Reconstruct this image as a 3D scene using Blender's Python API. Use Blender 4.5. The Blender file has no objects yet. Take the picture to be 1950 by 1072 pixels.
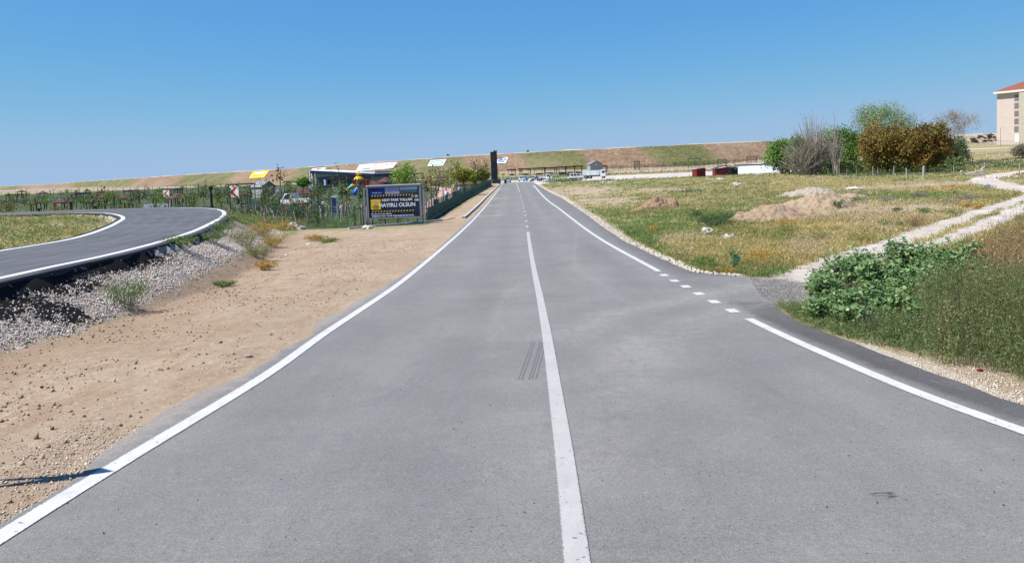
import bpy, math, random
import numpy as np
from mathutils import Vector, Matrix
rad = math.radians
scene = bpy.context.scene
C = scene.collection
# ------------------------------------------------------------------ camera
FPX, CX, CY = 1487.0, 975.0, 440.0
ROLL, PITCH, CAMZ = math.atan(0.0384), math.atan(107.5/1487.0), 2.35
F0 = np.array([0, math.cos(PITCH), -math.sin(PITCH)])
R0 = np.array([1., 0, 0]); U0 = np.array([0, math.sin(PITCH), math.cos(PITCH)])
RV = math.cos(ROLL)*R0 - math.sin(ROLL)*U0
UV = math.sin(ROLL)*R0 + math.cos(ROLL)*U0
cam = bpy.data.cameras.new('camera'); cam_o = bpy.data.objects.new('camera', cam); C.objects.link(cam_o)
cam.sensor_fit = 'HORIZONTAL'; cam.sensor_width = 23.6; cam.lens = FPX/1950*23.6
cam.shift_y = -(536-CY)/1950.0
cam.clip_start = 0.1; cam.clip_end = 9000
M = Matrix(((RV[0], UV[0], -F0[0], 0), (RV[1], UV[1], -F0[1], 0), (RV[2], UV[2], -F0[2], CAMZ), (0, 0, 0, 1)))
cam_o.matrix_world = M
scene.camera = cam_o
# ------------------------------------------------------------------ light
SUN_EL, SUN_AZ = rad(54), rad(-101)      # azimuth measured from +Y (ahead) towards +X
w = bpy.data.worlds.new("World"); scene.world = w; w.use_nodes = True
nt = w.node_tree; nt.nodes.clear()
sky = nt.nodes.new('ShaderNodeTexSky'); sky.sky_type = 'NISHITA'; sky.sun_disc = False
sky.sun_elevation = SUN_EL; sky.sun_rotation = SUN_AZ
sky.altitude = 1000; sky.air_density = 1.0; sky.dust_density = 0.0; sky.ozone_density = 5.0
bg = nt.nodes.new('ShaderNodeBackground'); bg.inputs[1].default_value = 0.092
wo = nt.nodes.new('ShaderNodeOutputWorld')
hs = nt.nodes.new('ShaderNodeHueSaturation'); hs.inputs['Saturation'].default_value = 1.0
# the camera's rendering of a deep blue clear sky: one tone curve over the whole dome
K = 0.092*2**0.72
m1 = nt.nodes.new('ShaderNodeVectorMath'); m1.operation = 'SCALE'; m1.inputs['Scale'].default_value = K
m2 = nt.nodes.new('ShaderNodeVectorMath'); m2.operation = 'SCALE'; m2.inputs['Scale'].default_value = 1/K
cv = nt.nodes.new('ShaderNodeRGBCurve')
for ci, pts in ((0, [(0, 0), (.21, .10), (.32, .14), (.49, .225), (.72, .325), (.97, .355)]), (1, [(0, 0), (.30, .25), (.44, .342), (.56, .402), (.75, .475), (.95, .515), (1.0, .52)]), (2, [(0, 0), (.5, .58), (.75, .715), (.91, .75), (1.0, .742)])):
    cc = cv.mapping.curves[ci]
    while len(cc.points) < len(pts): cc.points.new(.5, .5)
    for q, (x, y) in zip(cc.points, pts): q.location = (x, y)
cv.mapping.extend = 'HORIZONTAL'; cv.mapping.update()
nt.links.new(sky.outputs[0], m1.inputs[0]); nt.links.new(m1.outputs[0], cv.inputs['Color']); nt.links.new(cv.outputs[0], m2.inputs[0])
nt.links.new(m2.outputs[0], hs.inputs['Color']); nt.links.new(hs.outputs[0], bg.inputs[0]); nt.links.new(bg.outputs[0], wo.inputs[0])
sl = bpy.data.lights.new('sun', 'SUN'); sl.energy = 4.7; sl.angle = rad(0.53); sl.color = (1.0, 0.955, 0.89)
so = bpy.data.objects.new('sun', sl); C.objects.link(so)
sd = Vector((math.sin(SUN_AZ)*math.cos(SUN_EL), math.cos(SUN_AZ)*math.cos(SUN_EL), math.sin(SUN_EL)))
so.rotation_euler = sd.to_track_quat('Z', 'Y').to_euler()
vs = scene.view_settings; vs.view_transform = 'Standard'; vs.look = 'None'; vs.gamma = 1; vs.exposure = 0.72; vs.use_curve_mapping = False
scene.cycles.max_bounces = 6; scene.cycles.transparent_max_bounces = 12
# ------------------------------------------------------------------ rays
def ray(px, py):
    d = F0 + (px-CX)/FPX*RV - (py-CY)/FPX*UV
    return d
def at(px, py, Y):
    """point of the place seen at a photo pixel, Y metres ahead"""
    d = ray(px, py); t = Y/d[1]
    return np.array([d[0]*t, Y, CAMZ+d[2]*t])
# ------------------------------------------------------------------ terrain
TY = [-60, 0, 6.6, 8, 11, 16.5, 21, 30, 42, 60, 88, 120, 160, 204, 240, 290, 340, 420, 520, 900, 1500, 4000]
TX = [-900, -200, -60, -20, -8, 8, 20, 75, 140, 205, 700]
hc = [2.2, 2.3, 2.35, 2.45, 2.6, 2.75, 2.85, 3.0, 3.15, 3.22, 3.2, 3.0, 2.65, 2.3, 2.15, 2.0, -2.2, -2.5, -2.5, -3, -4, -4]
hl = [2.2, 2.3, 2.35, 2.45, 2.6, 2.75, 2.85, 2.95, 3.05, 3.25, 3.3, 2.9, 2.4, 2.2, 2.0, 1.6, 0.9, 0.0, -1.4, -4, -7.0, -8]
hll = [2.2, 2.3, 2.35, 2.45, 2.6, 2.7, 2.8, 2.9, 3.05, 3.2, 3.2, 2.8, 2.35, 2.15, 2.0, 1.7, 1.2, 0.6, -0.6, -4.2, -7.4, -8]
hr = [2.2, 2.3, 2.35, 2.45, 2.6, 2.75, 2.85, 3.0, 3.1, 3.1, 2.9, 2.6, 2.4, 2.35, 2.2, 2.0, -2.2, -2.5, -2.5, -3, -4, -4]
hr6 = [2.2, 2.3, 2.35, 2.4, 2.5, 2.65, 2.75, 2.85, 2.9, 2.85, 2.55, 2.0, 2.15, 2.3, 2.15, 2.0, -2.2, -2.5, -2.5, -3, -4, -4]
hr11 = [2.2, 2.3, 2.35, 2.4, 2.5, 2.6, 2.7, 2.75, 2.8, 2.75, 2.4, 1.8, 1.0, -0.2, -1.6, -3.8, -4.3, -6, -9, -13, -14, -14]
hr20 = [2.2, 2.3, 2.3, 2.3, 2.4, 2.5, 2.6, 2.7, 2.75, 2.7, 2.3, 1.9, 1.2, 0.0, -1.8, -4.3, -5.0, -8, -12, -19, -18, -18]
HT = np.array([hll, hll, hl, hl, hc, hc, hr, hr6, hr11, hr20, hr20]).T
YR = np.unique(np.round(np.concatenate([np.arange(-60, 2, 4.), np.arange(2, 30, .14), np.arange(30, 60, .5), np.arange(60, 130, 1.), np.arange(130, 350, 2.5), np.arange(350, 700, 12.), np.arange(700, 4001, 150.)]), 3))
def _smooth_table():
    lx = np.array([np.interp(YR, TY, HT[:, j]) for j in range(len(TX))]).T   # rows YR
    # smooth along Y with a window growing with distance
    out = lx.copy()
    for i, y in enumerate(YR):
        wd = max(1.5, 0.10*abs(y))
        ww = np.exp(-((YR-y)/wd)**2)*np.gradient(YR)
        out[i] = (ww[:, None]*lx).sum(0)/ww.sum()
    return out
HS = _smooth_table()
def gz(X, Y):
    """height of the natural ground (vectorised)"""
    X = np.atleast_1d(np.asarray(X, float)); Y = np.atleast_1d(np.asarray(Y, float))
    cols = np.array([np.interp(Y, YR, HS[:, j]) for j in range(len(TX))])
    k = np.clip(np.searchsorted(TX, X)-1, 0, len(TX)-2)
    tx = np.array(TX, float)
    u = np.clip((X-tx[k])/(tx[k+1]-tx[k]), 0, 1); u = np.where((k == 4), u, u*u*(3-2*u))
    i = np.arange(len(X))
    return CAMZ-(cols[k, i]*(1-u)+cols[k+1, i]*u)
def roadz(Y): return CAMZ-np.interp(Y, YR, HS[:, 4])
def hit_road(px, py, lift=0.0):
    d = ray(px, py); lo, hi = 1.0, 600.0
    for y in np.geomspace(2, 600, 900):
        if CAMZ+d[2]*y/d[1] < roadz(y)+lift: hi = y; break
        lo = y
    for _ in range(30):
        m = (lo+hi)/2
        if CAMZ+d[2]*m/d[1] < roadz(m)+lift: hi = m
        else: lo = m
    return np.array([d[0]*hi/d[1], hi, CAMZ+d[2]*hi/d[1]])
# raised side road: level deck; its two edges traced and laid on the deck plane
RAMPZ = CAMZ-1.7
def on_plane(px, py, z):
    d = ray(px, py); t = (z-CAMZ)/d[2]; return np.array([d[0]*t, d[1]*t, z])
def catmull(P, n=8, closed=False):
    P = np.asarray(P, float); out = []
    N = len(P)
    for i in range(N-1):
        p0 = P[max(i-1, 0)]; p1 = P[i]; p2 = P[i+1]; p3 = P[min(i+2, N-1)]
        for k in range(n):
            t = k/n
            out.append(0.5*((2*p1)+(-p0+p2)*t+(2*p0-5*p1+4*p2-p3)*t*t+(-p0+3*p1-3*p2+p3)*t**3))
    out.append(P[-1]); return np.array(out)
outer_px = [(0, 530), (100, 508), (200, 487), (300, 462), (370, 440), (410, 421), (424, 412), (427, 406), (421, 401), (402, 397.5), (360, 396), (300, 396.2)]
inner_px = [(0, 478), (117, 459), (170, 446), (210, 431), (227, 422), (234.5, 416.5), (231, 412), (219, 408.5), (205, 406.8), (191, 406)]
outer = np.array([on_plane(x, y, RAMPZ)[:2] for x, y in outer_px])
inner = np.array([on_plane(x, y, RAMPZ)[:2] for x, y in inner_px])
outer = np.vstack([[outer[0]+(outer[0]-outer[1])*5, outer[0]+(outer[0]-outer[1])*1.5], outer, [[-42, 70.2], [-60, 71.5], [-110, 74]]])
inner = np.vstack([[inner[0]+(inner[0]-inner[1])*4, inner[0]+(inner[0]-inner[1])*1.5], inner, [[-36, 62.2], [-46, 63.8], [-62, 65.2], [-110, 67.5]]])
def resample(P, n):
    P = np.asarray(P); s = np.r_[0, np.cumsum(np.linalg.norm(np.diff(P, axis=0), axis=1))]
    t = np.linspace(0, s[-1], n); return np.array([np.interp(t, s, P[:, k]) for k in range(P.shape[1])]).T
outer_c = catmull(outer, 10); inner_c = catmull(inner, 10)
def offset(P, d):
    T = np.gradient(P, axis=0); T /= np.linalg.norm(T, axis=1)[:, None]+1e-9
    return P + np.stack([T[:, 1], -T[:, 0]], 1)*d      # to the right of travel
ramp_out = resample(offset(outer_c, 0.45), 160)
ramp_in = resample(offset(inner_c, -0.35), 160)
ramp_poly = np.vstack([ramp_out, ramp_in[::-1]])
def seg_dist(X, Y, P, closed=False):
    P = np.asarray(P); Q = np.roll(P, -1, 0) if closed else P[1:]
    A = P if closed else P[:-1]
    best = np.full(X.shape, 1e9)
    for a, b in zip(A, Q):
        d = b[:2]-a[:2]; L = (d*d).sum()+1e-12
        t = np.clip(((X-a[0])*d[0]+(Y-a[1])*d[1])/L, 0, 1)
        best = np.minimum(best, (X-a[0]-t*d[0])**2+(Y-a[1]-t*d[1])**2)
    return np.sqrt(best)
def inside(X, Y, P):
    c = np.zeros(X.shape, bool); n = len(P); j = n-1
    for i in range(n):
        xi, yi, xj, yj = P[i][0], P[i][1], P[j][0], P[j][1]
        if yi != yj:
            m = ((yi > Y) != (yj > Y)) & (X < (xj-xi)*(Y-yi)/(yj-yi)+xi)
            c ^= m
        j = i
    return c
def sdf(X, Y, P):
    """positive inside"""
    out = np.full(X.shape, -50.0)
    P = np.asarray(P); pad = 12
    m = (X > P[:, 0].min()-pad) & (X < P[:, 0].max()+pad) & (Y > P[:, 1].min()-pad) & (Y < P[:, 1].max()+pad)
    if m.any():
        d = seg_dist(X[m], Y[m], P, True); out[m] = np.where(inside(X[m], Y[m], P), d, -d)
    return out
_rng = np.random.default_rng(5)
_gt = _rng.random((256, 256))
def vnoise(X, Y):
    xi = np.floor(X).astype(int); yi = np.floor(Y).astype(int); fx = X-xi; fy = Y-yi
    fx = fx*fx*(3-2*fx); fy = fy*fy*(3-2*fy)
    g = lambda a, b: _gt[a % 256, b % 256]
    return ((g(xi, yi)*(1-fx)+g(xi+1, yi)*fx)*(1-fy)+(g(xi, yi+1)*(1-fx)+g(xi+1, yi+1)*fx)*fy)*2-1
def fbm(X, Y, s=1.0, o=4):
    r = 0; a = 1
    for k in range(o): r = r+a*vnoise(X/s+17*k, Y/s+31*k); a *= .5; s *= .5
    return r/1.6
# road edges (traced)
leftline_px = [(-200, 1150), (0, 1022.7), (215, 891), (347, 811), (524, 703.5), (609, 639.7), (683.6, 592), (758, 542.7), (871.6, 447), (898.5, 422), (928, 389), (959, 348)]
rightline_px = [(1016, 353), (1040, 380), (1067, 399), (1148.5, 459), (1257, 518), (1424, 607), (1588, 681), (1754, 752), (1931, 815.6), (2250, 930)]
leftedge_px = [(-200, 1120), (0, 995), (21, 981), (69, 957), (139, 912), (187, 863), (236, 832), (284, 804), (312, 783), (399, 738), (451, 721), (519, 681), (545, 661), (596, 638), (594, 622), (622, 601), (650, 594), (677, 575), (758, 529), (818, 489), (856.7, 452), (889.6, 422), (925, 388), (957, 348)]
rightedge_px = [(1025, 353), (1044, 365), (1070, 377), (1113, 406), (1192, 461), (1252, 489), (1290, 506), (1323, 519), (1394, 525), (1430, 530), (1445, 560), (1474, 583.5), (1527, 615), (1627, 652), (1719, 688), (1825, 727), (1896, 755), (1946, 769), (2250, 880)]
def road_pts(px): return np.array([hit_road(x, y)[:2] for x, y in px])
LL, RL, LE, RE = map(road_pts, (leftline_px, rightline_px, leftedge_px, rightedge_px))
def xfun(P, ext_near=None, far=None):
    P = P[np.argsort(P[:, 1])]
    return lambda Y: np.interp(Y, P[:, 1], P[:, 0])
def xsmooth(P, sg=.11):
    f = xfun(P); g = np.geomspace(2, 260, 500); v = f(g); L = np.log(g)
    s = np.array([(np.exp(-((L-l)/sg)**2)*v).sum()/np.exp(-((L-l)/sg)**2).sum() for l in L])
    return lambda Y: np.interp(Y, g, s)
xLL, xRL, xLE, xRE = xsmooth(LL), xsmooth(RL), xfun(LE), xfun(RE)
if __name__ == '__main__' and False: pass
# ------------------------------------------------------------------ material helper
class NT:
    def __init__(s, name):
        s.m = bpy.data.materials.new(name); s.m.use_nodes = True; s.t = s.m.node_tree; s.t.nodes.clear()
        s.out = s.n('ShaderNodeOutputMaterial'); s.b = s.n('ShaderNodeBsdfPrincipled'); s.l(s.b.outputs[0], s.out.inputs[0])
        s.b.inputs['Roughness'].default_value = 0.9; s.b.inputs['Specular IOR Level'].default_value = 0.25
        s.co = None
    def n(s, k, **kw):
        x = s.t.nodes.new(k)
        for a, v in kw.items(): setattr(x, a, v)
        return x
    def l(s, a, b): s.t.links.new(a, b)
    def pos(s):
        if not s.co: s.co = s.n('ShaderNodeNewGeometry').outputs['Position']
        return s.co
    def attr(s, name, out='Fac'): return s.n('ShaderNodeAttribute', attribute_name=name).outputs[out]
    def noise(s, scale, detail=3, rough=.55, stretch=None, dist=0.0):
        x = s.n('ShaderNodeTexNoise'); x.inputs['Scale'].default_value = scale; x.inputs['Detail'].default_value = detail
        x.inputs['Roughness'].default_value = rough; x.inputs['Distortion'].default_value = dist
        v = s.pos()
        if stretch:
            mp = s.n('ShaderNodeMapping'); mp.inputs['Scale'].default_value = stretch; s.l(v, mp.inputs[0]); v = mp.outputs[0]
        s.l(v, x.inputs['Vector']); return x.outputs['Fac']
    def math(s, op, a, b=None, c=None):
        x = s.n('ShaderNodeMath', operation=op)
        for i, v in enumerate((a, b, c)):
            if v is None: continue
            if isinstance(v, (int, float)): x.inputs[i].default_value = v
            else: s.l(v, x.inputs[i])
        return x.outputs[0]
    def ramp(s, v, stops):
        x = s.n('ShaderNodeValToRGB'); e = x.color_ramp.elements
        while len(e) < len(stops): e.new(0.5)
        for k, (p, c) in enumerate(stops):
            e[k].position = p; e[k].color = (c, c, c, 1) if isinstance(c, (int, float)) else (*c, 1)
        s.l(v, x.inputs[0]); return x.outputs[0]
    def smooth(s, v, lo, hi):
        x = s.n('ShaderNodeMapRange', interpolation_type='SMOOTHSTEP'); s.l(v, x.inputs[0])
        x.inputs[1].default_value = lo; x.inputs[2].default_value = hi; return x.outputs[0]
    def mix(s, f, a, b, mode='MIX'):
        x = s.n('ShaderNodeMix', data_type='RGBA', blend_type=mode)
        for i, v in ((0, f), (6, a), (7, b)):
            if isinstance(v, (int, float)): x.inputs[i].default_value = v
            elif isinstance(v, tuple): x.inputs[i].default_value = (*v, 1)
            else: s.l(v, x.inputs[i])
        return x.outputs[2]
    def bump(s, h, strength=.5, dist=.02):
        x = s.n('ShaderNodeBump'); x.inputs['Strength'].default_value = strength; x.inputs['Distance'].default_value = dist
        s.l(h, x.inputs['Height']); s.l(x.outputs[0], s.b.inputs['Normal'])
    def col(s, c):
        if isinstance(c, tuple): s.b.inputs['Base Color'].default_value = (*c, 1)
        else: s.l(c, s.b.inputs['Base Color'])
def simple(name, c, rough=.8, var=.12, scale=3., spec=.25, metal=0, bump=0):
    m = NT(name); n = m.noise(scale, 4)
    lo = tuple(x*(1-var) for x in c); hi = tuple(min(1, x*(1+var)) for x in c)
    m.col(m.ramp(n, [(.3, lo), (.7, hi)])); m.b.inputs['Roughness'].default_value = rough
    m.b.inputs['Specular IOR Level'].default_value = spec; m.b.inputs['Metallic'].default_value = metal
    if bump: m.bump(m.noise(scale*8, 2), bump, .01)
    return m.m
def leafmat(name, trans=.25):
    """colour comes from the plant itself (each leaf its own), thin leaves let some light through"""
    m = NT(name); c = m.attr('Col', 'Color'); n = m.noise(9, 2)
    m.col(m.mix(1.0, c, m.ramp(n, [(.25, .78), (.75, 1.15)]), 'MULTIPLY')); m.b.inputs['Roughness'].default_value = .6
    t = m.n('ShaderNodeBsdfTranslucent'); m.l(c, t.inputs[0]); mx = m.n('ShaderNodeMixShader'); mx.inputs[0].default_value = trans
    m.l(m.b.outputs[0], mx.inputs[1]); m.l(t.outputs[0], mx.inputs[2]); m.l(mx.outputs[0], m.out.inputs[0]); return m.m
# ------------------------------------------------------------------ mesh helpers
def tag(o, label=None, cat=None, group=None, kind=None):
    if label: o['label'] = label
    if cat: o['category'] = cat
    if group: o['group'] = group
    if kind: o['kind'] = kind
    return o
def link(name, me, parent=None, mat=None):
    o = bpy.data.objects.new(name, me); C.objects.link(o)
    if parent: o.parent = parent
    if mat: 
        me.materials.clear(); me.materials.append(mat)
    return o
def np_mesh(name, V, F, col=None, smooth=False):
    """F: (n,k) array of equal faces; col per vertex (n,3)"""
    V = np.asarray(V, np.float32); F = np.asarray(F, np.int32)
    me = bpy.data.meshes.new(name); me.vertices.add(len(V)); me.vertices.foreach_set('co', V.ravel())
    k = F.shape[1]; me.loops.add(F.size); me.loops.foreach_set('vertex_index', F.ravel())
    me.polygons.add(len(F)); me.polygons.foreach_set('loop_start', np.arange(0, F.size, k, dtype=np.int32))
    if smooth: me.polygons.foreach_set('use_smooth', np.ones(len(F), bool))
    if col is not None:
        a = me.color_attributes.new('Col', 'FLOAT_COLOR', 'POINT')
        c4 = np.ones((len(V), 4), np.float32); c4[:, :3] = col; a.data.foreach_set('color', c4.ravel())
    me.update(calc_edges=True); return me
def fattr(me, name, vals):
    a = me.attributes.new(name, 'FLOAT', 'POINT'); a.data.foreach_set('value', np.asarray(vals, np.float32).ravel())
class MB:
    """collects boxes, tubes and prisms into one mesh"""
    def __init__(s): s.V = []; s.F = []
    def add(s, V, F):
        b = len(s.V); s.V += [tuple(v) for v in V]; s.F += [tuple(b+i for i in f) for f in F]
    def box(s, c, d, rz=0, M=None):
        x, y, z = (k/2 for k in d); P = [(-x, -y, -z), (x, -y, -z), (x, y, -z), (-x, y, -z), (-x, -y, z), (x, -y, z), (x, y, z), (-x, y, z)]
        if M is None:
            cs, sn = math.cos(rz), math.sin(rz); P = [(c[0]+p[0]*cs-p[1]*sn, c[1]+p[0]*sn+p[1]*cs, c[2]+p[2]) for p in P]
        else: P = [tuple(Vector(c)+M @ Vector(p)) for p in P]
        s.add(P, [(0, 3, 2, 1), (4, 5, 6, 7), (0, 1, 5, 4), (1, 2, 6, 5), (2, 3, 7, 6), (3, 0, 4, 7)]); return s
    def tube(s, pts, r, n=6, cap=True):
        pts = [Vector(p) for p in pts]; rs = r if isinstance(r, (list, tuple)) else [r]*len(pts); V = []; F = []
        for i, p in enumerate(pts):
            t = (pts[min(i+1, len(pts)-1)]-pts[max(i-1, 0)])
            t = t.normalized() if t.length > 1e-9 else Vector((0, 0, 1))
            a = t.cross(Vector((0, 0, 1)) if abs(t.z) < .9 else Vector((1, 0, 0))).normalized(); b = t.cross(a)
            for k in range(n):
                q = 2*math.pi*k/n; V.append(p+rs[i]*(math.cos(q)*a+math.sin(q)*b))
        for i in range(len(pts)-1):
            for k in range(n): F.append((i*n+k, i*n+(k+1) % n, (i+1)*n+(k+1) % n, (i+1)*n+k))
        if cap: F.append(tuple(range(n))[::-1]); F.append(tuple((len(pts)-1)*n+k for k in range(n)))
        s.add(V, F); return s
    def prism(s, P, y0, y1, fn=None):
        """polygon P in (x,z), pushed from y0 to y1"""
        n = len(P); V = [(p[0], y0, p[1]) for p in P]+[(p[0], y1, p[1]) for p in P]
        s.add(V, [tuple(range(n)), tuple(range(2*n-1, n-1, -1))]+[(i, i+n, (i+1) % n+n, (i+1) % n) for i in range(n)]); return s
    def lathe(s, prof, n=16, c=(0, 0, 0)):
        V = []; F = []
        for r, z in prof:
            for k in range(n):
                q = 2*math.pi*k/n; V.append((c[0]+r*math.cos(q), c[1]+r*math.sin(q), c[2]+z))
        for i in range(len(prof)-1):
            for k in range(n): F.append((i*n+k, i*n+(k+1) % n, (i+1)*n+(k+1) % n, (i+1)*n+k))
        F.append(tuple(range(n))[::-1]); F.append(tuple((len(prof)-1)*n+k for k in range(n))); s.add(V, F); return s
    def build(s, name, mat, parent=None, bevel=0, smooth=False):
        me = bpy.data.meshes.new(name); me.from_pydata(s.V, [], s.F); me.validate(); me.update()
        if smooth: me.polygons.foreach_set('use_smooth', [True]*len(me.polygons))
        o = link(name, me, parent, mat)
        if bevel:
            b = o.modifiers.new('bevel', 'BEVEL'); b.width = bevel; b.segments = 2; b.limit_method = 'ANGLE'
        return o
def empty(name, loc, rz=0, label=None, cat=None, group=None):
    o = bpy.data.objects.new(name, None); C.objects.link(o); o.location = tuple(float(v) for v in loc); o.rotation_euler = (0, 0, rz)
    o.empty_display_size = .2
    return tag(o, label, cat, group)
def copy_tree(o, parent=None):
    c = o.copy(); C.objects.link(c); c.parent = parent
    for ch in KIDS(o): copy_tree(ch, c)
    return c
def KIDS(o): return [x for x in o.children]
# ------------------------------------------------------------------ ground
ISLAND = np.vstack([ramp_in, [[-110, 0], [ramp_in[0][0], 0]]])
def ground_z(X, Y):
    X = np.atleast_1d(np.asarray(X, float)); Y = np.atleast_1d(np.asarray(Y, float))
    base = gz(X, Y)
    near = np.clip((xLE(Y)-X-0.1)/1.2, 0, 1)+np.clip((X-xRE(Y)-.05)/1.0, 0, 1)
    near = np.where(Y > 205, 1, near)
    n = fbm(X, Y, 2.2, 5)
    fade = np.clip(np.where(Y < 8, 1, 1), 0, 1)
    side = np.where(X < 0, .05, .11)
    base = base + near*n*side*fade + near*np.where(X < 0, np.abs(fbm(X, Y, .5, 3))*.045, fbm(X, Y, .5, 2)*.03)*np.clip(1.2-Y/70, 0, 1)
    # ditch towards the foot of the gravel slope
    m = (X < -4) & (Y < 90) & (Y > -50)
    if m.any():
        d = sdf(X[m], Y[m], ramp_poly)
        top = RAMPZ-0.055
        slope = np.where(d > -0.05, 0, (-d-0.05))
        rz = top-0.16*np.clip(slope/.06, 0, 1)-slope*0.52+0.05*fbm(X[m], Y[m], .8, 3)*np.clip(slope*3, 0, 1)
        base[m] = np.maximum(base[m], rz)
    mi = (X < -14) & (X > -130) & (Y < 68) & (Y > -50)
    if mi.any():
        di = sdf(X[mi], Y[mi], ISLAND); t = RAMPZ-.42+.22*fbm(X[mi], Y[mi], 5, 3)+.03*np.clip(di, 0, 8)
        base[mi] = np.where(di > 0, np.maximum(base[mi], t), base[mi])
    return base-0.012
def hit(px, py, lift=0.0, ymax=900):
    d = ray(px, py); ys = np.geomspace(3, ymax, 1500)
    g = ground_z(d[0]/d[1]*ys, ys)+lift; r = CAMZ+d[2]*ys/d[1]
    k = np.argmax(r < g)
    if not (r < g).any(): k = len(ys)-1
    y = ys[k]
    if k > 0:
        a = r[k-1]-g[k-1]; b = r[k]-g[k]; y = ys[k-1]+(ys[k]-ys[k-1])*a/(a-b+1e-12) if a > 0 else ys[k]
    return np.array([d[0]/d[1]*y, y, float(ground_z(d[0]/d[1]*y, y)[0])])
def hits(px): return np.array([hit(x, y)[:2] for x, y in px])
xs = np.unique(np.round(np.concatenate([[-3000, -2000, -1200], np.arange(-900, -200, 25), np.arange(-200, -60, 5), np.arange(-60, -30, 1.), np.arange(-30, -14, .35), np.arange(-14, 14, .14), np.arange(14, 30, .4), np.arange(30, 60, 1.), np.arange(60, 130, 3.), np.arange(130, 400, 12.), np.arange(400, 1000, 60.), [1400, 2200, 3000]]), 3))
GX, GY = np.meshgrid(xs, YR); shp = GX.shape; gx = GX.ravel(); gy = GY.ravel()
gzv = ground_z(gx, gy)
ny, nx = shp; ii = np.arange(ny*nx).reshape(ny, nx)
F = np.stack([ii[:-1, :-1], ii[:-1, 1:], ii[1:, 1:], ii[1:, :-1]], -1).reshape(-1, 4)
gme = np_mesh('ground', np.stack([gx, gy, gzv], 1), F, smooth=True)
epx0 = [(-900, 374, 2400), (-300, 371, 2000), (0, 363, 1480), (150, 358.5, 900), (330, 354, 530), (480, 350, 440), (600, 345, 385), (860, 330, 350), (985, 323, 338), (1260, 311.5, 324), (1480, 301.5, 326)]
Fo0 = np.array([at(x, y, Y)[:2] for x, y, Y in epx0])
# painted-on zones, each a signed distance in metres (positive inside)
sand_w = hits([(-500, 900), (-300, 745), (0, 664), (150, 632), (230, 592), (330, 547), (430, 500), (500, 478), (530, 455), (590, 440), (690, 441), (812, 430)])
sand_w = np.vstack([[[-14, -8]], [[-12, 4]], sand_w, [[-5.6, 55], [-4.9, 110], [-4.0, 204], [-3.2, 225], [0, 225], [0, -8]]])
def pd(P): return sdf(gx, gy, P)
ruts = []
r1 = hits([(1690, 466), (1749, 447), (1808, 426), (1867, 402.6), (1950, 376.6), (1975, 368)])
r2 = hits([(1700, 487), (1749, 473), (1797, 462), (1844, 444), (1891, 422), (1950, 396), (1985, 384)])
apx = hits([(1420, 545), (1500, 532), (1560, 512), (1625, 488)])
r0 = np.vstack([apx, r1]); r2 = np.vstack([hits([(1470, 560), (1560, 528), (1640, 503)]), r2])
top1 = hits([(1990, 365), (1950, 361), (1905, 352), (1872, 344), (1880, 338), (1915, 331), (1960, 325), (2050, 318)])
top2 = hits([(1872, 345), (1820, 348), (1782, 345), (1700, 349)])
tracks = np.maximum.reduce([.62-seg_dist(gx, gy, r0), .62-seg_dist(gx, gy, r2), 1.5-seg_dist(gx, gy, top1), .35-seg_dist(gx, gy, top2)])
apron = pd(hits([(1323, 521), (1394, 526), (1445, 529), (1500, 532), (1545, 545), (1560, 565), (1535, 592), (1500, 603), (1474, 585), (1400, 570), (1340, 545)]))
gravel = np.full(gx.shape, -50.)
BIT = [(-9.5, 11.5, .45, 3.0), (-9.65, 14.3, .62, 1.8), (-9.85, 17, .55, 1.8), (-10.1, 20.5, .4, 3.2), (-9.0, 15.3, .55, .8), (-11.2, 26, .3, 3.0), (-16.0, 45, .5, 4)]
m = (gx < -3) & (gy < 95); gravel[m] = 3.0+sdf(gx[m], gy[m], ramp_poly)
il = sdf(gx, gy, ISLAND); gravel = np.where(il > .15, np.where(gx < -26, -.1, -3), gravel)
toe = hits([(-600, 880), (-300, 745), (0, 664), (150, 632), (230, 592), (330, 547), (430, 498), (520, 462), (560, 436)])
toe = np.vstack([[-9, -8], toe, [[-13, 60], [-40, 75], [-120, 80], [-120, -8]]]); gravel = np.minimum(gravel, pd(toe))
lot = np.maximum(pd([[-3.2, 222], [5.4, 176], [8.5, 182], [14, 200], [30, 208], [60, 196], [74, 205], [78, 240], [90, 282], [60, 282], [-3, 272]]), -50)
lot = np.maximum(lot, np.where((gx > 90) & (gy > 120), np.maximum(3.5-seg_dist(gx, gy, [[120, 262], [150, 262], [175, 258], [260, 235]]), .8-seg_dist(gx, gy, [[88, 168], [105, 172], [120, 174], [145, 172]])), -50))
lot = np.maximum(lot, pd([[0, 294], [150, 294], [150, 306], [0, 306]]))
lawn = pd([[-5.8, 53.5], [-20, 52], [-30, 74], [-130, 80], [-400, 160], [-400, 420], [-120, 420], [-14, 330], [-6, 270]])
path = 1.4-seg_dist(gx, gy, [[-9.4, 66], [-9, 80], [-10, 120], [-14, 170], [-24, 210]])
verge = np.where((gx > 2) & (gy < 180) & ((gy < 11.2) | (gy > 16.4)), np.minimum(gx-xRE(gy)+.3, .22+.012*np.clip(gy-20, 0, 30)+xRE(gy)-gx), -5)
bare = np.exp(-((gx-122)/14)**2-((gy-205)/9)**2)+.8*np.exp(-((gx-150)/16)**2-((gy-240)/6)**2)
for px, py, rx, ry in ((1100, 365, 6, 28), (1150, 385, 3.5, 11), (1260, 362, 5, 7), (1540, 395, 5, 6), (1780, 352, 12, 5), (1600, 420, 4, 3), (1690, 400, 8, 4), (1840, 700, .9, 2.5), (1760, 668, .5, 1)):
    c = hit(px, py); bare = np.maximum(bare, np.exp(-((gx-c[0])/rx)**2-((gy-c[1])/ry)**2))
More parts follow.
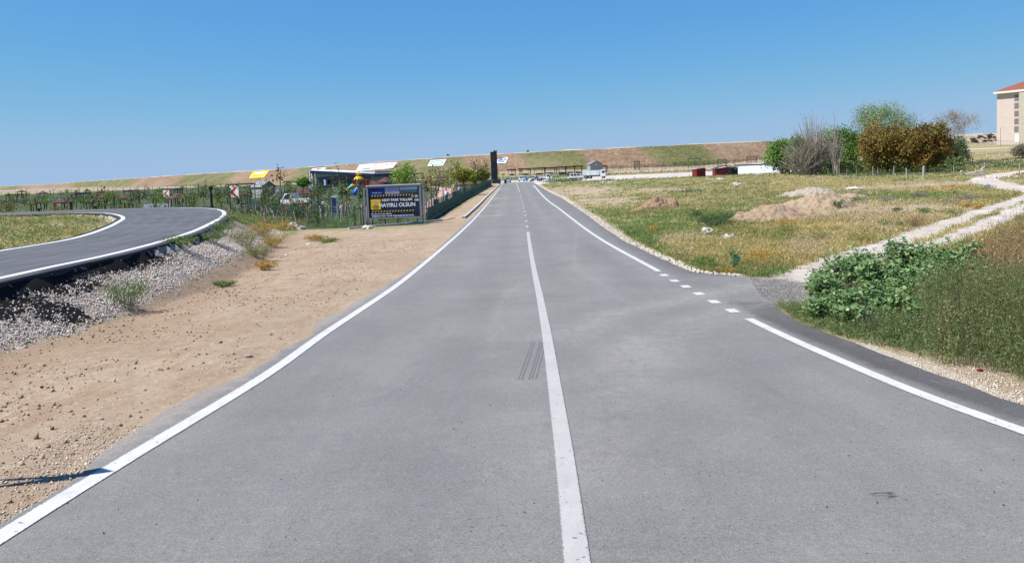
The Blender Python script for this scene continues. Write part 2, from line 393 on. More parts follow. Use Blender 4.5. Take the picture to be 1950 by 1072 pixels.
for nme, v in (('sand', pd(sand_w)), ('tracks', tracks), ('apron', apron), ('gravel', gravel), ('lot', lot), ('lawn', lawn), ('path', path), ('verge', verge), ('bare', bare),
               ('riprap', np.where(gy > 150, np.interp(gy, [250, 350, 500, 900], [16, 16, 60, 300])-seg_dist(gx, gy, Fo0), -5)),
               ('bitumen', np.where(gx > -30, 1, 0)*np.maximum.reduce([np.exp(-((gx-a)/w1)**2-((gy-b)/w2)**2) for a, b, w1, w2 in BIT]))):
    fattr(gme, nme, v)
m = NT('ground')
nf = m.noise(.8, 5, .6); nm = m.noise(4, 4, .6); nfi = m.noise(28, 3, .6); nvf = m.noise(90, 2, .6); nbig = m.noise(.11, 4, .6)
def zone(name, amp=.5, lo=-.06, hi=.06, src=None):
    n = m.math('MULTIPLY', m.math('SUBTRACT', src or nm, .5), amp); return m.smooth(m.math('ADD', m.attr(name), n), lo, hi)
soil = m.mix(m.smooth(nf, .35, .65), (.30, .235, .155), (.36, .29, .20))
dryg = m.mix(m.smooth(nm, .35, .65), (.33, .275, .15), (.20, .195, .085))
field = m.mix(m.math('MAXIMUM', m.smooth(nf, .56, .68), m.smooth(m.math('ADD', m.attr('bare'), m.math('MULTIPLY', m.math('SUBTRACT', nf, .5), 1.6)), .3, .6)), dryg, soil)
lawnc = m.mix(m.smooth(nf, .4, .6), (.04, .07, .028), (.085, .095, .05))
c = m.mix(zone('lawn', 2, -.5, .5, nf), field, lawnc)
c = m.mix(zone('riprap', 3, -.5, .5, nf), c, m.mix(m.smooth(m.noise(.5, 4, .7), .42, .6), (.40, .33, .26), (.20, .16, .11)))
c = m.mix(zone('path', .3), c, (.42, .27, .24))
sandc = m.mix(m.smooth(nbig, .35, .65), (.325, .25, .172), (.395, .31, .22))
sandc = m.mix(m.smooth(m.noise(1.6, 6, .7, (1, .45, 1)), .42, .66), sandc, (.30, .215, .145))
sandc = m.mix(m.math('MULTIPLY', m.smooth(m.noise(2.6, 5, .7, (.5, 1.6, 1)), .55, .75), .7), sandc, (.47, .385, .29))
sandc = m.mix(m.smooth(nfi, .62, .72), sandc, (.22, .15, .095))
sandc = m.mix(m.smooth(nvf, .64, .74), sandc, (.5, .42, .33))
trk = m.noise(3.2, 5, .65, (1.6, .22, 1)); sandc = m.mix(m.math('MULTIPLY', m.smooth(trk, .5, .66), .5), sandc, (.29, .21, .145)); sandc = m.mix(m.math('MULTIPLY', m.smooth(m.noise(7, 6, .8, (1, .45, 1)), .53, .63), .7), sandc, (.23, .16, .10)); sandc = m.mix(m.math('MULTIPLY', m.smooth(m.noise(11, 5, .8, (1, .5, 1)), .55, .66), .6), sandc, (.52, .44, .345))
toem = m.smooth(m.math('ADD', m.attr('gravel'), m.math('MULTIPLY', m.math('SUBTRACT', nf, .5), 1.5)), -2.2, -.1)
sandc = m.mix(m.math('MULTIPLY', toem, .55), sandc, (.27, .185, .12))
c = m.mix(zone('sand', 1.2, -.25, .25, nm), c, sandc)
vor = m.n('ShaderNodeTexVoronoi'); vor.inputs['Scale'].default_value = 16; m.l(m.pos(), vor.inputs['Vector'])
gr = m.mix(m.n('ShaderNodeSeparateColor').outputs[0], (.36, .33, .3), (.5, .47, .43))
sc_ = m.n('ShaderNodeSeparateColor'); m.l(vor.outputs['Color'], sc_.inputs[0])
gr = m.mix(sc_.outputs[0], (.36, .31, .265), (.55, .485, .42)); gr = m.mix(m.smooth(vor.outputs['Distance'], .45, .85), gr, (.24, .20, .17))
gr = m.mix(m.smooth(nf, .52, .68), gr, (.40, .31, .22))
c = m.mix(zone('gravel', 1.4, -.2, .2, nm), c, gr)
bit = m.smooth(m.math('ADD', m.attr('bitumen'), m.math('MULTIPLY', m.math('SUBTRACT', m.noise(5, 5, .75, (1, 1, 1)), .5), 2.2)), .38, .5)
c = m.mix(bit, c, (.012, .011, .011))
lotc = m.mix(m.smooth(nbig, .4, .6), (.40, .36, .33), (.50, .46, .43))
c = m.mix(zone('lot', 4, -.8, .8, nf), c, lotc)
tr = m.mix(m.smooth(nf, .4, .65), (.42, .37, .32), (.52, .47, .42)); tr = m.mix(m.smooth(nfi, .6, .75), tr, (.3, .25, .2))
c = m.mix(zone('tracks', .9, -.12, .12, nm), c, tr)
vcol = m.mix(m.smooth(nfi, .4, .6), (.36, .31, .25), (.5, .44, .36))
c = m.mix(zone('verge', .35, -.03, .03, nm), c, vcol)
ap = m.mix(m.smooth(nfi, .42, .62), (.10, .097, .094), (.26, .25, .235)); ap = m.mix(m.smooth(nf, .46, .6), ap, (.23, .22, .205)); ap = m.mix(m.smooth(nm, .56, .68), ap, (.36, .30, .23))
c = m.mix(zone('apron', 1.6, -.3, .3, nf), c, ap)
m.col(c); m.b.inputs['Roughness'].default_value = .95; m.b.inputs['Specular IOR Level'].default_value = .1
m.bump(m.math('ADD', m.math('MULTIPLY', nm, .8), m.math('ADD', m.math('MULTIPLY', nfi, .5), m.math('MULTIPLY', nvf, .5))), .7, .05)
ground = link('ground', gme, None, m.m); tag(ground, kind='structure')
# ------------------------------------------------------------------ main road
rows = YR[(YR >= -60) & (YR <= 226)]
def strip(xl, xr, rows, n, lift):
    X = np.array([np.linspace(xl(y), xr(y), n) for y in rows]); Y = np.repeat(rows[:, None], n, 1)
    Z = roadz(Y)+lift; k = np.arange(X.size).reshape(X.shape)
    F = np.stack([k[:-1, :-1], k[:-1, 1:], k[1:, 1:], k[1:, :-1]], -1).reshape(-1, 4)
    return np.stack([X.ravel(), Y.ravel(), Z.ravel()], 1), F
def edge_l(y): return xLE(y)+.05*float(fbm(np.array([y*1.]), np.array([3.3]), .7, 4)[0])*(y < 60)
def edge_r(y): return xRE(y)+.05*float(fbm(np.array([y*1.]), np.array([8.3]), .7, 4)[0])*(y < 60)
V, F = strip(edge_l, edge_r, rows, 70, 0.0)
rme = np_mesh('main_road', V, F, smooth=True)
dl = V[:, 0]-xRL(V[:, 1]); fattr(rme, 'shoulder', np.where(V[:, 1] < 175, np.minimum(dl-.12, np.abs(V[:, 1]-17.7)*.5-1.0), -5)); fattr(rme, 'fresh', np.interp(V[:, 1], [12, 20, 40], [.85, .5, .3])*np.where(V[:, 1] > 18, .5+.9*np.clip(1-(xRE(V[:, 1])-V[:, 0])/.5, 0, 1), 1)); fattr(rme, 'leftside', V[:, 0]-xLL(V[:, 1]))
arcs = [road_pts(p) for p in ([(1560, 548), (1420, 545), (1280, 575), (1150, 600), (1080, 640)], [(1500, 572), (1380, 590), (1290, 615), (1200, 660), (1130, 720)],
        [(1430, 580), (1340, 610), (1262, 650), (1180, 720), (1130, 800), (1110, 900)], [(1100, 440), (1092, 480), (1098, 510), (1150, 545), (1210, 590)], [(1000, 540), (960, 560), (940, 620), (930, 680)])]
fattr(rme, 'dust', np.maximum.reduce([np.exp(-(seg_dist(V[:, 0], V[:, 1], a)/wd)**2)*k for a, wd, k in zip(arcs, (.45, .35, .5, .06, .08), (1, .8, .7, .6, .5))]))
band = 0
for py, wd in ((361, 3.), (378, 2.0), (391, 1.6), (410, .8)):
    y = hit_road(940, py)[1]; band = np.maximum(band, np.exp(-((V[:, 1]-y-.25*V[:, 0])/wd)**2)*np.clip((1.5-V[:, 0])/4, 0, 1))
fattr(rme, 'dustband', band)
oc = hit_road(1690, 945); oc2 = hit_road(1300, 950)
fattr(rme, 'oil', np.exp(-((V[:, 0]-oc[0])/.22)**2-((V[:, 1]-oc[1])/.16)**2))
m = NT('asphalt')
fine = m.noise(120, 3, .8); vf = m.noise(230, 1, .5); mid = m.noise(9, 4, .6); big = m.noise(.5, 4, .6); lane = m.noise(1.1, 4, .6, (1, .06, 1))
c = m.mix(m.smooth(big, .3, .7), (.163, .160, .156), (.193, .189, .182))
c = m.mix(m.math('MULTIPLY', m.smooth(lane, .45, .7), .5), c, (.153, .153, .154))
c = m.mix(m.math('MULTIPLY', m.smooth(mid, .5, .7), .18), c, (.27, .265, .25))
sh = m.smooth(m.math('ADD', m.attr('shoulder'), m.math('MULTIPLY', m.math('SUBTRACT', m.noise(2.2, 4, .6), .5), .25)), -.02, .22)
c = m.mix(m.math('MULTIPLY', m.math('MULTIPLY', sh, m.attr('fresh')), m.ramp(m.noise(1.3, 4, .6, (1, .4, 1)), [(.3, .7), (.7, 1.0)])), c, (.058, .056, .057))
streak = m.noise(5, 5, .7)
du = m.math('MULTIPLY', m.attr('dust'), m.math('MULTIPLY', m.smooth(streak, .25, .7), .42)); c = m.mix(du, c, (.33, .318, .295))
c = m.mix(m.math('MULTIPLY', m.math('MULTIPLY', m.attr('dustband'), m.smooth(m.noise(1.5, 3, .6, (.3, 1, 1)), .3, .6)), .6), c, (.40, .35, .29))
ls = m.smooth(m.math('ADD', m.math('MULTIPLY', m.attr('leftside'), -1), m.math('MULTIPLY', m.math('SUBTRACT', m.noise(3, 5, .7), .5), .7)), .12, .35)
c = m.mix(m.math('MULTIPLY', ls, .4), c, (.36, .30, .235))
c = m.mix(m.smooth(m.math('ADD', m.attr('oil'), m.math('MULTIPLY', m.math('SUBTRACT', m.noise(22, 4, .7, (.5, 1.5, 1)), .5), 1.4)), .72, .9), c, (.075, .072, .07))
c = m.mix(1., c, m.ramp(fine, [(.28, .58), (.5, 1.0), (.72, 1.5)]), 'MULTIPLY')
c = m.mix(1., c, m.ramp(m.noise(42, 3, .75), [(.3, .80), (.5, 1.0), (.7, 1.2)]), 'MULTIPLY')
wp = m.math('MULTIPLY', m.math('SINE', m.math('ADD', m.math('MULTIPLY', m.attr('leftside'), 3.55), -1.2)), m.smooth(m.noise(.35, 3, .6, (1, .3, 1)), .3, .6))
c = m.mix(1., c, m.ramp(m.math('MULTIPLY_ADD', wp, .5, .5), [(.0, 1.05), (1.0, .93)]), 'MULTIPLY')
c = m.mix(m.math('MULTIPLY', m.smooth(m.noise(2.4, 6, .75, (1, .5, 1)), .52, .7), .22), c, (.255, .25, .24))
c = m.mix(m.math('MULTIPLY', m.smooth(m.noise(3.1, 5, .7, (.8, .25, 1)), .58, .72), .3), c, (.115, .117, .12))
c = m.mix(m.smooth(vf, .66, .74), c, (.44, .43, .41))
c = m.mix(m.smooth(m.noise(170, 1, .5), .70, .76), c, (.07, .07, .07))
c = m.mix(m.smooth(m.noise(46, 1, .4), .745, .76), c, (.05, .048, .05))
m.col(c); m.b.inputs['Roughness'].default_value = .9; m.b.inputs['Specular IOR Level'].default_value = .12; m.bump(m.math('ADD', fine, m.math('MULTIPLY', mid, .5)), .6, .010)
road = link('main_road', rme, None, m.m); tag(road, kind='structure')
ASPH = m.m
def paintmat(name, base=(.50, .50, .49), wear=.12):
    m = NT(name); a = m.noise(60, 3, .7); b = m.noise(3, 4, .6)
    c = m.mix(m.smooth(b, .3, .7), tuple(x*.9 for x in base), base)
    w_ = m.smooth(m.math('ADD', a, m.math('MULTIPLY', m.math('SUBTRACT', b, .5), .25)), .74-wear*.6, .8-wear*.5); c = m.mix(w_, c, (.22, .22, .22)); 
    c = m.mix(m.smooth(m.noise(28, 1, .3), .735, .75), c, (.08, .08, .08))
    c = m.mix(m.math('MULTIPLY', m.smooth(m.noise(7, 5, .7, (1, .35, 1)), .48, .72), .35), c, (.27, .265, .255))
    ed = m.math('ADD', m.math('ABSOLUTE', m.attr('lat')), m.math('ADD', m.math('MULTIPLY', m.math('SUBTRACT', m.noise(38, 4, .75), .5), .5), m.math('MULTIPLY', m.math('SUBTRACT', a, .5), .25)))
    c = m.mix(m.smooth(ed, .88, .98), c, (.185, .184, .184))
    m.col(c); m.b.inputs['Roughness'].default_value = .7; m.bump(a, .25, .006); return m.m
PAINT = paintmat('road_paint', (.51, .505, .49)); PAINT2 = paintmat('worn_road_paint', (.39, .385, .37), .2)
def marking(name, cx, y0, y1, wd, mat, parent, label=None, skew=0):
    ys = np.unique(np.r_[y0, YR[(YR > y0) & (YR < y1)], y1])
    X = np.array([[cx(y)-wd(y)/2, cx(y)+wd(y)/2] for y in ys]); Y = np.stack([ys, ys], 1)
    k = np.arange(X.size).reshape(X.shape); F = np.stack([k[:-1, 0], k[:-1, 1], k[1:, 1], k[1:, 0]], -1)
    Z = roadz(Y)+.006+.00004*Y
    me = np_mesh(name, np.stack([X.ravel(), Y.ravel(), Z.ravel()], 1), F); fattr(me, 'lat', np.tile([-1, 1], len(ys))); o = link(name, me, parent, mat)
    if label: o['label'] = label
    return o
W15 = lambda y: .17 if y < 40 else .17+.0008*(y-40)
marking('edge_line', lambda y: float(xLL(y)), -10, 222, lambda y: .185 if y < 30 else .17, PAINT, road, 'solid white line along the left edge of the road')
yj0, yj1 = hit_road(1421, 607)[1], hit_road(1255, 517)[1]
marking('edge_line', lambda y: float(xRL(y)), -10, yj0, W15, PAINT, road, 'solid white line at the right edge before the junction')
marking('edge_line', lambda y: float(xRL(y)), yj1, 172, W15, PAINT, road, 'solid white line at the right edge beyond the junction')
for px, py in ((1264.7, 524.3), (1284, 535), (1306, 546), (1331, 559.6), (1360, 574.8), (1394.8, 592)):
    p = hit_road(px, py); marking('dash', lambda y, p=p: p[0], p[1]-.22, p[1]+.22, lambda y: .21, PAINT, road)
CLp = road_pts([(1126, 1300), (1099, 1071.6), (1075, 868), (1067, 812), (1059, 756), (1050.8, 700), (1044, 654), (1036.8, 612), (1026.3, 556), (1016.8, 514), (1009.5, 472), (1005.3, 442), (1001.6, 418), (998, 397), (991, 371), (984, 349)])
xCL = xsmooth(CLp, .09); yc = hit_road(1004.9, 442)[1]
marking('centre_line', lambda y: float(xCL(y)), -10, yc, lambda y: .165, PAINT2, road, 'solid worn white centre line')
for py in (432, 421.6, 410.6, 403, 397, 392, 388, 383.5, 380, 377, 374, 371.5, 369):
    y = hit_road(998, py)[1]; L = .9+.010*y
    marking('dash', lambda y: float(xCL(y)), y-L/2, y+L/2, lambda y: .17, PAINT2, road)
marking('centre_line', lambda y: float(xCL(y)), hit_road(990, 366)[1], 215, lambda y: .16, PAINT2, road, 'far stretch of white centre line')
# skid mark: dark rubber bars
sm = simple('tyre_rubber_mark', (.148, .147, .148), .8, .25, 40)
a, b = hit_road(1026, 650), hit_road(1004, 722)
for k in range(5):
    off = (k-2)*.05+.012*math.sin(k*4)+(.01 if k > 1 else -.01)
    ys = np.array([b[1], *YR[(YR > b[1]) & (YR < a[1])], a[1]])
    X = np.array([[np.interp(y, [b[1], a[1]], [b[0], a[0]])+off-.007-.005*(k%3), np.interp(y, [b[1], a[1]], [b[0], a[0]])+off+.007+.004*(k%2)] for y in ys]); Y = np.stack([ys, ys], 1)
    q = np.arange(X.size).reshape(X.shape); F = np.stack([q[:-1, 0], q[:-1, 1], q[1:, 1], q[1:, 0]], -1)
    link('skid_mark', np_mesh('skid_mark', np.stack([X.ravel(), Y.ravel(), (roadz(Y)+.004).ravel()], 1), F), road, sm)
# ------------------------------------------------------------------ raised side road
n = 160; cols = 14; A = resample(offset(outer_c, .45), n); B = resample(offset(inner_c, -.35), n)
# pair the two edges along the bend
V = np.array([[*(A[i]*(1-t)+B[i]*t), RAMPZ] for i in range(n) for t in np.linspace(0, 1, cols)])
k = np.arange(n*cols).reshape(n, cols); F = np.stack([k[:-1, :-1], k[1:, :-1], k[1:, 1:], k[:-1, 1:]], -1).reshape(-1, 4)
# skirt: the thickness of the asphalt
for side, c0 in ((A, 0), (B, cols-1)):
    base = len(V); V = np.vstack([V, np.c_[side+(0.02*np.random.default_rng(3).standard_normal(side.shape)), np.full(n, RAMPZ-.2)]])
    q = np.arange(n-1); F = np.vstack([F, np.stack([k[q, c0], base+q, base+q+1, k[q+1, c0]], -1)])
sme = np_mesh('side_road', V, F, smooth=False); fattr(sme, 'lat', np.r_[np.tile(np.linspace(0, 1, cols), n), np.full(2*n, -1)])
m = NT('new_asphalt'); fine = m.noise(60, 2, .7); big = m.noise(.4, 4, .6)
wv = m.math('SINE', m.math('MULTIPLY', m.math('ADD', m.attr('lat'), m.math('MULTIPLY', big, .25)), 42))
c = m.mix(m.smooth(big, .3, .7), (.074, .075, .081), (.105, .106, .112)); c = m.mix(m.math('MULTIPLY', m.smooth(wv, .2, 1), .35), c, (.135, .135, .142))
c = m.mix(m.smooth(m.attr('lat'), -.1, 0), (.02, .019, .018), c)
c = m.mix(1., c, m.ramp(fine, [(.28, .8), (.72, 1.2)]), 'MULTIPLY'); m.col(c); m.b.inputs['Roughness'].default_value = .75; m.bump(fine, .3, .008)
sroad = link('side_road', sme, None, m.m); tag(sroad, kind='structure')
PAINT3 = paintmat('fresh_road_paint', (.66, .66, .64), .02)
for P, s, lab in ((outer_c, 1, 'white line along the outer edge of the bend'), (inner_c, 1, 'white line along the inner edge of the bend')):
    P = resample(P, 260)
    if s: 
        a = offset(P, .11); b = offset(P, -.11); V = np.vstack([np.c_[a, np.full(260, RAMPZ+.008)], np.c_[b, np.full(260, RAMPZ+.008)]])
        q = np.arange(259); F = np.stack([q, q+1, q+261, q+260], -1); link('edge_line', np_mesh('edge_line', V, F), sroad, PAINT3)['label'] = lab
# ------------------------------------------------------------------ embankment
epx = [(-900, 372, 374, 2400), (-300, 366, 371, 2000), (0, 355.4, 363, 1480), (150, 346.5, 358.5, 900), (330, 334, 354, 530), (480, 325, 350, 440), (600, 316, 345, 385), (720, 308.5, 339, 365), (860, 298.6, 330, 350), (985, 291.5, 323, 338), (1130, 284.5, 317, 328), (1260, 278.5, 311.5, 324), (1370, 273.5, 306, 324), (1480, 269, 301.5, 326), (1600, 263.5, 297, 330), (1700, 259, 292, 336), (1800, 257, 288, 345), (1900, 255, 283, 360), (2300, 235, 262, 420)]
foot = np.array([at(x, yb, Y) for x, yt, yb, Y in epx])
tang = np.gradient(foot[:, :2], axis=0); tang /= np.linalg.norm(tang, axis=1)[:, None]
nrm = np.stack([-tang[:, 1], tang[:, 0]], 1)
crest = []
for (x, yt, yb, Y), f, nn in zip(epx, foot, nrm):
    # crest sits 18 m back from the foot, at the height where it is seen
    back = 17*(.4 if Y > 800 else 1) if Y < 1300 else 14
    q = f[:2]+nn*back; d = ray(x, yt); crest.append([q[0], q[1], CAMZ+(d[2]/d[1])*q[1]])
crest = np.array(crest)
NA = 900; Fo = resample(catmull(foot, 12), NA); Cr = resample(catmull(crest, 12), NA)
import itertools
NB = 14; V = []
tt = np.linspace(0, 1, NB); 
Vg = np.array([[Fo[i]*(1-t)+Cr[i]*t for t in tt] for i in range(NA)])
nz = fbm(Vg[..., 0].ravel()*1.0, Vg[..., 1].ravel()+Vg[..., 2].ravel()*2, 7, 4).reshape(NA, NB)
Vg[..., 2] += nz*.22
# skirt below the foot and a flat top behind the crest
low = Fo.copy(); low[:, 2] -= 6; top = Cr.copy(); tg = np.gradient(Cr[:, :2], axis=0); tg /= np.linalg.norm(tg, axis=1)[:, None]
top[:, :2] += np.stack([-tg[:, 1], tg[:, 0]], 1)*40; top[:, 2] += .1
cr2 = Cr.copy(); cr2[:, :2] += np.stack([-tg[:, 1], tg[:, 0]], 1)*1.5; cr2[:, 2] += .25+.45*fbm(Cr[:, 0], Cr[:, 1], 9, 4)
far = top.copy(); far[:, 2] -= 40; far[:, :2] += np.stack([-tg[:, 1], tg[:, 0]], 1)*60
G = np.concatenate([low[:, None], Vg, cr2[:, None], top[:, None], far[:, None]], 1); nb = G.shape[1]
k = np.arange(NA*nb).reshape(NA, nb); F = np.stack([k[:-1, :-1], k[1:, :-1], k[1:, 1:], k[:-1, 1:]], -1).reshape(-1, 4)
eme = np_mesh('embankment', G.reshape(-1, 3), F, smooth=True)
def proj(P):
    P = np.atleast_2d(P)-np.array([0, 0, CAMZ]); z = P @ F0; return CX+FPX*(P @ RV)/z, CY-FPX*(P @ UV)/z
pxf = proj(Fo)[0]
bt = [(-400, 0), (0, 1), (30, 0), (135, 1), (243, 0), (322, 1), (425, 0), (545, 1), (622, 0), (768, 1), (893, 0), (1012, 1), (1133, 0), (1256, 1), (1378, 0), (1500, 1), (1590, 0)]
bx = np.array([b[0] for b in bt]); gsd = np.zeros(NA)
for i, x in enumerate(pxf):
    j = np.searchsorted(bx, x)-1; j = max(j, 0); lo = bx[j]; hi = bx[j+1] if j+1 < len(bx) else 1e4
    d = min(x-lo, hi-x)*.25; gsd[i] = d if bt[j][1] else -d
fattr(eme, 'rocky', np.repeat(np.where(pxf > 1600, 1., -1.)[:, None], nb, 1)); fattr(eme, 'patch', np.repeat(gsd[:, None], nb, 1)); hh = np.concatenate([[0], tt, [1.3, 1.6, 1.9]]); fattr(eme, 'up', np.repeat(hh[None], NA, 0))
m = NT('embankment_earth')
n1 = m.noise(.62, 5, .75); n2 = m.noise(.25, 4, .6); n3 = m.noise(.05, 3, .5); sp = m.noise(.9, 3, .7)
tan = m.mix(m.smooth(n2, .35, .65), (.17, .112, .068), (.22, .148, .09)); tan = m.mix(m.smooth(n1, .54, .64), tan, (.33, .245, .165)); tan = m.mix(m.smooth(sp, .56, .62), tan, (.095, .062, .035))
grn = m.mix(m.smooth(n2, .35, .65), (.085, .095, .03), (.14, .13, .05)); grn = m.mix(m.smooth(n1, .56, .66), grn, (.25, .215, .11)); grn = m.mix(m.smooth(sp, .54, .62), grn, (.04, .058, .016))
pt = m.smooth(m.math('ADD', m.attr('patch'), m.math('ADD', m.math('MULTIPLY', m.math('SUBTRACT', n2, .5), 12), m.math('MULTIPLY', m.math('SUBTRACT', n3, .5), 8))), -2.5, 2.5)
c = m.mix(pt, tan, grn); c = m.mix(m.math('MULTIPLY', m.smooth(n3, .4, .7), .22), c, (.38, .30, .2))
c = m.mix(m.smooth(m.attr('rocky'), -.2, .2), c, m.mix(m.smooth(n2, .45, .62), (.42, .35, .27), (.24, .17, .12)));
c = m.mix(m.smooth(m.attr('up'), 1.0, 1.08), c, (.42, .36, .29)); m.col(c); m.bump(m.math('ADD', n1, sp), .7, .4)
emb = link('embankment', eme, None, m.m); tag(emb, kind='structure')
# ------------------------------------------------------------------ plant helpers
RG = np.random.default_rng(11)
def unit(v): return v/(np.linalg.norm(v, axis=1)[:, None]+1e-9)
def cards(P, s, asp, col, rg, flat=0.0, droop=0.0):
    """leaves: one small pointed quad each, freely turned"""
    n = len(P); nrm = rg.standard_normal((n, 3)); nrm[:, 2] = np.abs(nrm[:, 2])+flat; nrm = unit(nrm)
    a = unit(np.cross(nrm, rg.standard_normal((n, 3)))); a[:, 2] -= droop; a = unit(a); b = unit(np.cross(nrm, a))
    s = np.broadcast_to(s, (n,))[:, None]; w_ = s*asp*.5
    V = np.stack([P-a*s*.5, P+b*w_, P+a*s*.5, P-b*w_], 1).reshape(-1, 3)
    return V, np.arange(4*n).reshape(n, 4), np.repeat(np.broadcast_to(col, (n, 3)), 4, 0)
def sticks(A, B, r0, r1, col):
    n = len(A); d = unit(B-A); x = np.cross(d, [0, 0, 1.]); bad = np.linalg.norm(x, axis=1) < .05; x[bad] = [1, 0, 0]; x = unit(x); y = np.cross(d, x)
    V = []; r0 = np.broadcast_to(r0, (n,))[:, None]; r1 = np.broadcast_to(r1, (n,))[:, None]
    for k in range(3):
        q = 2.0944*k; o = math.cos(q)*x+math.sin(q)*y; V += [A+o*r0, B+o*r1]
    V = np.stack(V, 1).reshape(-1, 3); i = np.arange(n)[:, None]*6
    F = np.concatenate([i+[[0, 2, 3, 1]], i+[[2, 4, 5, 3]], i+[[4, 0, 1, 5]]]).reshape(-1, 4)
    return V, F, np.repeat(np.broadcast_to(col, (n, 3)), 6, 0)
def blades(P, h, wd, lean, col, rg):
    """bent grass blades, three faces each, folded as quads"""
    n = len(P); az = rg.random(n)*6.283; d = np.stack([np.cos(az), np.sin(az), 0*az], 1); s = np.stack([-np.sin(az), np.cos(az), 0*az], 1)
    h = h[:, None]; lean = lean[:, None]; wd = np.broadcast_to(wd, (n,))[:, None]; up = np.array([0, 0, 1.])
    mid = P+up*h*.6+d*h*lean*.35; tip = P+up*h*(1-.25*lean)+d*h*lean
    V = np.stack([P-s*wd*.5, P+s*wd*.5, mid+s*wd*.4, mid-s*wd*.4, tip+s*wd*.06, tip-s*wd*.06], 1).reshape(-1, 3)
    i = np.arange(n)[:, None]*6
    F = np.concatenate([i+[[0, 1, 2, 3]], i+[[3, 2, 4, 5]]]).reshape(-1, 4)
    c = np.repeat(col, 6, 0)
    return V, F, c
def join(parts):
    V = []; F = []; Cc = []; b = 0
    for v, f, c in parts:
        V.append(v); F.append(f+b); Cc.append(c); b += len(v)
    return np.vstack(V), np.vstack(F), np.vstack(Cc)
LEAF = leafmat('leaf'); GRASS = leafmat('grass_blade', .45); BARK = simple('bark', (.16, .13, .10), .9, .3, 6, bump=.6); PALEBARK = simple('dry_wood', (.36, .31, .26), .9, .25, 5)
def pal(rg, n, cols, var=.16):
    cols = np.array(cols); c = cols[rg.integers(0, len(cols), n)]
    return np.clip(c*(1+var*rg.standard_normal((n, 1)))*(1+.05*rg.standard_normal((n, 3))), .01, .9)
GREEN = [(.12, .205, .05), (.155, .24, .06), (.19, .26, .075)]
BRIGHT = [(.16, .24, .055), (.21, .29, .07), (.13, .21, .05)]
DRY = [(.50, .39, .16), (.44, .36, .15), (.54, .43, .20), (.36, .31, .11)]
PALE = [(.60, .48, .27), (.50, .41, .23), (.42, .35, .18)]
ORANGE = [(.50, .33, .07), (.42, .29, .07), (.46, .27, .06)]
DARKG = [(.065, .115, .035), (.08, .135, .05), (.10, .15, .05)]
OLIVE = [(.25, .25, .08), (.30, .275, .10), (.19, .215, .065)]
BROWN = [(.26, .17, .08), (.32, .21, .10), (.20, .12, .06)]
PALS = [np.array(p) for p in (GREEN, BRIGHT, DRY, PALE, ORANGE, DARKG, OLIVE, BROWN)]
# ------------------------------------------------------------------ grass field
# colour of the cover, told by where things grow in the place (given at photo pixels, turned into ground spots)
hint = [(1650, 410, 150, 14, 3, 1.3), (1720, 395, 120, 10, 3, .9), (1600, 440, 120, 16, 2, 1.0), (1560, 358, 200, 5, 2, 1.0), (1700, 352, 150, 4, 3, .8), (1900, 440, 60, 20, 2, 1.0), (1110, 347, 60, 4, 1, 1.5), (1200, 352, 80, 5, 1, 1.2), (1150, 362, 60, 4, 1, 1), (1210, 385, 40, 6, 1, 1.3), (1240, 425, 50, 8, 1, 1.3), (1330, 410, 60, 8, 0, 1.2), (1360, 425, 30, 10, 5, 1.4), (1380, 352, 90, 5, 6, 1), (1450, 365, 90, 7, 6, 1), (1300, 365, 50, 4, 5, .8), (1400, 395, 40, 5, 0, .8),
        (1290, 460, 60, 16, 3, 1.6), (1350, 480, 60, 18, 2, 1.6), (1230, 455, 25, 8, 0, 1.4), (1190, 440, 25, 8, 0, 1.4), (1450, 495, 40, 12, 4, .7), (1440, 470, 50, 14, 2, 1.2), (1420, 515, 50, 6, 6, 1.4), (1340, 505, 26, 7, 1, 1.6), (1480, 520, 30, 6, 0, 1.2),
        (1530, 470, 35, 16, 3, 1.6), (1570, 440, 50, 12, 2, 1.3), (1620, 430, 60, 12, 3, 1.3), (1690, 440, 60, 10, 3, 1.1), (1500, 450, 30, 12, 6, 1.1), (1400, 440, 20, 8, 6, 1), (1500, 425, 14, 6, 4, 1.5), (1350, 345, 120, 3, 2, .8), (1560, 350, 110, 5, 2, 1.4), (1650, 352, 80, 4, 2, 1.2), (1790, 357, 50, 4, 4, 1.7), (1730, 362, 60, 3, 2, 1.4), (1900, 312, 80, 7, 5, 2.0), (1760, 327, 60, 4, 5, 1.6), (1850, 303, 60, 5, 2, 1.4),
        (1720, 380, 60, 7, 0, 1.2), (1800, 380, 50, 8, 6, 1.1), (1850, 390, 40, 9, 2, 1.1), (1660, 375, 30, 5, 0, 1), (1790, 370, 60, 4, 0, 1.0), (1880, 370, 50, 5, 2, 1.2), (1860, 395, 12, 4, 4, 1.5), (1820, 378, 12, 3, 4, 1.6), (1600, 405, 40, 5, 3, 1.0), (1640, 333, 100, 3, 5, 1.3)]
def sample_field(n, ymin, ymax, k0, k1, rg, p=1.35):
    """points spread between two bearings, thinning with distance"""
    u = rg.random(n); a = 1-p; Y = (ymin**a+u*(ymax**a-ymin**a))**(1/a); X = (k0+(k1-k0)*rg.random(n))*Y
    return X, Y
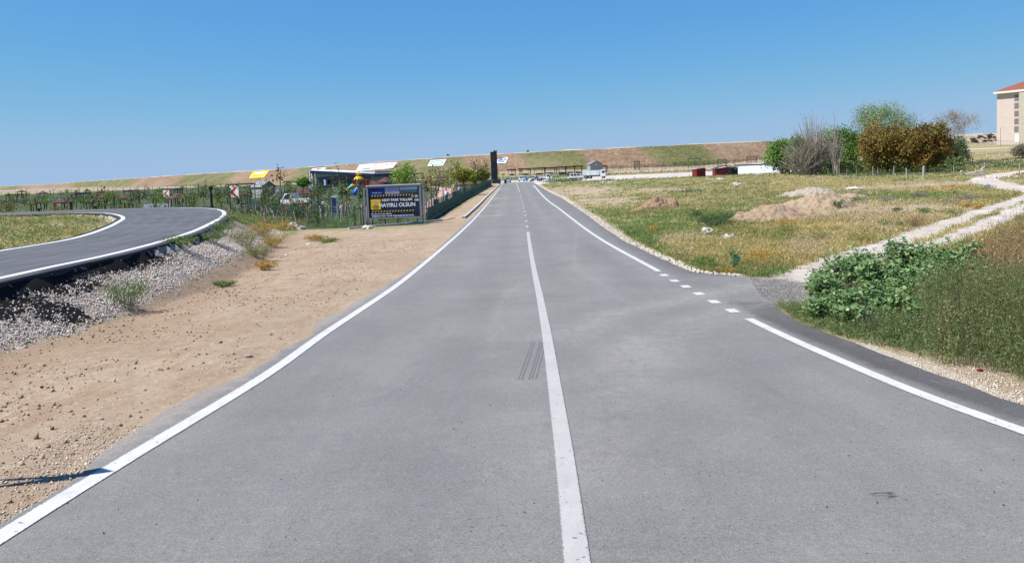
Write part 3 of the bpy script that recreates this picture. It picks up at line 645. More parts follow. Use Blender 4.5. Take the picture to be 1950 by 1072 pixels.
def cover(X, Y, rg):
    Z = ground_z(X, Y); px, py = proj(np.stack([X, Y, Z], 1))
    n = len(X); wts = np.zeros((n, 8)); a = 1.3*fbm(X, Y, 5, 4); b = 1.3*fbm(X+90, Y+40, 8, 4); c_ = fbm(X+33, Y-70, 2.5, 3)
    wts[:, 6] = .9+a; wts[:, 2] = .8-a+.3*c_; wts[:, 0] = .45+1.2*b; wts[:, 3] = .25-b+.4*c_; wts[:, 4] = .08+.25*(c_ > .5); wts[:, 5] = .1; wts[:, 1] = .1+b*.5
    lf = np.clip((1500-px)/200, 0, 1); wts[:, 3] -= .25*lf; wts[:, 2] -= .15*lf; wts[:, 0] += .35*lf; wts[:, 6] += .15*lf
    for hx, hy, rx, ry, k, s in hint: wts[:, k] += 2.8*s*np.exp(-((px-hx)/rx)**2-((py-hy)/ry)**2)
    wts = np.clip(wts, 0.01, None)**3.6; wts /= wts.sum(1)[:, None]
    r = np.clip(.5+.5*fbm(X*1.7+60, Y*1.1, .9, 3)+.28*rg.standard_normal(n), 0, .999)[:, None]; kind = (np.cumsum(wts, 1) < r).sum(1).clip(0, 7)
    col = np.array([PALS[k][rg.integers(0, len(PALS[k]))] for k in kind])
    return Z, kind, col, px, py
def att_at(X, Y, name_fn): return name_fn(X, Y)
bare_c = []
for px, py, rx, ry in ((1100, 365, 6, 28), (1150, 385, 3.5, 11), (1260, 362, 5, 7), (1540, 395, 5, 6), (1780, 352, 12, 5), (1690, 400, 8, 4)):
    c0 = hit(px, py); bare_c.append((c0[0], c0[1], rx, ry))
def keep_field(X, Y, rg, trackpad=.1):
    k = (X > xRE(Y)+.28+.02*np.clip(Y-20, 0, 25))
    t = np.maximum.reduce([.62-seg_dist(X, Y, r0), .62-seg_dist(X, Y, r2), 1.5-seg_dist(X, Y, top1), .35-seg_dist(X, Y, top2)])
    k &= t < -trackpad+.25*rg.standard_normal(len(X))*.5
    k &= sdf(X, Y, APR) < -.1
    k &= sdf(X, Y, LOTP) < 0
    bb = np.zeros(len(X))
    for bx_, by_, rx, ry in bare_c: bb = np.maximum(bb, np.exp(-((X-bx_)/rx)**2-((Y-by_)/ry)**2))
    bare_n = np.clip((fbm(X, Y, 1.25, 5)-.05)*2.2, 0, .75)
    k &= rg.random(len(X)) > np.clip(bb*1.1+bare_n*.7+.0, 0, .93)
    return k
APR = hits([(1323, 521), (1394, 526), (1445, 529), (1500, 532), (1545, 545), (1560, 565), (1535, 592), (1500, 603), (1474, 585), (1400, 570), (1340, 545)])
LOTP = np.array([[-3.2, 222], [5.4, 176], [8.5, 182], [14, 200], [30, 208], [60, 196], [95, 205], [140, 240], [140, 262], [60, 262], [-3, 262]])
def grass_patch(name, n, ymin, ymax, k0, k1, seed, nb, hm, label, keep=keep_field, wk=1.0, p=1.35):
    rg = np.random.default_rng(seed)
    X, Y = sample_field(n, ymin, ymax, k0, k1, rg, p); kk = keep(X, Y, rg); X, Y = X[kk], Y[kk]
    Z, kind, col, px, py = cover(X, Y, rg)
    hh = np.array([.26, .20, .33, .36, .30, .55, .28, .4])[kind]*hm*(.6+.8*rg.random(len(X)))
    rep = np.repeat(np.arange(len(X)), nb); m_ = len(rep)
    sp = (.05+.0022*Y[rep]); P = np.stack([X[rep]+rg.standard_normal(m_)*sp, Y[rep]+rg.standard_normal(m_)*sp, Z[rep]-.02], 1)
    cc = np.clip(col[rep]*(1+.12*rg.standard_normal((m_, 1))), .02, .8)
    V, F, Cc = blades(P, hh[rep]*(.6+.6*rg.random(m_)), .006+.00055*Y[rep]*wk, .35+.9*rg.random(m_), cc, rg)
    o = link(name, np_mesh(name, V, F, Cc), None, GRASS); tag(o, label, 'grass', kind='stuff'); return o
grass_patch('field_grass', 30000, 15, 45, .15, .86, 1, 8, .62, 'dry yellow and green grass on the vacant field beside the road', p=1.7)
grass_patch('field_grass', 34000, 40, 230, .02, .86, 2, 6, .62, 'distant green and straw coloured grass across the vacant field', p=1.7, wk=1.1)
def leafy_cover(name, n, ymin, ymax, k0, k1, seed, nc, label, p=1.7):
    rg = np.random.default_rng(seed); X, Y = sample_field(n, ymin, ymax, k0, k1, rg, p); kk = keep_field(X, Y, rg, .25); X, Y = X[kk], Y[kk]
    Z, kind, col, px, py = cover(X, Y, rg); H = np.array([.24, .16, .28, .34, .32, .55, .30, .36])[kind]*(.6+.9*rg.random(len(X))); Rr = .10+.22*rg.random(len(X))+.0012*Y
    k = np.repeat(np.arange(len(X)), nc); m_ = len(k); u = rg.standard_normal((m_, 2))*Rr[k][:, None]*.5; t = rg.random(m_)**.7
    P = np.stack([X[k]+u[:, 0], Y[k]+u[:, 1], Z[k]+H[k]*t*np.clip(1-(u**2).sum(1)/Rr[k]**2*.3, .2, 1)], 1)
    cc = np.clip(col[k]*(1+.12*rg.standard_normal((m_, 1)))*(1+.15*(t[:, None]-.5)), .01, .8)
    V, F, Cc = cards(P, (.028+.0016*Y[k])*(.6+.8*rg.random(m_)), .32, cc, rg, .1); tag(link(name, np_mesh(name, V, F, Cc), None, GRASS), label, 'weeds', kind='stuff')
leafy_cover('field_weeds', 9500, 15.5, 60, .16, .86, 51, 15, 'low leafy weeds and dry herbs mixed through the near field')
leafy_cover('field_weeds', 8500, 50, 220, .03, .86, 52, 9, 'low leafy weeds and dry herbs over the far field')
# low weeds along the road edge: the fringe is denser and greener
def keep_left(X, Y, rg):
    d = sdf(X, Y, ramp_poly); return (d < -.5) & (sdf(X, Y, TOE) < -.1)
TOE = toe
# ------------------------------------------------------------------ leafy weeds
def weed(name, base, r, h, nst, nlf, ls, cols, seed, asp=.35, stemcol=(.22, .22, .10), flat=0., droop=.0, leafy=.35, rs=.004, upright=.6, extra=None, core=1.0):
    """stems fan out from the root, small leaves sit along them"""
    rg = np.random.default_rng(seed); az = rg.random(nst)*6.283; q = np.sqrt(rg.random(nst))*r
    top = np.stack([np.cos(az)*q, np.sin(az)*q, h*(.55+.45*rg.random(nst))*np.sqrt(np.clip(1-(q/r)**2*.65, 0, 1))], 1)
    root = np.stack([np.cos(az)*q*.25*core, np.sin(az)*q*.25*core, -.03+0*q], 1); mid = root+(top-root)*.5+np.stack([np.cos(az)*q*(-.12), np.sin(az)*q*(-.12), .1*h+0*q], 1)
    parts = [sticks(root, mid, rs, rs*.8, stemcol), sticks(mid, top, rs*.8, rs*.4, stemcol)]
    k = rg.integers(0, nst, nlf); t = leafy+(1-leafy)*rg.random(nlf); t = t[:, None]
    P = np.where(t < .5, root[k]+(mid[k]-root[k])*t*2, mid[k]+(top[k]-mid[k])*(t*2-1))
    P = P+rg.standard_normal((nlf, 3))*[r*.09, r*.09, h*.05]; P[:, 2] = np.clip(P[:, 2], .01, None)
    clump = pal(rg, nst, cols)[k]; c = np.clip(clump*(1+.15*rg.standard_normal((nlf, 1))), .01, .8)
    parts.append(cards(P, ls*(.6+.8*rg.random(nlf)), asp, c, rg, flat, droop))
    if extra:
        ncol, nn, sz = extra; kk = rg.integers(0, nst, nn); Q = top[kk]+rg.standard_normal((nn, 3))*.03; parts.append(cards(Q, sz, .9, pal(rg, nn, ncol), rg, .5))
    V, F, Cc = join(parts)
    o = link(name, np_mesh(name, V, F, Cc), None, LEAF); o.location = tuple(float(v) for v in base); return o
def lobed(P, s, col, rg, flat=1.1):
    """mallow leaves: cupped round blade with seven rim points"""
    n = len(P); nrm = rg.standard_normal((n, 3))*.62; nrm[:, 2] = np.abs(nrm[:, 2])+flat*.75; nrm[:, 1] -= .25; nrm = unit(nrm)
    a = unit(np.cross(nrm, rg.standard_normal((n, 3)))); b = np.cross(nrm, a); V = [P]
    for k in range(8):
        q = 2*math.pi*k/8; rr = s*(.55 if k % 2 else .42)*(1.0 if k else .25)
        V.append(P+(a*math.cos(q)+b*math.sin(q))*rr[:, None]+nrm*(rr*(.28 if k % 2 else .12))[:, None])
    V = np.stack(V, 1).reshape(-1, 3); i = np.arange(n)[:, None]*9
    F = np.concatenate([i+[[0, 1, 2, 3]], i+[[0, 3, 4, 5]], i+[[0, 5, 6, 7]], i+[[0, 7, 8, 1]]]).reshape(-1, 4)
    return V, F, np.repeat(col, 9, 0)
def mallow(px, py, r, h, seed, label):
    c = hit(px, py); rg = np.random.default_rng(seed); nst = int(26*r/.6); az = rg.random(nst)*6.283; q = np.sqrt(rg.random(nst))*r
    top = np.stack([np.cos(az)*q, np.sin(az)*q, h*(.72+.28*rg.random(nst))*np.sqrt(np.clip(1-(q/r)**2*.7, 0, 1))], 1); root = np.stack([np.cos(az)*q*.3, np.sin(az)*q*.3, 0*q], 1)
    e = empty('mallow_plant', c, 0, label, 'plant', 'mallow plants in the roadside clump')
    V, F, Cc = sticks(root, top, .009, .004, (.17, .20, .09)); link('stem', np_mesh('stem', V, F, Cc), e, LEAF)
    nl = int(1750*(r/.6)**1.5); k = rg.integers(0, nst, nl); t = (.12+.88*np.sqrt(rg.random(nl)))[:, None]
    P = root[k]+(top[k]-root[k])*t+rg.standard_normal((nl, 3))*[.075, .075, .05]; P[:, 2] = np.clip(P[:, 2], .02, None)
    col = pal(rg, nl, [(.11, .205, .062), (.145, .25, .08), (.18, .295, .115), (.085, .165, .05), (.215, .32, .14)], .14)
    V, F, Cc = lobed(P, (.028+.085*rg.random(nl)**1.6), col, rg); link('foliage', np_mesh('foliage', V, F, Cc), e, LEAF)['kind'] = 'stuff'
    nf_ = int(5+8*rg.random()); kk = rg.integers(0, nst, nf_); V, F, Cc = lobed(root[kk]+(top[kk]-root[kk])*.93+rg.standard_normal((nf_, 3))*.05, np.full(nf_, .045), pal(rg, nf_, [(.62, .36, .40), (.7, .5, .52)], .08), rg, .4)
    link('flower', np_mesh('flower', V, F, Cc), e, LEAF)['kind'] = 'stuff'
    return e
mal = [(1565, 585, .42, .72, 'leafy mallow at the left end of the roadside clump, nearest the gravel apron'), (1592, 560, .50, .88, 'second mallow from the left end of the roadside clump'), (1630, 545, .50, .98, 'tall mallow rising before the pale track, left of centre in the clump'), (1672, 575, .5, .95, 'mallow in the front middle of the roadside clump above fine dark weeds'),
       (1700, 548, .5, 1.22, 'tall mallow with lone top shoots standing out against the pale track'), (1745, 550, .5, 1.12, 'mallow behind the middle of the clump, its tip against the pale track'), (1745, 592, .5, .9, 'low spreading mallow at the front right of the clump'),
       (1790, 556, .5, 1.13, 'mallow at the right of the clump beside tan dry weeds'), (1800, 600, .45, .88, 'mallow at the lower right of the clump mixed with fine weeds'), (1800, 578, .5, 1.2, 'bushy mallow standing tall at the right of the clump above the fine weeds'), (1822, 600, .45, 1.15, 'mallow rising through fine weeds near the right end of the clump'), (1842, 578, .48, 1.25, 'last mallow at the right end of the clump'),
       (1578, 612, .38, .5, 'low mallow in front at the left end, its leaves over the road edge'), (1622, 620, .42, .58, 'low front mallow below the tall one left of centre'), (1668, 618, .42, .66, 'front mallow just above the road edge in the middle of the clump'), (1712, 622, .4, .66, 'front mallow right of the middle, among dark fine weeds'), (1762, 628, .38, .62, 'small mallow poking out of the dark weeds at the front right')]
for i, (px, py, r, h, lab) in enumerate(mal): mallow(px, py, r, h, 40+i, lab)
def thicket(name, fn, n, h, hv, ls, cols, seed, label, asp=.3, leaves=16, stemc=(.2, .2, .09), extra=None, wide=.10):
    """a mass of fine stemmed weeds over a patch of ground"""
    rg = np.random.default_rng(seed); X, Y = fn(n, rg); n = len(X); Z = ground_z(X, Y); H = h(X, Y)*(1-hv*rg.random(n))
    root = np.stack([X, Y, Z-.02], 1); top = root+np.stack([rg.standard_normal(n)*wide*1.3, rg.standard_normal(n)*wide*1.3, H], 1)
    parts = [sticks(root, top, .0035, .0018, stemc)]
    nl = n*leaves; k = np.repeat(np.arange(n), leaves); t = (.1+.9*rg.random(nl)**.8)[:, None]; P = root[k]+(top[k]-root[k])*t+rg.standard_normal((nl, 3))*[wide*.55, wide*.55, .03]
    zone = ((fbm(X, Y, .9, 3)+1)/2*len(cols)).astype(int).clip(0, len(cols)-1); base = np.array(cols)[np.where(rg.random(n) < .6, zone, rg.integers(0, len(cols), n))]
    c = np.clip(base[k]*(1+.22*rg.standard_normal((nl, 1))), .01, .8); parts.append(cards(P, ls*(.6+.8*rg.random(nl)), asp, c, rg, .2))
    if extra: 
        nn = extra[1]; kk = rg.integers(0, n, nn); parts.append(cards(top[kk], extra[2], .9, pal(rg, nn, extra[0]), rg, .5))
    V, F, Cc = join(parts); o = link(name, np_mesh(name, V, F, Cc), None, LEAF); tag(o, label, 'weeds', kind='stuff'); return o
def inpoly(P, soft=.15):
    P = np.asarray(P)
    def f(n, rg):
        lo = P.min(0); hi = P.max(0); X = lo[0]+(hi[0]-lo[0])*rg.random(n*3); Y = lo[1]+(hi[1]-lo[1])*rg.random(n*3)
        k = inside(X, Y, P) & (sdf(X, Y, P) > soft*rg.random(n*3)); return X[k][:n], Y[k][:n]
    return f
front = np.vstack([[[float(xRE(y))+.03, y] for y in (14.9, 14.5, 14.2, 13.4, 12.6, 12.0)], hits([(1668, 660), (1700, 663), (1738, 672), (1768, 692), (1860, 705), (1950, 725), (2060, 765)])])
gp = np.vstack([front, [front[-1]+[1.2, 1.2]], hits([(2100, 560), (1950, 590), (1850, 610), (1700, 600), (1600, 590), (1545, 590)])])
hedge_h = lambda X, Y: .30+.62*np.clip(sdf(X, Y, gp)/.8, 0, 1)
FG = [(.08, .15, .045), (.11, .185, .06), (.15, .22, .08), (.12, .18, .045), (.20, .25, .09), (.27, .25, .09)]
hedge_h2 = lambda X, Y: hedge_h(X, Y)*(1+.38*fbm(X, Y, .7, 3))*np.where(X/Y < .53, .5, 1.28)
thicket('green_weeds', inpoly(gp, .03), 5000, hedge_h2, .5, .034, FG, 3, 'dense dark green fine leaved weeds along the right road shoulder', .26, 26, extra=([(.65, .45, .03)], 26, .028), wide=.075)
bp = np.vstack([hits([(1800, 610), (1840, 632), (1920, 640), (2100, 690)]), hits([(2300, 560), (2150, 490), (1990, 470), (1930, 480), (1880, 510), (1835, 560)])])
bh = lambda X, Y: 1.08+.65*np.clip(sdf(X, Y, bp)/1.0, 0, 1)
thicket('dry_weeds', inpoly(bp), 3000, bh, .5, .04, [(.42, .32, .14), (.32, .27, .11), (.22, .22, .08), (.38, .27, .12), (.50, .38, .19), (.28, .17, .09)], 4, 'tall straw and rust coloured weeds behind the mallow clump', .3, 15, stemc=(.34, .24, .12))
rgw = np.random.default_rng(66)
WP = [[(.08, .15, .05), (.11, .19, .06)], [(.16, .22, .07), (.20, .25, .08)], [(.26, .25, .10), (.20, .19, .07)], [(.10, .16, .08), (.13, .2, .1)], [(.34, .28, .13), (.26, .22, .1)]]
WN = ['dark green', 'light green', 'olive yellow', 'bluish green', 'straw coloured']
for i in range(46):
    px = rgw.uniform(1575, 1990); py = np.interp(px, [1560, 1650, 1760, 1860, 1990], [618, 645, 668, 688, 715])-rgw.random()**1.2*95; k = int(rgw.choice(5, p=[.34, .24, .18, .16, .08]))
    hh = rgw.uniform(.55, 1.0)*(1 if px > 1740 else .68); o = weed('tall_weed', hit(px, py), rgw.uniform(.22, .4), hh, 26, 620, .034, WP[k], 900+i, .24, stemcol=(.24, .24, .12), rs=.0035, leafy=.15); tag(o, WN[k]+' tall weed standing in the thicket along the right road shoulder', 'weed', WN[k]+' tall weeds in the roadside thicket')
for i in range(18):
    px = rgw.uniform(1838, 2000); py = rgw.uniform(520, 625); o = weed('dry_stalk_weed', hit(px, py), rgw.uniform(.25, .45), rgw.uniform(1.0, 1.5), 24, 460, .03, [(.44, .33, .15), (.38, .29, .13)], 960+i, .3, stemcol=(.42, .32, .17), rs=.0045, leafy=.3, extra=([(.27, .11, .05), (.34, .17, .08)], 30, .04)); tag(o, 'dry stalky weed with rust coloured seed heads at the right edge', 'weed', 'dry stalky weeds at the right edge')
# dry bushy weeds between junction and field
wlist = [(1345, 508, .42, .42, BRIGHT, 'bright green grassy weed at the junction corner'), (1300, 490, .45, .55, PALE, 'pale dry weed behind the green tuft near the junction'), (1350, 480, .6, .6, DRY, 'broad straw coloured weed right of the junction fringe'),
         (1395, 500, .35, .55, OLIVE, 'dark stemmed olive weed beside the leafy plant'), (1455, 500, .6, .5, ORANGE, 'mustard yellow weed beside the junction gravel'), (1400, 520, .5, .22, ORANGE, 'low yellow weed at the edge of the dark gravel'), (1235, 468, .42, .38, GREEN, 'rounded green weed on the road verge before the dry patch'),
         (1200, 448, .5, .32, GREEN, 'low green weed close to the pale verge'), (1245, 440, .35, .3, ORANGE, 'small orange weed on the verge'), (1535, 490, .7, .65, PALE, 'large pale tan weed left of the track mouth'), (1500, 445, .7, .55, OLIVE, 'olive weed in front of the big dirt heap'), (1497, 432, .55, .5, ORANGE, 'yellow weed tuft at the foot of the big dirt heap'),
         (1610, 455, .6, .5, DRY, 'straw weed at the left of the track'), (1560, 460, .6, .5, OLIVE, 'green and straw weed before the rust coloured soil'), (1650, 462, .6, .4, OLIVE, 'low olive weed close to the pale track'), (1470, 525, .55, .2, GREEN, 'flat green weed where the dark gravel ends'), (1742, 432, .6, .6, BROWN, 'brown round weed beside the upper rut'),
         (1712, 435, .4, .45, OLIVE, 'green weed left of the brown round weed'), (1684, 432, .4, .45, OLIVE, 'leggy green weed left of the track'), (1758, 408, .6, .5, GREEN, 'bushy green weed in the middle field'), (1710, 405, .35, .45, DARKG, 'small dark weed in the middle field'), (1812, 412, .4, .5, OLIVE, 'green weed near the upper rut'), (1840, 395, .5, .35, ORANGE, 'orange and green weed by the track bend'),
         (1862, 398, .5, .4, ORANGE, 'mustard weed right beside the upper rut'), (1550, 398, .7, .6, DARKG, 'dark green weed growing on the dirt heap'), (1595, 397, .6, .8, DARKG, 'upright dark weed at the right foot of the dirt heap'), (1630, 385, .6, .4, GREEN, 'green weed behind the dirt heap'), (1385, 423, .6, .7, DARKG, 'dark upright weed left of the big dirt heap'), (1355, 428, .6, .7, DARKG, 'dark green weed clump before the white boulder'),
         (1325, 415, .5, .6, DARKG, 'dark green reedy weed left of the white boulder'), (1240, 402, .6, .4, GREEN, 'green weed under the small dirt heap'), (1220, 395, .5, .35, ORANGE, 'orange weed left of the small dirt heap')]
for i, (px, py, r, h, colr, lab) in enumerate(wlist):
    o = weed('weed', hit(px, py), r, h, 42, 520, .035+.0011*hit(px, py)[1], colr, 100+i, .3, stemcol=colr[0], rs=.003); tag(o, lab, 'weed', 'weeds on the vacant field')
# grey thorny domes in the middle field
for i, (px, py, r, h, lab) in enumerate([(1690, 385, .9, .6, 'grey thorny cushion left of the orange weed'), (1750, 375, .8, .55, 'pale grey thorn cushion behind green weeds'), (1838, 383, 1.0, .65, 'grey purple thorn dome beside the orange weed near the track'), (1805, 388, .7, .4, 'low grey thorn cushion left of the thorn dome'), (1640, 382, .6, .4, 'small grey thorn cushion right of the dirt heap')]):
    o = weed('thorn_cushion', hit(px, py), r, h, 160, 500, .06, [(.30, .26, .25), (.36, .31, .28)], 300+i, .15, stemcol=(.30, .26, .25), rs=.006, core=2.); tag(o, lab, 'thorn bush', 'grey thorn cushions in the field')
o = weed('thistle', hit(1398, 520), .25, .62, 9, 60, .16, [(.10, .22, .10), (.2, .34, .2)], 330, .38, stemcol=(.12, .2, .1), rs=.008); tag(o, 'dark glossy broad leaved plant at the corner of the junction', 'plant')
# left side weeds
lw = [(240, 582, .42, .62, GREEN, 'lone green bushy weed at the foot of the gravel slope', 'lonely'), (340, 470, .45, .35, GREEN, 'green weed under the white line of the bend'), (405, 462, .45, .45, GREEN, 'green weed on the slope below the bend'), (425, 445, .5, .5, BRIGHT, 'bright green weed close behind the slope shoulder'), (465, 470, .6, .75, OLIVE, 'dark olive bush on the gravel heap'),
      (500, 450, .6, .7, ORANGE, 'rust orange bush on top of the gravel heap'), (495, 492, .5, .6, OLIVE, 'grey green bush at the lower end of the gravel heap'), (520, 470, .5, .55, ORANGE, 'yellow and rust bush right of the gravel heap'), (540, 440, .7, .6, ORANGE, 'yellow bush near the pale boulders'), (470, 430, .8, .5, BRIGHT, 'wide green weed behind the gravel heap'),
      (440, 425, .7, .45, GREEN, 'green weed next to the outer edge of the bend'), (505, 425, .7, .4, OLIVE, 'olive weed at the fence corner'), (600, 458, .5, .3, ORANGE, 'low yellow weed on the sandy verge'), (625, 462, .5, .22, BRIGHT, 'flat green weed on the sandy verge'), (425, 545, .3, .15, GREEN, 'small flat weed on the sandy verge below the gravel'),
      (610, 432, 1.1, .75, DARKG, 'dark green weed mass at the fence left of the kerb end'), (650, 433, 1.1, .75, GREEN, 'green weed mass at the fence beside the kerb end'), (580, 430, .8, .5, OLIVE, 'olive weed by the pale boulders'), (505, 515, .3, .35, ORANGE, 'small yellow weed at the foot of the gravel heap')]
for i, t in enumerate(lw):
    px, py, r, h, colr, lab = t[:6]; c0 = hit(px, py); r *= 1.5; h *= 1.25; o = weed('weed', c0, r, h, 70, int(1100), .036+.0011*c0[1], colr, 400+i, .28, stemcol=colr[0], rs=.003); tag(o, lab, 'weed', 'weeds beside the gravel slope')
isl = np.vstack([inner[1:9]+[-.8, 0], [[-31, 57], [-60, 60], [-60, 20]]])
ICOL = [(.13, .22, .05), (.16, .25, .06), (.26, .27, .07), (.36, .28, .07), (.14, .22, .06), (.18, .26, .07)]
def islf(n, rg):
    X, Y = inpoly(isl, .3)(n, rg); k = (fbm(X, Y, 3.0, 3) > -.3) | (rg.random(len(X)) < .25); k |= (X > -24) & (rg.random(len(X)) < .8); return X[k], Y[k]
thicket('island_weeds', islf, 10000, lambda X, Y: .25+.35*np.clip((fbm(X, Y, 4, 3)+.6), 0, 1), .5, .10, ICOL, 8, 'green and mustard weeds inside the hairpin bend', .3, 14, wide=.2)
st = hits([(428, 418), (470, 412), (540, 424), (575, 436), (556, 456), (530, 476), (508, 498), (470, 486), (440, 452)])
thicket('slope_top_weeds', inpoly(st, .1), 1500, lambda X, Y: .30+.4*np.clip(.5+fbm(X, Y, 1.6, 3), 0, 1), .5, .075, [(.13, .22, .05), (.18, .26, .07), (.22, .24, .07), (.42, .28, .06), (.38, .24, .06), (.14, .19, .07)], 12, 'green, olive and rust yellow weeds on the gravel heap beside the bend', .3, 12, wide=.16)
def fencew(n, rg):
    X = -48+30*rg.random(n); Y = 69+4*rg.random(n)+(X+20)*-.06; return X, Y
thicket('park_edge_weeds', fencew, 1500, lambda X, Y: .35+0*X, .5, .12, ICOL, 9, 'green weeds behind the far side of the bend', .3, 8, wide=.2)
def outw(n, rg):
    P = resample(offset(outer_c, 1.6), 400); s = rg.integers(130, 250, n); return P[s, 0]+rg.standard_normal(n)*.6, P[s, 1]+rg.standard_normal(n)*.6
thicket('shoulder_weeds', outw, 1400, lambda X, Y: .42+0*X, .5, .09, [(.14, .21, .06), (.18, .25, .07), (.25, .27, .08)], 10, 'green weeds along the outer shoulder of the bend', .3, 9, wide=.15)
# ------------------------------------------------------------------ stones
def stones(name, X, Y, s, cols, seed, label, mat, sink=.25):
    rg = np.random.default_rng(seed); n = len(X); Z = ground_z(X, Y)
    B = np.array([[1, 0, 0], [-1, 0, 0], [0, 1, 0], [0, -1, 0], [0, 0, 1], [0, 0, -1]])*1.0
    Fo_ = np.array([[0, 2, 4], [2, 1, 4], [1, 3, 4], [3, 0, 4], [2, 0, 5], [1, 2, 5], [3, 1, 5], [0, 3, 5]])
    s = np.broadcast_to(s, (n,)); V = B[None]*(.6+.8*rg.random((n, 6, 1)))*s[:, None, None]*.5; V = V*np.stack([1+.3*rg.random(n), .8+.3*rg.random(n), .55+.4*rg.random(n)], 1)[:, None]
    q = rg.random(n)*6.28; cq, sq = np.cos(q)[:, None], np.sin(q)[:, None]; tl = rg.standard_normal((n, 2))*.5
    x = V[..., 0]*cq-V[..., 1]*sq; y = V[..., 0]*sq+V[..., 1]*cq; z = V[..., 2]+x*tl[:, :1]+y*tl[:, 1:]
    V = np.stack([x+X[:, None], y+Y[:, None], z+Z[:, None]+(s*(.5-sink)*.5)[:, None]], -1).reshape(-1, 3)
    F = (np.arange(n)[:, None, None]*6+Fo_[None]).reshape(-1, 3)
    o = link(name, np_mesh(name, V, F, np.repeat(pal(rg, n, cols, .12), 6, 0)), None, mat); tag(o, label, 'gravel', kind='stuff'); return o
m = NT('stone'); nn = m.noise(30, 3); m.col(m.mix(1., m.attr('Col', 'Color'), m.ramp(nn, [(.3, .8), (.7, 1.12)]), 'MULTIPLY')); STONE = m.m
rg = np.random.default_rng(21)
# gravel on the slope
s = rg.random(60000); P = resample(outer_c, 600); lim = np.searchsorted(P[:, 1], 36); i = (20+(lim-20)*s**.9).astype(int); off = .6+2.6*rg.random(len(i)); 
Q = P[i]; T = np.gradient(P, axis=0); T /= np.linalg.norm(T, axis=1)[:, None]; T = T[i]; X = Q[:, 0]+T[:, 1]*off+.05*rg.standard_normal(len(i)); Y = Q[:, 1]-T[:, 0]*off+.25*rg.standard_normal(len(i))
k = (sdf(X, Y, toe) > .1*rg.standard_normal(len(X))+.05) & (Y > 7); X, Y = X[k], Y[k]
bt_ = np.maximum.reduce([np.exp(-((X-a)/w1)**2-((Y-b)/w2)**2) for a, b, w1, w2 in BIT])
k = rg.random(len(X)) > np.clip(bt_*1.5*(1+.9*fbm(X*1.6, Y*.8, .5, 3)), 0, .86); X, Y = X[k], Y[k]
stones('slope_gravel', X, Y, .018+.034*rg.random(len(X))**1.5+.0005*Y, [(.54, .48, .42), (.47, .41, .35), (.60, .54, .47), (.42, .36, .30), (.50, .42, .33)], 22, 'grey white crushed stone on the slope below the bend', STONE)
# clods and pebbles on the sand
n = 30000; X = -3.9-6.5*rg.random(n)**.8; Y = 4.5+36*rg.random(n)**1.3; k = (X < xLE(Y)-.1) & (sdf(X, Y, toe) < 0.1) & (fbm(X, Y, 1.6, 3)+.35*rg.standard_normal(n)+.35*np.clip(1+sdf(X, Y, toe)*-.0-np.abs(sdf(X, Y, toe))*.6, 0, 1) > .2); X, Y = X[k], Y[k]
stones('dirt_clods', X, Y, .013+.05*rg.random(len(X))**5, [(.30, .21, .14), (.36, .26, .18), (.26, .17, .11)], 23, 'small clods of brown soil scattered over the sandy verge', STONE)
n = 3000; Y = 4.6+3.4*rg.random(n)**1.5; X = xLE(Y)+.05-.75*rg.random(n)**1.3; stones('edge_gravel', X, Y, .009+.018*rg.random(n)**2, [(.46, .38, .28), (.54, .46, .36), (.38, .30, .22), (.60, .55, .47)], 24, 'yellowish gravel spilled along the near left road edge', STONE, .1)
n = 3600; Y = 7+4.6*rg.random(n); X = xRE(Y)+.0+.6*rg.random(n)**1.3; k = Y < 9.0+1.8*rg.random(n)**2; stones('verge_gravel', X[k], Y[k], .010+.022*rg.random(k.sum())**2, [(.46, .40, .32), (.54, .48, .40), (.42, .34, .26)], 25, 'pale gravel on the near right verge', STONE, .15)
n = 1500; Y = 20+60*rg.random(n)**1.5; X = xRE(Y)+.3*rg.random(n)+.01*np.clip(Y-20, 0, 30)*rg.random(n); stones('verge_stones', X, Y, .05+.06*rg.random(n), [(.46, .40, .33), (.52, .47, .40)], 26, 'pale stones along the far right road edge', STONE, .2)
n = 5000; Xa = 5.0+3*rg.random(n); Ya = 15.5+6*rg.random(n); k = (sdf(Xa, Ya, APR) > -.1) & (Xa > xRE(Ya)-.1); stones('apron_gravel', Xa[k], Ya[k], .015+.02*rg.random(k.sum()), [(.16, .155, .15), (.26, .25, .24), (.36, .33, .30)], 27, 'dark loose gravel where the dirt track meets the road', STONE, .1)
n = 900; Y = 5+22*rg.random(n)**1.3; X = xLL(Y)+(xRL(Y)-xLL(Y))*rg.random(n)
def on_road(name, X, Y, s, cols, seed, label):
    global ground_z
    g = ground_z; ground_z = lambda x, y: roadz(y); o = stones(name, X, Y, s, cols, seed, label, STONE, .1); ground_z = g; return o
on_road('road_grit', X, Y, .008+.012*rg.random(n)**3, [(.06, .055, .05), (.3, .28, .26), (.08, .07, .07)], 28, 'tiny stones lying on the asphalt')
def blob(name, c, d, mat, seed, rough=.3, parent=None, cut=True, sub=3, detail=2.0):
    """rock or heap: a lumpy solid sunk a little in the ground"""
    import bmesh
    bm = bmesh.new(); bmesh.ops.create_icosphere(bm, subdivisions=sub, radius=1)
    P = np.array([v.co[:] for v in bm.verts]); r = 1+rough*fbm(P[:, 0]*detail+seed, P[:, 1]*detail+P[:, 2]*1.7*detail, 1, 4)
    for v, q, rr in zip(bm.verts, P, r): v.co = (q[0]*rr*d[0]/2, q[1]*rr*d[1]/2, q[2]*rr*d[2]/2)
    me = bpy.data.meshes.new(name); bm.to_mesh(me); bm.free(); o = link(name, me, parent, mat); o.location = tuple(float(v) for v in c); return o
ROCK = simple('pale_rock', (.52, .47, .43), .9, .2, 5, bump=.6)
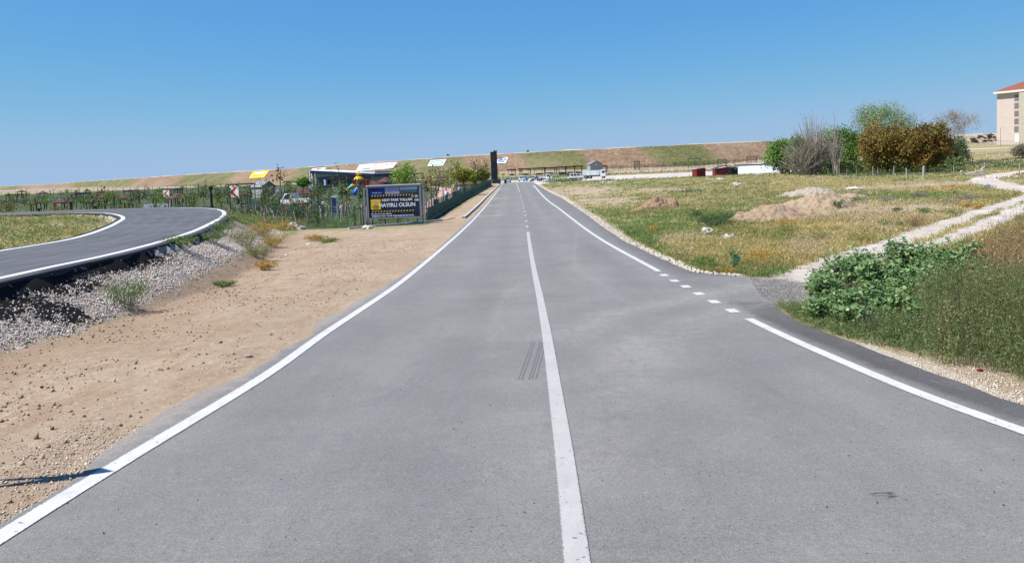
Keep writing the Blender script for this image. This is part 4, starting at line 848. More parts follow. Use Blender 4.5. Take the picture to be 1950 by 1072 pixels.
for px, py, dx, dz, lab in ((1349, 446, .7, .46, 'white boulder in the dry grass, the left of the two'), (1386, 457, .72, .4, 'white boulder in the dry grass, the right of the two'), (557, 436, .8, .6, 'pale boulder by the fence beside the yellow bush, left one'), (573, 437, .55, .45, 'small pale boulder right beside the larger one at the fence'), (1372, 343, 1.2, .5, 'white stone lying in front of the wine red shed'),
                            (1402, 353, 1.5, .6, 'white stone in the field before the silver pond'), (1430, 421, .5, .3, 'small white stone in front of the big dirt heap'), (1627, 362, 2.0, .5, 'flat pale rock behind the dirt heaps'), (700, 436, .7, .35, 'pale stone at the left foot of the hoarding')):
    c = hit(px, py); o = blob('boulder', c+[0, 0, dz*.15], (dx, dx*.7, dz), ROCK, px, .5); tag(o, lab, 'boulder')
# dirt heaps
def heap(px, py, L, W, H, rz, seed, col, label):
    c = hit(px, py); n = 110; u = np.linspace(-1.25, 1.25, n); A, B = np.meshgrid(u, u)
    r = np.sqrt(A**2+B**2); prof = np.clip(1-r**1.35, -1, 1); x = A*L/2; y = B*W/2
    cs, sn = math.cos(rz), math.sin(rz); X = c[0]+x*cs-y*sn; Y = c[1]+x*sn+y*cs
    nzv = fbm(X.ravel(), Y.ravel()+seed, L*.35, 5).reshape(n, n); f2 = np.abs(fbm(X.ravel()+9, Y.ravel()+seed, .5, 4).reshape(n, n))
    H *= .74; Z = ground_z(X.ravel(), Y.ravel()).reshape(n, n)+H*(prof*(1+.45*nzv)+.25*nzv*np.clip(prof*3, 0, 1))+(.30*f2+.16*fbm(X.ravel()*1.3, Y.ravel()+seed, .9, 4).reshape(n, n))*np.clip(prof*4, 0, 1)*max(H, .6)-.06
    k = np.arange(n*n).reshape(n, n); F = np.stack([k[:-1, :-1], k[:-1, 1:], k[1:, 1:], k[1:, :-1]], -1).reshape(-1, 4)
    keep = (prof.ravel() > -.22)[F].all(1)
    m = NT('heap_soil'); a = m.noise(3, 5, .65); b = m.noise(14, 3, .6); cc = m.mix(m.smooth(a, .35, .65), tuple(k_*.82 for k_ in col), col); cc = m.mix(m.smooth(b, .56, .64), cc, tuple(k_*.5 for k_ in col)); cc = m.mix(m.smooth(m.noise(9, 2), .66, .72), cc, (.55, .48, .4)); m.col(cc); m.bump(m.math('ADD', a, b), .8, .08)
    o = link('dirt_heap', np_mesh('dirt_heap', np.stack([X.ravel(), Y.ravel(), Z.ravel()], 1), F[keep], smooth=True), None, m.m); tag(o, label, 'dirt heap', 'dirt heaps on the field'); return o
heap(1478, 420, 6.6, 4.2, .95, .15, 1, (.34, .245, .16), 'long rounded brown dirt heap nearest the road on the field')
heap(1555, 396, 6.0, 4.0, 1.25, .1, 2, (.38, .285, .19), 'peaked pale brown dirt heap behind the nearest one')
heap(1540, 372, 7.0, 4.0, .95, .2, 3, (.42, .36, .30), 'pale stony dirt heap, rearmost of the group')
heap(1257, 397, 3.6, 2.6, 1.5, .3, 4, (.31, .20, .125), 'small reddish dirt heap closest to the road')
heap(1225, 403, 3.0, 1.8, .4, .5, 5, (.33, .22, .14), 'low tail of reddish dirt left of the small heap')
heap(1615, 378, 4.0, 2.5, .5, 0, 6, (.36, .27, .2), 'low brown dirt heap at the right of the group')
heap(1580, 432, 4.5, 2.2, .28, .1, 7, (.42, .26, .12), 'flat spread of rust coloured soil in the straw grass')
# ------------------------------------------------------------------ trees
def tree(px, py, topy, x0, x1, crownlow, seed, cols, label, cat='tree', nleaf=5200, ls=.26, leafmix=.5, trunk=.16, nlimb=9, bark=None, name='tree', twigs=0, dens=1.7, fill=.9, shape=.5, lean=0):
    """trunk, forking limbs, and leaves gathered round the limb ends; size taken from how large it stands at its distance"""
    c = hit(px, py); s = c[1]/1487.; H = (py-topy)*s*.99; cxm = ((x0+x1)/2-px)*s; R = (x1-x0)/2*s; zl = (py-crownlow)*s; rg = np.random.default_rng(seed)
    e = empty(name, c, 0, label, cat); zc = (H+zl)/2; hz = (H-zl)/2; fork = max(.3, zl*.8+.25)
    A = []; B = []; ra = []; rb = []
    def seg(a, b, r0, r1): A.append(a); B.append(b); ra.append(r0); rb.append(r1)
    base = np.array([0, 0, -.2]); fk = np.array([cxm*.3+lean, 0, fork]); seg(base, fk, trunk, trunk*.7); tips = []
    for i in range(nlimb):
        az = 6.283*(i+rg.random()*.7)/nlimb; el = rg.uniform(-.25, 1.2); rr = rg.uniform(.55, .9)
        t = np.array([cxm+R*rr*math.cos(az)*math.cos(el), R*.9*rr*math.sin(az)*math.cos(el), zc+hz*rr*math.sin(el)])
        m1 = fk+(t-fk)*.45+rg.standard_normal(3)*R*.06+[0, 0, .08*H]; seg(fk, m1, trunk*.45, trunk*.26); seg(m1, t, trunk*.26, trunk*.1)
        for j in range(5):
            k = rg.random()*.6+.4; st = m1+(t-m1)*k; q = st+unit(rg.standard_normal((1, 3)))[0]*R*rg.uniform(.22, .5); q[2] = max(q[2], zl*.9)
            seg(st, q, trunk*.1, trunk*.03); tips.append(q)
            for _ in range(2): q2 = q+unit(rg.standard_normal((1, 3)))[0]*R*.2; seg(q, q2, trunk*.04, trunk*.015); tips.append(q2)
        tips.append(t)
    V, F, Cc = sticks(np.array(A), np.array(B), np.array(ra), np.array(rb), (.2, .16, .12)); link('trunk', np_mesh('trunk', V, F, Cc), e, bark or BARK)
    tips = np.array(tips); q = (tips-[cxm, 0, zc])/[R, R, hz]; n2 = np.linalg.norm(q, axis=1); over = n2 > .93; tips[over] = [cxm, 0, zc]+(q[over]/n2[over][:, None]*.93)*[R, R, hz]
    if nleaf:
        nleaf = int(nleaf*dens); ls *= 1.25; k = rg.integers(0, len(tips), nleaf); P = tips[k]+rg.standard_normal((nleaf, 3))*[R*.14, R*.14, hz*.13]
        if fill:
            nf_ = int(nleaf*fill); dd = unit(rg.standard_normal((nf_*2, 3)))*(rg.uniform(.35, 1, (nf_*2, 1))**.6); Q = dd*[R, R, hz]*(.9+.34*fbm(dd[:, 0]*2+seed, dd[:, 1]*2+dd[:, 2]*2.3, .6, 3))[:, None]+[cxm, 0, zc]; nzz = fbm(Q[:, 0]+seed*7, Q[:, 2]*1.3+Q[:, 1], R*.33, 3); Q = Q[nzz > -.05][:nf_]
            P = np.vstack([P, Q]); k = np.r_[k, np.argmin(((Q[:, None, ::2]-tips[None, ::3, ::2])**2).sum(2), 1)*3]; nleaf = len(P)
        cl = pal(rg, len(tips), cols, .18)[k]; cc = np.clip(cl*(1+.15*rg.standard_normal((nleaf, 1))), .01, .8)
        V, F, Cc = cards(P, ls*(.6+.8*rg.random(nleaf)), .55, cc, rg, .3); link('crown', np_mesh('crown', V, F, Cc), e, LEAF)['kind'] = 'stuff'
    if twigs:
        k = rg.integers(0, len(tips), twigs); a = tips[k]+rg.standard_normal((twigs, 3))*R*.08; d = unit(rg.standard_normal((twigs, 3))*.6+q[k]*.9+[0, 0, .7])*R*rg.uniform(.1, .28, (twigs, 1)); V, F, Cc = sticks(a, a+d, .022, .008, (.2, .18, .14)); link('twigs', np_mesh('twigs', V, F, Cc), e, PALEBARK)['kind'] = 'stuff'
    return e
TG = [(.13, .24, .055), (.165, .29, .07), (.10, .19, .04)]
tree(1503, 333, 262, 1462, 1545, 333, 1, [(.14, .25, .055), (.19, .31, .07), (.10, .18, .045)], 'green drooping tree at the left end of the tree group beside the silver shed', nleaf=5200, ls=.3)
tree(1607, 325, 240, 1555, 1648, 322, 2, TG, 'dense dark green tree behind the bare grey branches', nleaf=6500, ls=.3)
tree(1668, 322, 197, 1618, 1738, 285, 3, [(.21, .30, .13), (.26, .36, .16), (.17, .24, .10)], 'tallest tree, light green and airy, behind the brown leaved trees', nleaf=5200, ls=.22, twigs=400, fill=.7, dens=2.2)
BL = [(.24, .15, .04), (.20, .17, .04), (.29, .18, .045), (.16, .17, .04), (.19, .11, .03)]
tree(1692, 330, 230, 1636, 1748, 331, 4, BL, 'brown leaved tree, the left one of the pair', nleaf=7500, ls=.26, nlimb=12)
tree(1766, 328, 237, 1718, 1814, 320, 5, BL, 'brown leaved tree with a short bare trunk, the right one of the pair', nleaf=7000, ls=.26, nlimb=12, trunk=.22)
tree(1822, 315, 216, 1776, 1862, 262, 6, [(.16, .2, .13), (.2, .23, .15)], 'thin half bare bluish tree right of the brown trees', nleaf=1300, ls=.18, twigs=1400, fill=0, dens=1., bark=PALEBARK, trunk=.12)
tree(1825, 316, 262, 1800, 1846, 316, 7, [(.13, .19, .09), (.17, .22, .10)], 'grey green bushy tree under the half bare tree', nleaf=3200, ls=.22)
tree(1945, 302, 276, 1925, 1975, 301, 8, [(.2, .18, .14), (.16, .17, .09)], 'grey brown bush below the beige apartment block', 'bush', nleaf=1400, ls=.22, twigs=300, trunk=.08)
tree(775, 400, 305, 742, 800, 372, 9, [(.16, .30, .03), (.21, .36, .04), (.12, .22, .03)], 'bright green young tree standing up behind the billboard', nleaf=900, ls=.16, fill=.2, trunk=.07, nlimb=7)
tree(885, 372, 318, 858, 906, 350, 10, [(.38, .38, .04), (.30, .34, .04), (.22, .28, .04)], 'yellow green bushy tree behind the green fence', nleaf=1500, ls=.22, fill=.5, trunk=.09)
tree(921, 357, 322, 904, 936, 348, 11, [(.20, .24, .06), (.26, .24, .07), (.14, .2, .05)], 'olive green tree left of the dark tower', nleaf=1300, ls=.25, fill=.5, trunk=.09)
tree(908, 362, 326, 893, 915, 352, 12, [(.16, .22, .05), (.2, .24, .06)], 'small green tree between the yellow and the olive one', nleaf=900, ls=.22, fill=.5, trunk=.08)
tree(578, 384, 338, 567, 592, 358, 13, [(.13, .26, .03), (.17, .32, .05)], 'round bright green tree on a pale stem over the broad gazebo', nleaf=900, ls=.2, fill=.6, trunk=.08)
# the grey fan of bare branches
def fan(px, py, x0, x1, topy, seed, n, label, name='bare_shrub', leaves=0):
    c = hit(px, py); s = c[1]/1487.; rg = np.random.default_rng(seed); e = empty(name, c, 0, label, 'shrub'); H = (py-topy)*s
    u = rg.uniform(-1, 1, n); tx = np.where(u < 0, (px-x0)*u, (x1-px)*u)*s; ty = rg.uniform(-1, 1, n)*(x1-x0)*s*.25
    tz = H*(1-.6*np.abs(u)**1.6)*rg.uniform(.66, 1, n)*np.where(rg.random(n) < .45, 1.0, .82); T = np.stack([tx, ty, tz], 1)
    root = np.stack([rg.standard_normal(n)*.25, rg.standard_normal(n)*.25, 0*u], 1); mid = root+(T-root)*.5+np.stack([-tx*.08, ty*0, tz*.05], 1)
    par = [sticks(root, mid, .06, .042, (.33, .28, .24)), sticks(mid, T, .042, .016, (.36, .30, .26))]
    m = n*9; k = rg.integers(0, n, m); t = rg.uniform(.2, 1, (m, 1)); a = np.where(t < .5, root[k]+(mid[k]-root[k])*t*2, mid[k]+(T[k]-mid[k])*(t*2-1)); b = a+unit(rg.standard_normal((m, 3))*.45+unit(T[k])+[0, 0, .3])*rg.uniform(.25, .9, (m, 1)); par.append(sticks(a, b, .02, .009, (.34, .28, .25)))
    V, F, Cc = join(par); link('branches', np_mesh('branches', V, F, Cc), e, PALEBARK)['kind'] = 'stuff'
    if leaves:
        k = rg.integers(0, m, leaves); V, F, Cc = cards(a[k]+rg.standard_normal((leaves, 3))*.15, .16*(.6+.8*rg.random(leaves)), .5, pal(rg, leaves, [(.16, .18, .07), (.22, .2, .1), (.12, .16, .05)]), rg); link('foliage', np_mesh('foliage', V, F, Cc), e, LEAF)['kind'] = 'stuff'
fan(1548, 334, 1486, 1604, 207, 1, 230, 'large fan of bare grey branches in front of the green trees', leaves=1500)
fan(1592, 333, 1575, 1612, 203, 2, 40, 'narrow bare spire of dead branches right of the grey fan')
fan(1525, 335, 1478, 1560, 262, 3, 60, 'low half dry shrub with olive leaves left of the grey fan', leaves=2200)
# ------------------------------------------------------------------ materials for made things
GREY = simple('grey_steel', (.22, .22, .23), .5, .08, 4, .5); DGREY = simple('dark_steel', (.045, .045, .05), .5, .15, 4, .5); WHITE = simple('white_paint', (.72, .73, .74), .45, .05, 3, .5)
GRN = simple('green_paint', (.015, .075, .045), .5, .2, 3, .4); SHEET = simple('green_windbreak', (.012, .075, .052), .75, .3, 1.5); CONC = simple('concrete', (.42, .40, .37), .9, .12, 4, bump=.4); KERB = simple('kerb_concrete', (.40, .38, .35), .9, .12, 4, bump=.4)
WOODG = simple('weathered_wood', (.30, .27, .24), .9, .25, 8, bump=.5); WINE = simple('wine_red_boards', (.16, .018, .02), .6, .15, 3); BLK = simple('black_paint', (.012, .012, .013), .5, .2, 3); BRICKR = simple('brown_red_roof', (.10, .042, .036), .8, .18, 3)
GLASS = simple('dark_glass', (.02, .026, .032), .12, .1, 3, .6); BLUE = simple('blue_plastic', (.02, .12, .55), .4, .1, 3); NAVY = simple('navy_paint', (.012, .025, .07), .4, .1, 3); PANEL = simple('near_black_cladding', (.018, .019, .025), .35, .15, 1.5, .5)
RED = simple('red_paint', (.58, .008, .014), .4, .08, 3, .5); YEL = simple('yellow_paint', (.75, .46, .01), .4, .08, 3, .5); TYRE = simple('tyre_rubber', (.02, .02, .02), .8, .1, 3); BEIGE = simple('beige_render', (.52, .44, .38), .9, .05, .5); STONEW = simple('stone_cladding', (.42, .38, .30), .9, .12, 1.2)
TILE = simple('red_roof_tile', (.22, .075, .05), .85, .12, 1.5); ORG = simple('orange_plastic', (.75, .20, .02), .5, .08, 3); SILV = simple('silver_sheet', (.62, .65, .70), .35, .12, .6, .6, metal=.3); SKIN = simple('skin', (.40, .24, .17), .6, .05, 3)
HWALL = simple('grey_wall', (.30, .29, .28), .9, .06, 1); CARW = simple('white_car_paint', (.70, .72, .74), .25, .03, 3, .6); CARS = simple('silver_car_paint', (.42, .47, .50), .25, .04, 3, .6); CARD = simple('dark_car_paint', (.03, .035, .05), .25, .1, 3, .6); LAMPR = simple('tail_lamp', (.35, .01, .01), .3, .1, 3, .5)
BLW = simple('bleached_wood', (.52, .49, .45), .9, .12, 5)
# ------------------------------------------------------------------ chevron signs
def chevron(px, py, tx, ty, bx, by, label):
    c = hit(px, py); Y = c[1]; s = Y/1487.; top = at((tx+bx)/2, ty, Y)[2]-c[2]; wdt = (bx-tx)*s; hgt = (by-ty)*s
    e = empty('chevron_sign', c, -.38, label, 'road sign')
    MB().tube([(-.03, .06, -.3), (-.03, .06, top-.02)], .03, 8).build('post', GREY, e); MB().tube([(.05, .06, -.3), (.05, .06, top-.02)], .022, 8).build('post', GREY, e)
    b = MB().box((0, 0, top-hgt/2), (wdt, .03, hgt)).build('board', WHITE, e, bevel=.01)
    h = hgt*.96/2; w_ = wdt*.5; m = MB(); z = top-hgt/2
    m.prism([(w_*.80, z+h), (w_*.15, z+h), (-w_*.85, z), (w_*.15, z-h), (w_*.80, z-h), (-w_*.12, z)], -.022, -.018).build('arrow', RED, b)
chevron(448, 399, 437.5, 355.8, 459.5, 376, 'red and white left arrow board on a grey post, the nearer and larger one')
chevron(318.5, 394, 311, 362.5, 325, 376.5, 'red and white left arrow board farther along the bend, the smaller one')
# unseen sign shape added outside the view to cast the near left verge shadow
e = empty('shadow_casting_sign', (-5.25, 6.12, float(ground_z(-5.25, 6.12)[0])), .55, 'unseen triangular sign on a post, added to cast the near left verge shadow', 'road sign')
MB().tube([(0, 0, -.2), (0, 0, 2.35)], .03, 8).build('post', GREY, e)
MB().prism([(-.42, 1.75), (.42, 1.75), (0, 2.5)], -.05, -.03).build('board', WHITE, e)
# ------------------------------------------------------------------ hoarding
def text(s_, size, x, z, y, mat, parent, name='lettering', align='CENTER', bold=0.0, sx=1.0):
    cu = bpy.data.curves.new(name, 'FONT'); cu.body = s_; cu.size = size; cu.align_x = align; cu.align_y = 'CENTER'; cu.extrude = .002; cu.offset = bold
    t = bpy.data.objects.new(name, cu); C.objects.link(t); bpy.context.view_layer.update()
    dg = bpy.context.evaluated_depsgraph_get(); me = bpy.data.meshes.new_from_object(t.evaluated_get(dg)); bpy.data.objects.remove(t)
    for v in me.vertices: v.co = (x+v.co[0]*sx, y-v.co[2], z+v.co[1])
    me.name = name; return link(name, me, parent, mat)
c0 = hit(696.5, 432); c1 = hit(809, 424); Yb = (c0[1]+c1[1])/2; Lp, Rp = at(696.5, 430, Yb), at(809, 424, Yb-.4)
W_ = math.dist(Lp[:2], Rp[:2]); rz = math.atan2(Rp[1]-Lp[1], Rp[0]-Lp[0]); mid = (Lp+Rp)/2; gb = float(ground_z(mid[0], mid[1])[0]); e = empty('billboard', (mid[0], mid[1], gb), rz, 'framed dark blue billboard reading KENT PARK YOLLARI HAYIRLI OLSUN', 'billboard')
s = Yb/1487.; ZT = at(752, 353, Yb)[2]-gb; ZB = at(752, 416, Yb)[2]-gb
for sx in (-1, 1):
    MB().box((sx*W_/2, .03, (ZT-.1)/2-.15), (.11, .11, ZT+.2)).build('post', GREY, e); MB().box((sx*(W_/2-.13), .10, ZT/2), (.07, .07, ZT-.05)).build('brace_post', GREY, e)
pw = W_-.36; fr = MB(); zc = (ZT+ZB)/2; hh = ZT-ZB
fr.box((0, 0, ZT-.07), (pw, .12, .14)); fr.box((0, 0, ZB+.05), (pw, .12, .1)); fr.box((-pw/2+.06, 0, zc), (.12, .12, hh-.24)); fr.box((pw/2-.06, 0, zc), (.12, .12, hh-.24)); fr.build('frame', GREY, e)
MB().box((.0, 0, ZT+.025), (pw+.05, .2, .05)).build('top_cap', WHITE, e)
m = NT('poster_print'); m.col(m.mix(m.smooth(m.noise(1.2, 3), .4, .65), (.012, .014, .026), (.012, .03, .085))); m.b.inputs['Roughness'].default_value = .4
pn = MB().box((0, .02, zc), (pw-.2, .06, hh-.2)).build('poster', m.m, e); x0_, x1_ = -pw/2+.13, pw/2-.13; zt_, zb_ = ZT-.15, ZB+.12; PW, PH = x1_-x0_, zt_-zb_
fx = lambda u: x0_+PW*u; fz = lambda v: zt_-PH*v
def flat(name, u0, u1, v0, v1, mat, y=-.012, par=None): return MB().box(((fx(u0)+fx(u1))/2, y, (fz(v0)+fz(v1))/2), (abs(fx(u1)-fx(u0)), .004, abs(fz(v0)-fz(v1)))).build(name, mat, par or pn)
pb = simple('print_blue', (.02, .02, .22), .4, .5, 4); psky = simple('print_sky', (.22, .30, .52), .4, .15, 3); psky2 = simple('print_sky_pale', (.32, .44, .60), .4, .12, 2); psea = simple('print_dark_hills', (.05, .09, .14), .4, .3, 5); ppale = simple('print_grey_violet', (.28, .27, .40), .4, .15, 4)
flat('photo_strip', .02, .32, .02, .23, pb); flat('photo_strip', .33, .615, .0, .12, psky); flat('photo_strip', .33, .615, .125, .22, ppale); flat('photo_strip', .625, .97, .0, .10, psky2); flat('photo_strip', .625, .97, .105, .20, psea)
PW_ = simple('print_white', (.78, .78, .78), .5, .03, 3); PC = simple('print_cyan', (.25, .6, .95), .5, .1, 9)
text('kalde ent', .15, fx(.17), fz(.16), -.016, PC, pn, sx=1.2)
ystr = simple('print_yellow', (.80, .50, .02), .5, .05, 3)
for v in (.265, .80):
    for k in range(15):
        u = .055+k*.0565; d = PH*.045; MB().prism([(fx(u), fz(v)-d/2), (fx(u)+.07, fz(v)-d/2), (fx(u)+.13, fz(v)+d/2), (fx(u)+.06, fz(v)+d/2)], -.016, -.012).build('stripe', ystr, pn)
flat('logo_square', .04, .235, .385, .73, YEL); lg = MB(); 
lg.lathe([(.11, 0), (.11, .004)], 20); 
for v in range(len(lg.V)): x, y, z = lg.V[v]; lg.V[v] = (fx(.137)+x, -.016-z, fz(.475)+y*.8)
lg.build('logo_disc', simple('print_grey', (.35, .35, .36), .5, .3, 20), pn)
for t_, v, sz in (('KONYA', .585, .075), ('BÜYÜKŞEHİR', .64, .085), ('BELEDİYESİ', .69, .065)): text(t_, sz, fx(.137), fz(v), -.017, BLK, pn, bold=.003)
text('KENT PARK YOLLARI', .235, fx(.56), fz(.425), -.014, PW_, pn, bold=.006, sx=.98); text('HAYIRLI OLSUN', .375, fx(.56), fz(.60), -.014, PW_, pn, bold=.009, sx=.98)
text('Özel Günlerinizde Hizmetinizdeyiz.', .115, fx(.24), fz(.885), -.014, PW_, pn, bold=.003, sx=.9); text('Düğünlere Hazır Yemek Organizasyonumuz vardır.', .15, fx(.47), fz(.955), -.014, PW_, pn, bold=.003, sx=.98)
flat('photo_inset', .915, .975, .27, .37, simple('print_grey_blue', (.30, .34, .38), .5, .3, 9)); flat('photo_inset', .905, .99, .42, .48, simple('print_pale', (.5, .5, .48), .5, .2, 9)); flat('photo_inset', .84, .90, .30, .36, simple('print_moss', (.25, .28, .06), .5, .3, 9))
# low concrete edging at the hoarding and the roadside kerb
def stones_row(name, P, L, w_, h, mat, label, cat, grp=None, lift=.0):
    P = np.asarray(P); n = max(1, int(round(np.linalg.norm(np.diff(P, axis=0), axis=1).sum()/L))); R = resample(P, n+1); c = R[0]; e = empty(name, (c[0], c[1], float(ground_z(c[0], c[1])[0])), 0, label, cat, grp); rg = np.random.default_rng(n)
    z0 = e.location.z
    for i in range(n):
        a, b = R[i], R[i+1]; m_ = (a+b)/2; za, zb = (float(ground_z(q[0], q[1])[0]) for q in (a, b)); l = math.dist(a, b)-.025; an = math.atan2(b[1]-a[1], b[0]-a[0]); pt = math.atan2(zb-za, l)
        Mx = (Matrix.Rotation(an, 3, 'Z') @ Matrix.Rotation(-pt, 3, 'Y')); MB().box((m_[0]-c[0]+rg.normal()*.008, m_[1]-c[1], (za+zb)/2-z0+h/2-.06+lift+rg.normal()*.006), (l, w_, h+.12), M=Mx).build('kerb_stone', mat, e)
    return e
stones_row('concrete_edging', hits([(664, 437), (700, 433.5), (760, 429), (812, 424), (842, 421)]), .9, .16, .13, CONC, 'low concrete edging running under the billboard', 'kerb')
stones_row('roadside_kerb', np.array([hit_road(x, y)[:2] for x, y in ((883, 416), (905, 397), (925, 377), (943, 360), (950, 354), (954, 350.5))]), 2.0, .25, .15, KERB, 'concrete kerb along the left roadside beside the green fence', 'kerb')
stones_row('red_edging', hits([(842, 421), (866, 416)]), .9, .1, .05, simple('brick_edging', (.33, .15, .10), .9, .2, 4), 'thin reddish edging joining the fence to the kerb', 'kerb')
# ------------------------------------------------------------------ green mesh fence
def mesh_fence(px, step, H, sheet, label, seed, wires=.12, post=.042):
    P = hits(px); L = np.linalg.norm(np.diff(P, axis=0), axis=1).sum(); n = int(L/step); R = resample(P, n+1); c = R[0]; z0 = float(ground_z(*c)[0]); e = empty('mesh_fence', (c[0], c[1], z0), 0, label, 'fence')
    Z = ground_z(R[:, 0], R[:, 1])-z0; shp_ = MB().tube([(0, 0, -.2), (0, 0, H+.04)], post, 6); me = None
    for i in range(n+1):
        if me is None: o = shp_.build('post', GRN, e); me = o.data
        else: o = link('post', me, e)
        o.location = (R[i][0]-c[0], R[i][1]-c[1], Z[i])
    m = MB(); rg = np.random.default_rng(seed)
    nw = int(L/wires); Q = resample(P, nw+1); QZ = ground_z(Q[:, 0], Q[:, 1])-z0
    V = []; F = []
    wr = .0035 if wires < .2 else .006
    for (a, b), z in zip(Q-c, QZ): m.tube([(a, b, z+.05), (a, b, z+H)], wr, 3, cap=False)
    for h in (np.linspace(.08, H, 6)):
        m.tube([(R[i][0]-c[0], R[i][1]-c[1]+.03, Z[i]+h) for i in range(n+1)], .006, 3, cap=False)
    o = m.build('wire_mesh', GRN if sheet else GREY, e); o['kind'] = 'stuff'
    if sheet:
        V = []; Q = resample(P, n*6+1); QZ = ground_z(Q[:, 0], Q[:, 1])-z0
        off = .05*np.sin(np.arange(len(Q))*1.3)*.5+.02*rg.standard_normal(len(Q))
        for k, hz in enumerate((.02, sheet*.35, sheet*.7, sheet)):
            V.append(np.stack([Q[:, 0]-c[0]+.05+off*(1 if k in (1, 2) else .3), Q[:, 1]-c[1], QZ+hz+(.03*np.sin(np.arange(len(Q))*.9) if k == 3 else 0)], 1))
        V = np.array(V).transpose(1, 0, 2); k = np.arange(V.shape[0]*4).reshape(-1, 4); F = np.stack([k[:-1, :-1], k[1:, :-1], k[1:, 1:], k[:-1, 1:]], -1).reshape(-1, 4)
        link('windbreak_sheet', np_mesh('windbreak_sheet', V.reshape(-1, 3), F), e, SHEET)
    return e
mesh_fence([(813, 421), (830, 411), (850, 399), (880, 382), (905, 369), (925, 358.5), (936, 353)], 2.0, 1.4, .95, 'green sheeted mesh fence running along the left of the road', 1, wires=.3)
mesh_fence([(813, 421), (760, 426), (705, 429), (640, 428), (590, 425), (550, 417), (515, 408), (490, 402), (468, 398)], .9, 1.35, 0, 'thin wire fence with green posts behind the billboard', 2, wires=.14)
mesh_fence([(953, 348), (946, 349), (938, 350)], 2.5, 1.4, .95, 'short far stretch of green sheeted fence beyond the dark tower', 3, wires=.4)
# ------------------------------------------------------------------ park furniture
def depth_at(px, Y): return at(px, 0, Y)[0]
def gnd(px, Y):
    """ground under a pixel column, Y metres ahead"""
    x = (px-968.)/1487*Y
    for _ in range(3):
        z = float(ground_z(x, Y)[0]); q = proj(np.array([x, Y, z]))[0][0]; x += (px-q)/1487*Y
    return np.array([x, Y, z])
def gazebo(px, topy, wpx, Y, label, seed, h=2.3):
    c = gnd(px, Y); s = Y/1487.; R = wpx*s/2; e = empty('gazebo', c, seed*.4, label, 'gazebo', 'gazebos in the park'); H = max(2.1, at(px, topy, Y)[2]-c[2]); eh = H-R*.42
    V = [(0, 0, H)]; n = 6
    for k in range(n): q = 2*math.pi*k/n; V.append((R*math.cos(q), R*math.sin(q), eh))
    for k in range(n): q = 2*math.pi*k/n; V.append((R*math.cos(q), R*math.sin(q), eh-.12))
    F = [(0, 1+k, 1+(k+1) % n) for k in range(n)]+[(1+k, 1+n+k, 1+n+(k+1) % n, 1+(k+1) % n) for k in range(n)]+[tuple(range(2*n, n, -1))]
    m = MB(); m.add(V, F); m.build('roof', BRICKR, e)
    for k in range(n): q = 2*math.pi*k/n; MB().box((R*.82*math.cos(q), R*.82*math.sin(q), eh/2-.1), (.12, .12, eh)).build('leg', DBR, e)
    MB().box((0, 0, .72), (R*.7, R*.7, .06)).build('tabletop', DBR, e); MB().box((0, 0, .35), (.25, .25, .68)).build('table_leg', DBR, e)
DBR = simple('dark_brown_wood', (.07, .045, .035), .8, .2, 4)
gz_list = [(42, 361.5, 19, 260, 'far gazebo below the pale wall, leftmost of all'), (82, 364, 20, 245, 'far gazebo right of the leftmost one'), (75, 386, 32, 112, 'brown roofed gazebo behind the side road, leftmost of the near row'), (121, 382.5, 38, 112, 'brown roofed gazebo, second of the near row'), (167, 362.5, 14, 300, 'tiny far gazebo above the third near roof'), (146, 373, 22, 190, 'gazebo in the middle distance behind the second near one'),
           (190, 371.5, 14, 210, 'small gazebo in the middle distance, upper one of the stack'), (183, 382.5, 38, 112, 'brown roofed gazebo, third of the near row'), (203, 376.5, 36, 140, 'gazebo behind and right of the third near one'), (238, 382, 32, 118, 'brown roofed gazebo, fourth of the near row'), (265, 372, 24, 180, 'middle distance gazebo before the far saplings'), (337, 367, 18, 210, 'small gazebo behind the farther arrow board'),
           (341, 373, 46, 118, 'broad roofed gazebo right of the farther arrow board'), (455, 366, 52, 120, 'broad roofed gazebo behind the nearer arrow board'), (578, 359.5, 58, 125, 'broad red brown gazebo behind the white pickup'), (735, 337.5, 42, 180, 'red roofed gazebo over the billboard, upper one'), (712, 344, 46, 150, 'red roofed gazebo over the left half of the billboard'), (770, 344, 50, 150, 'red roofed gazebo over the middle of the billboard'), (815, 341, 50, 150, 'red roofed gazebo over the right end of the billboard'), (838, 334, 28, 200, 'dark roofed gazebo above the pink path')]
for i, g in enumerate(gz_list): gazebo(g[0], g[1], g[2], g[3], g[4], i)
def shelter(px, topy, wpx, Y, label, gname='flat roofed shelters at the embankment foot'):
    c = gnd(px, Y); s = Y/1487.; w_ = wpx*s; H = max(2.2, at(px, topy, Y)[2]-c[2]); e = empty('shelter', c, 0, label, 'shelter', gname)
    MB().box((0, 0, H-.12), (w_*1.1, 2.6, .5)).build('roof', BRICKR, e); m = MB()
    for x in (-1, 1):
        for y in (-1, 1): MB().box((x*w_*.44, y*1, H/2-.2), (.16, .16, H)).build('leg', DBR, e)
    MB().box((0, .4, .45), (w_*.6, .5, .5)).build('bench', DBR, e)
for i, (px, ty, w_, lab) in enumerate([(975, 323, 16, 'shelter just right of the dark tower'), (1000, 321.5, 24, 'shelter behind the two cars on the road'), (1028, 320, 24, 'shelter above the parked silver car'), (1047, 319.5, 22, 'shelter above the parked white pickup'), (1069, 318, 20, 'shelter left of the grey gabled house, third from it'), (1086, 317.5, 18, 'shelter second left of the grey gabled house'), (1101, 316, 16, 'shelter next to the grey gabled house on its left'), (1150, 315.5, 12, 'small shelter just right of the grey gabled house')]):
    shelter(px, ty, w_, 305, lab)
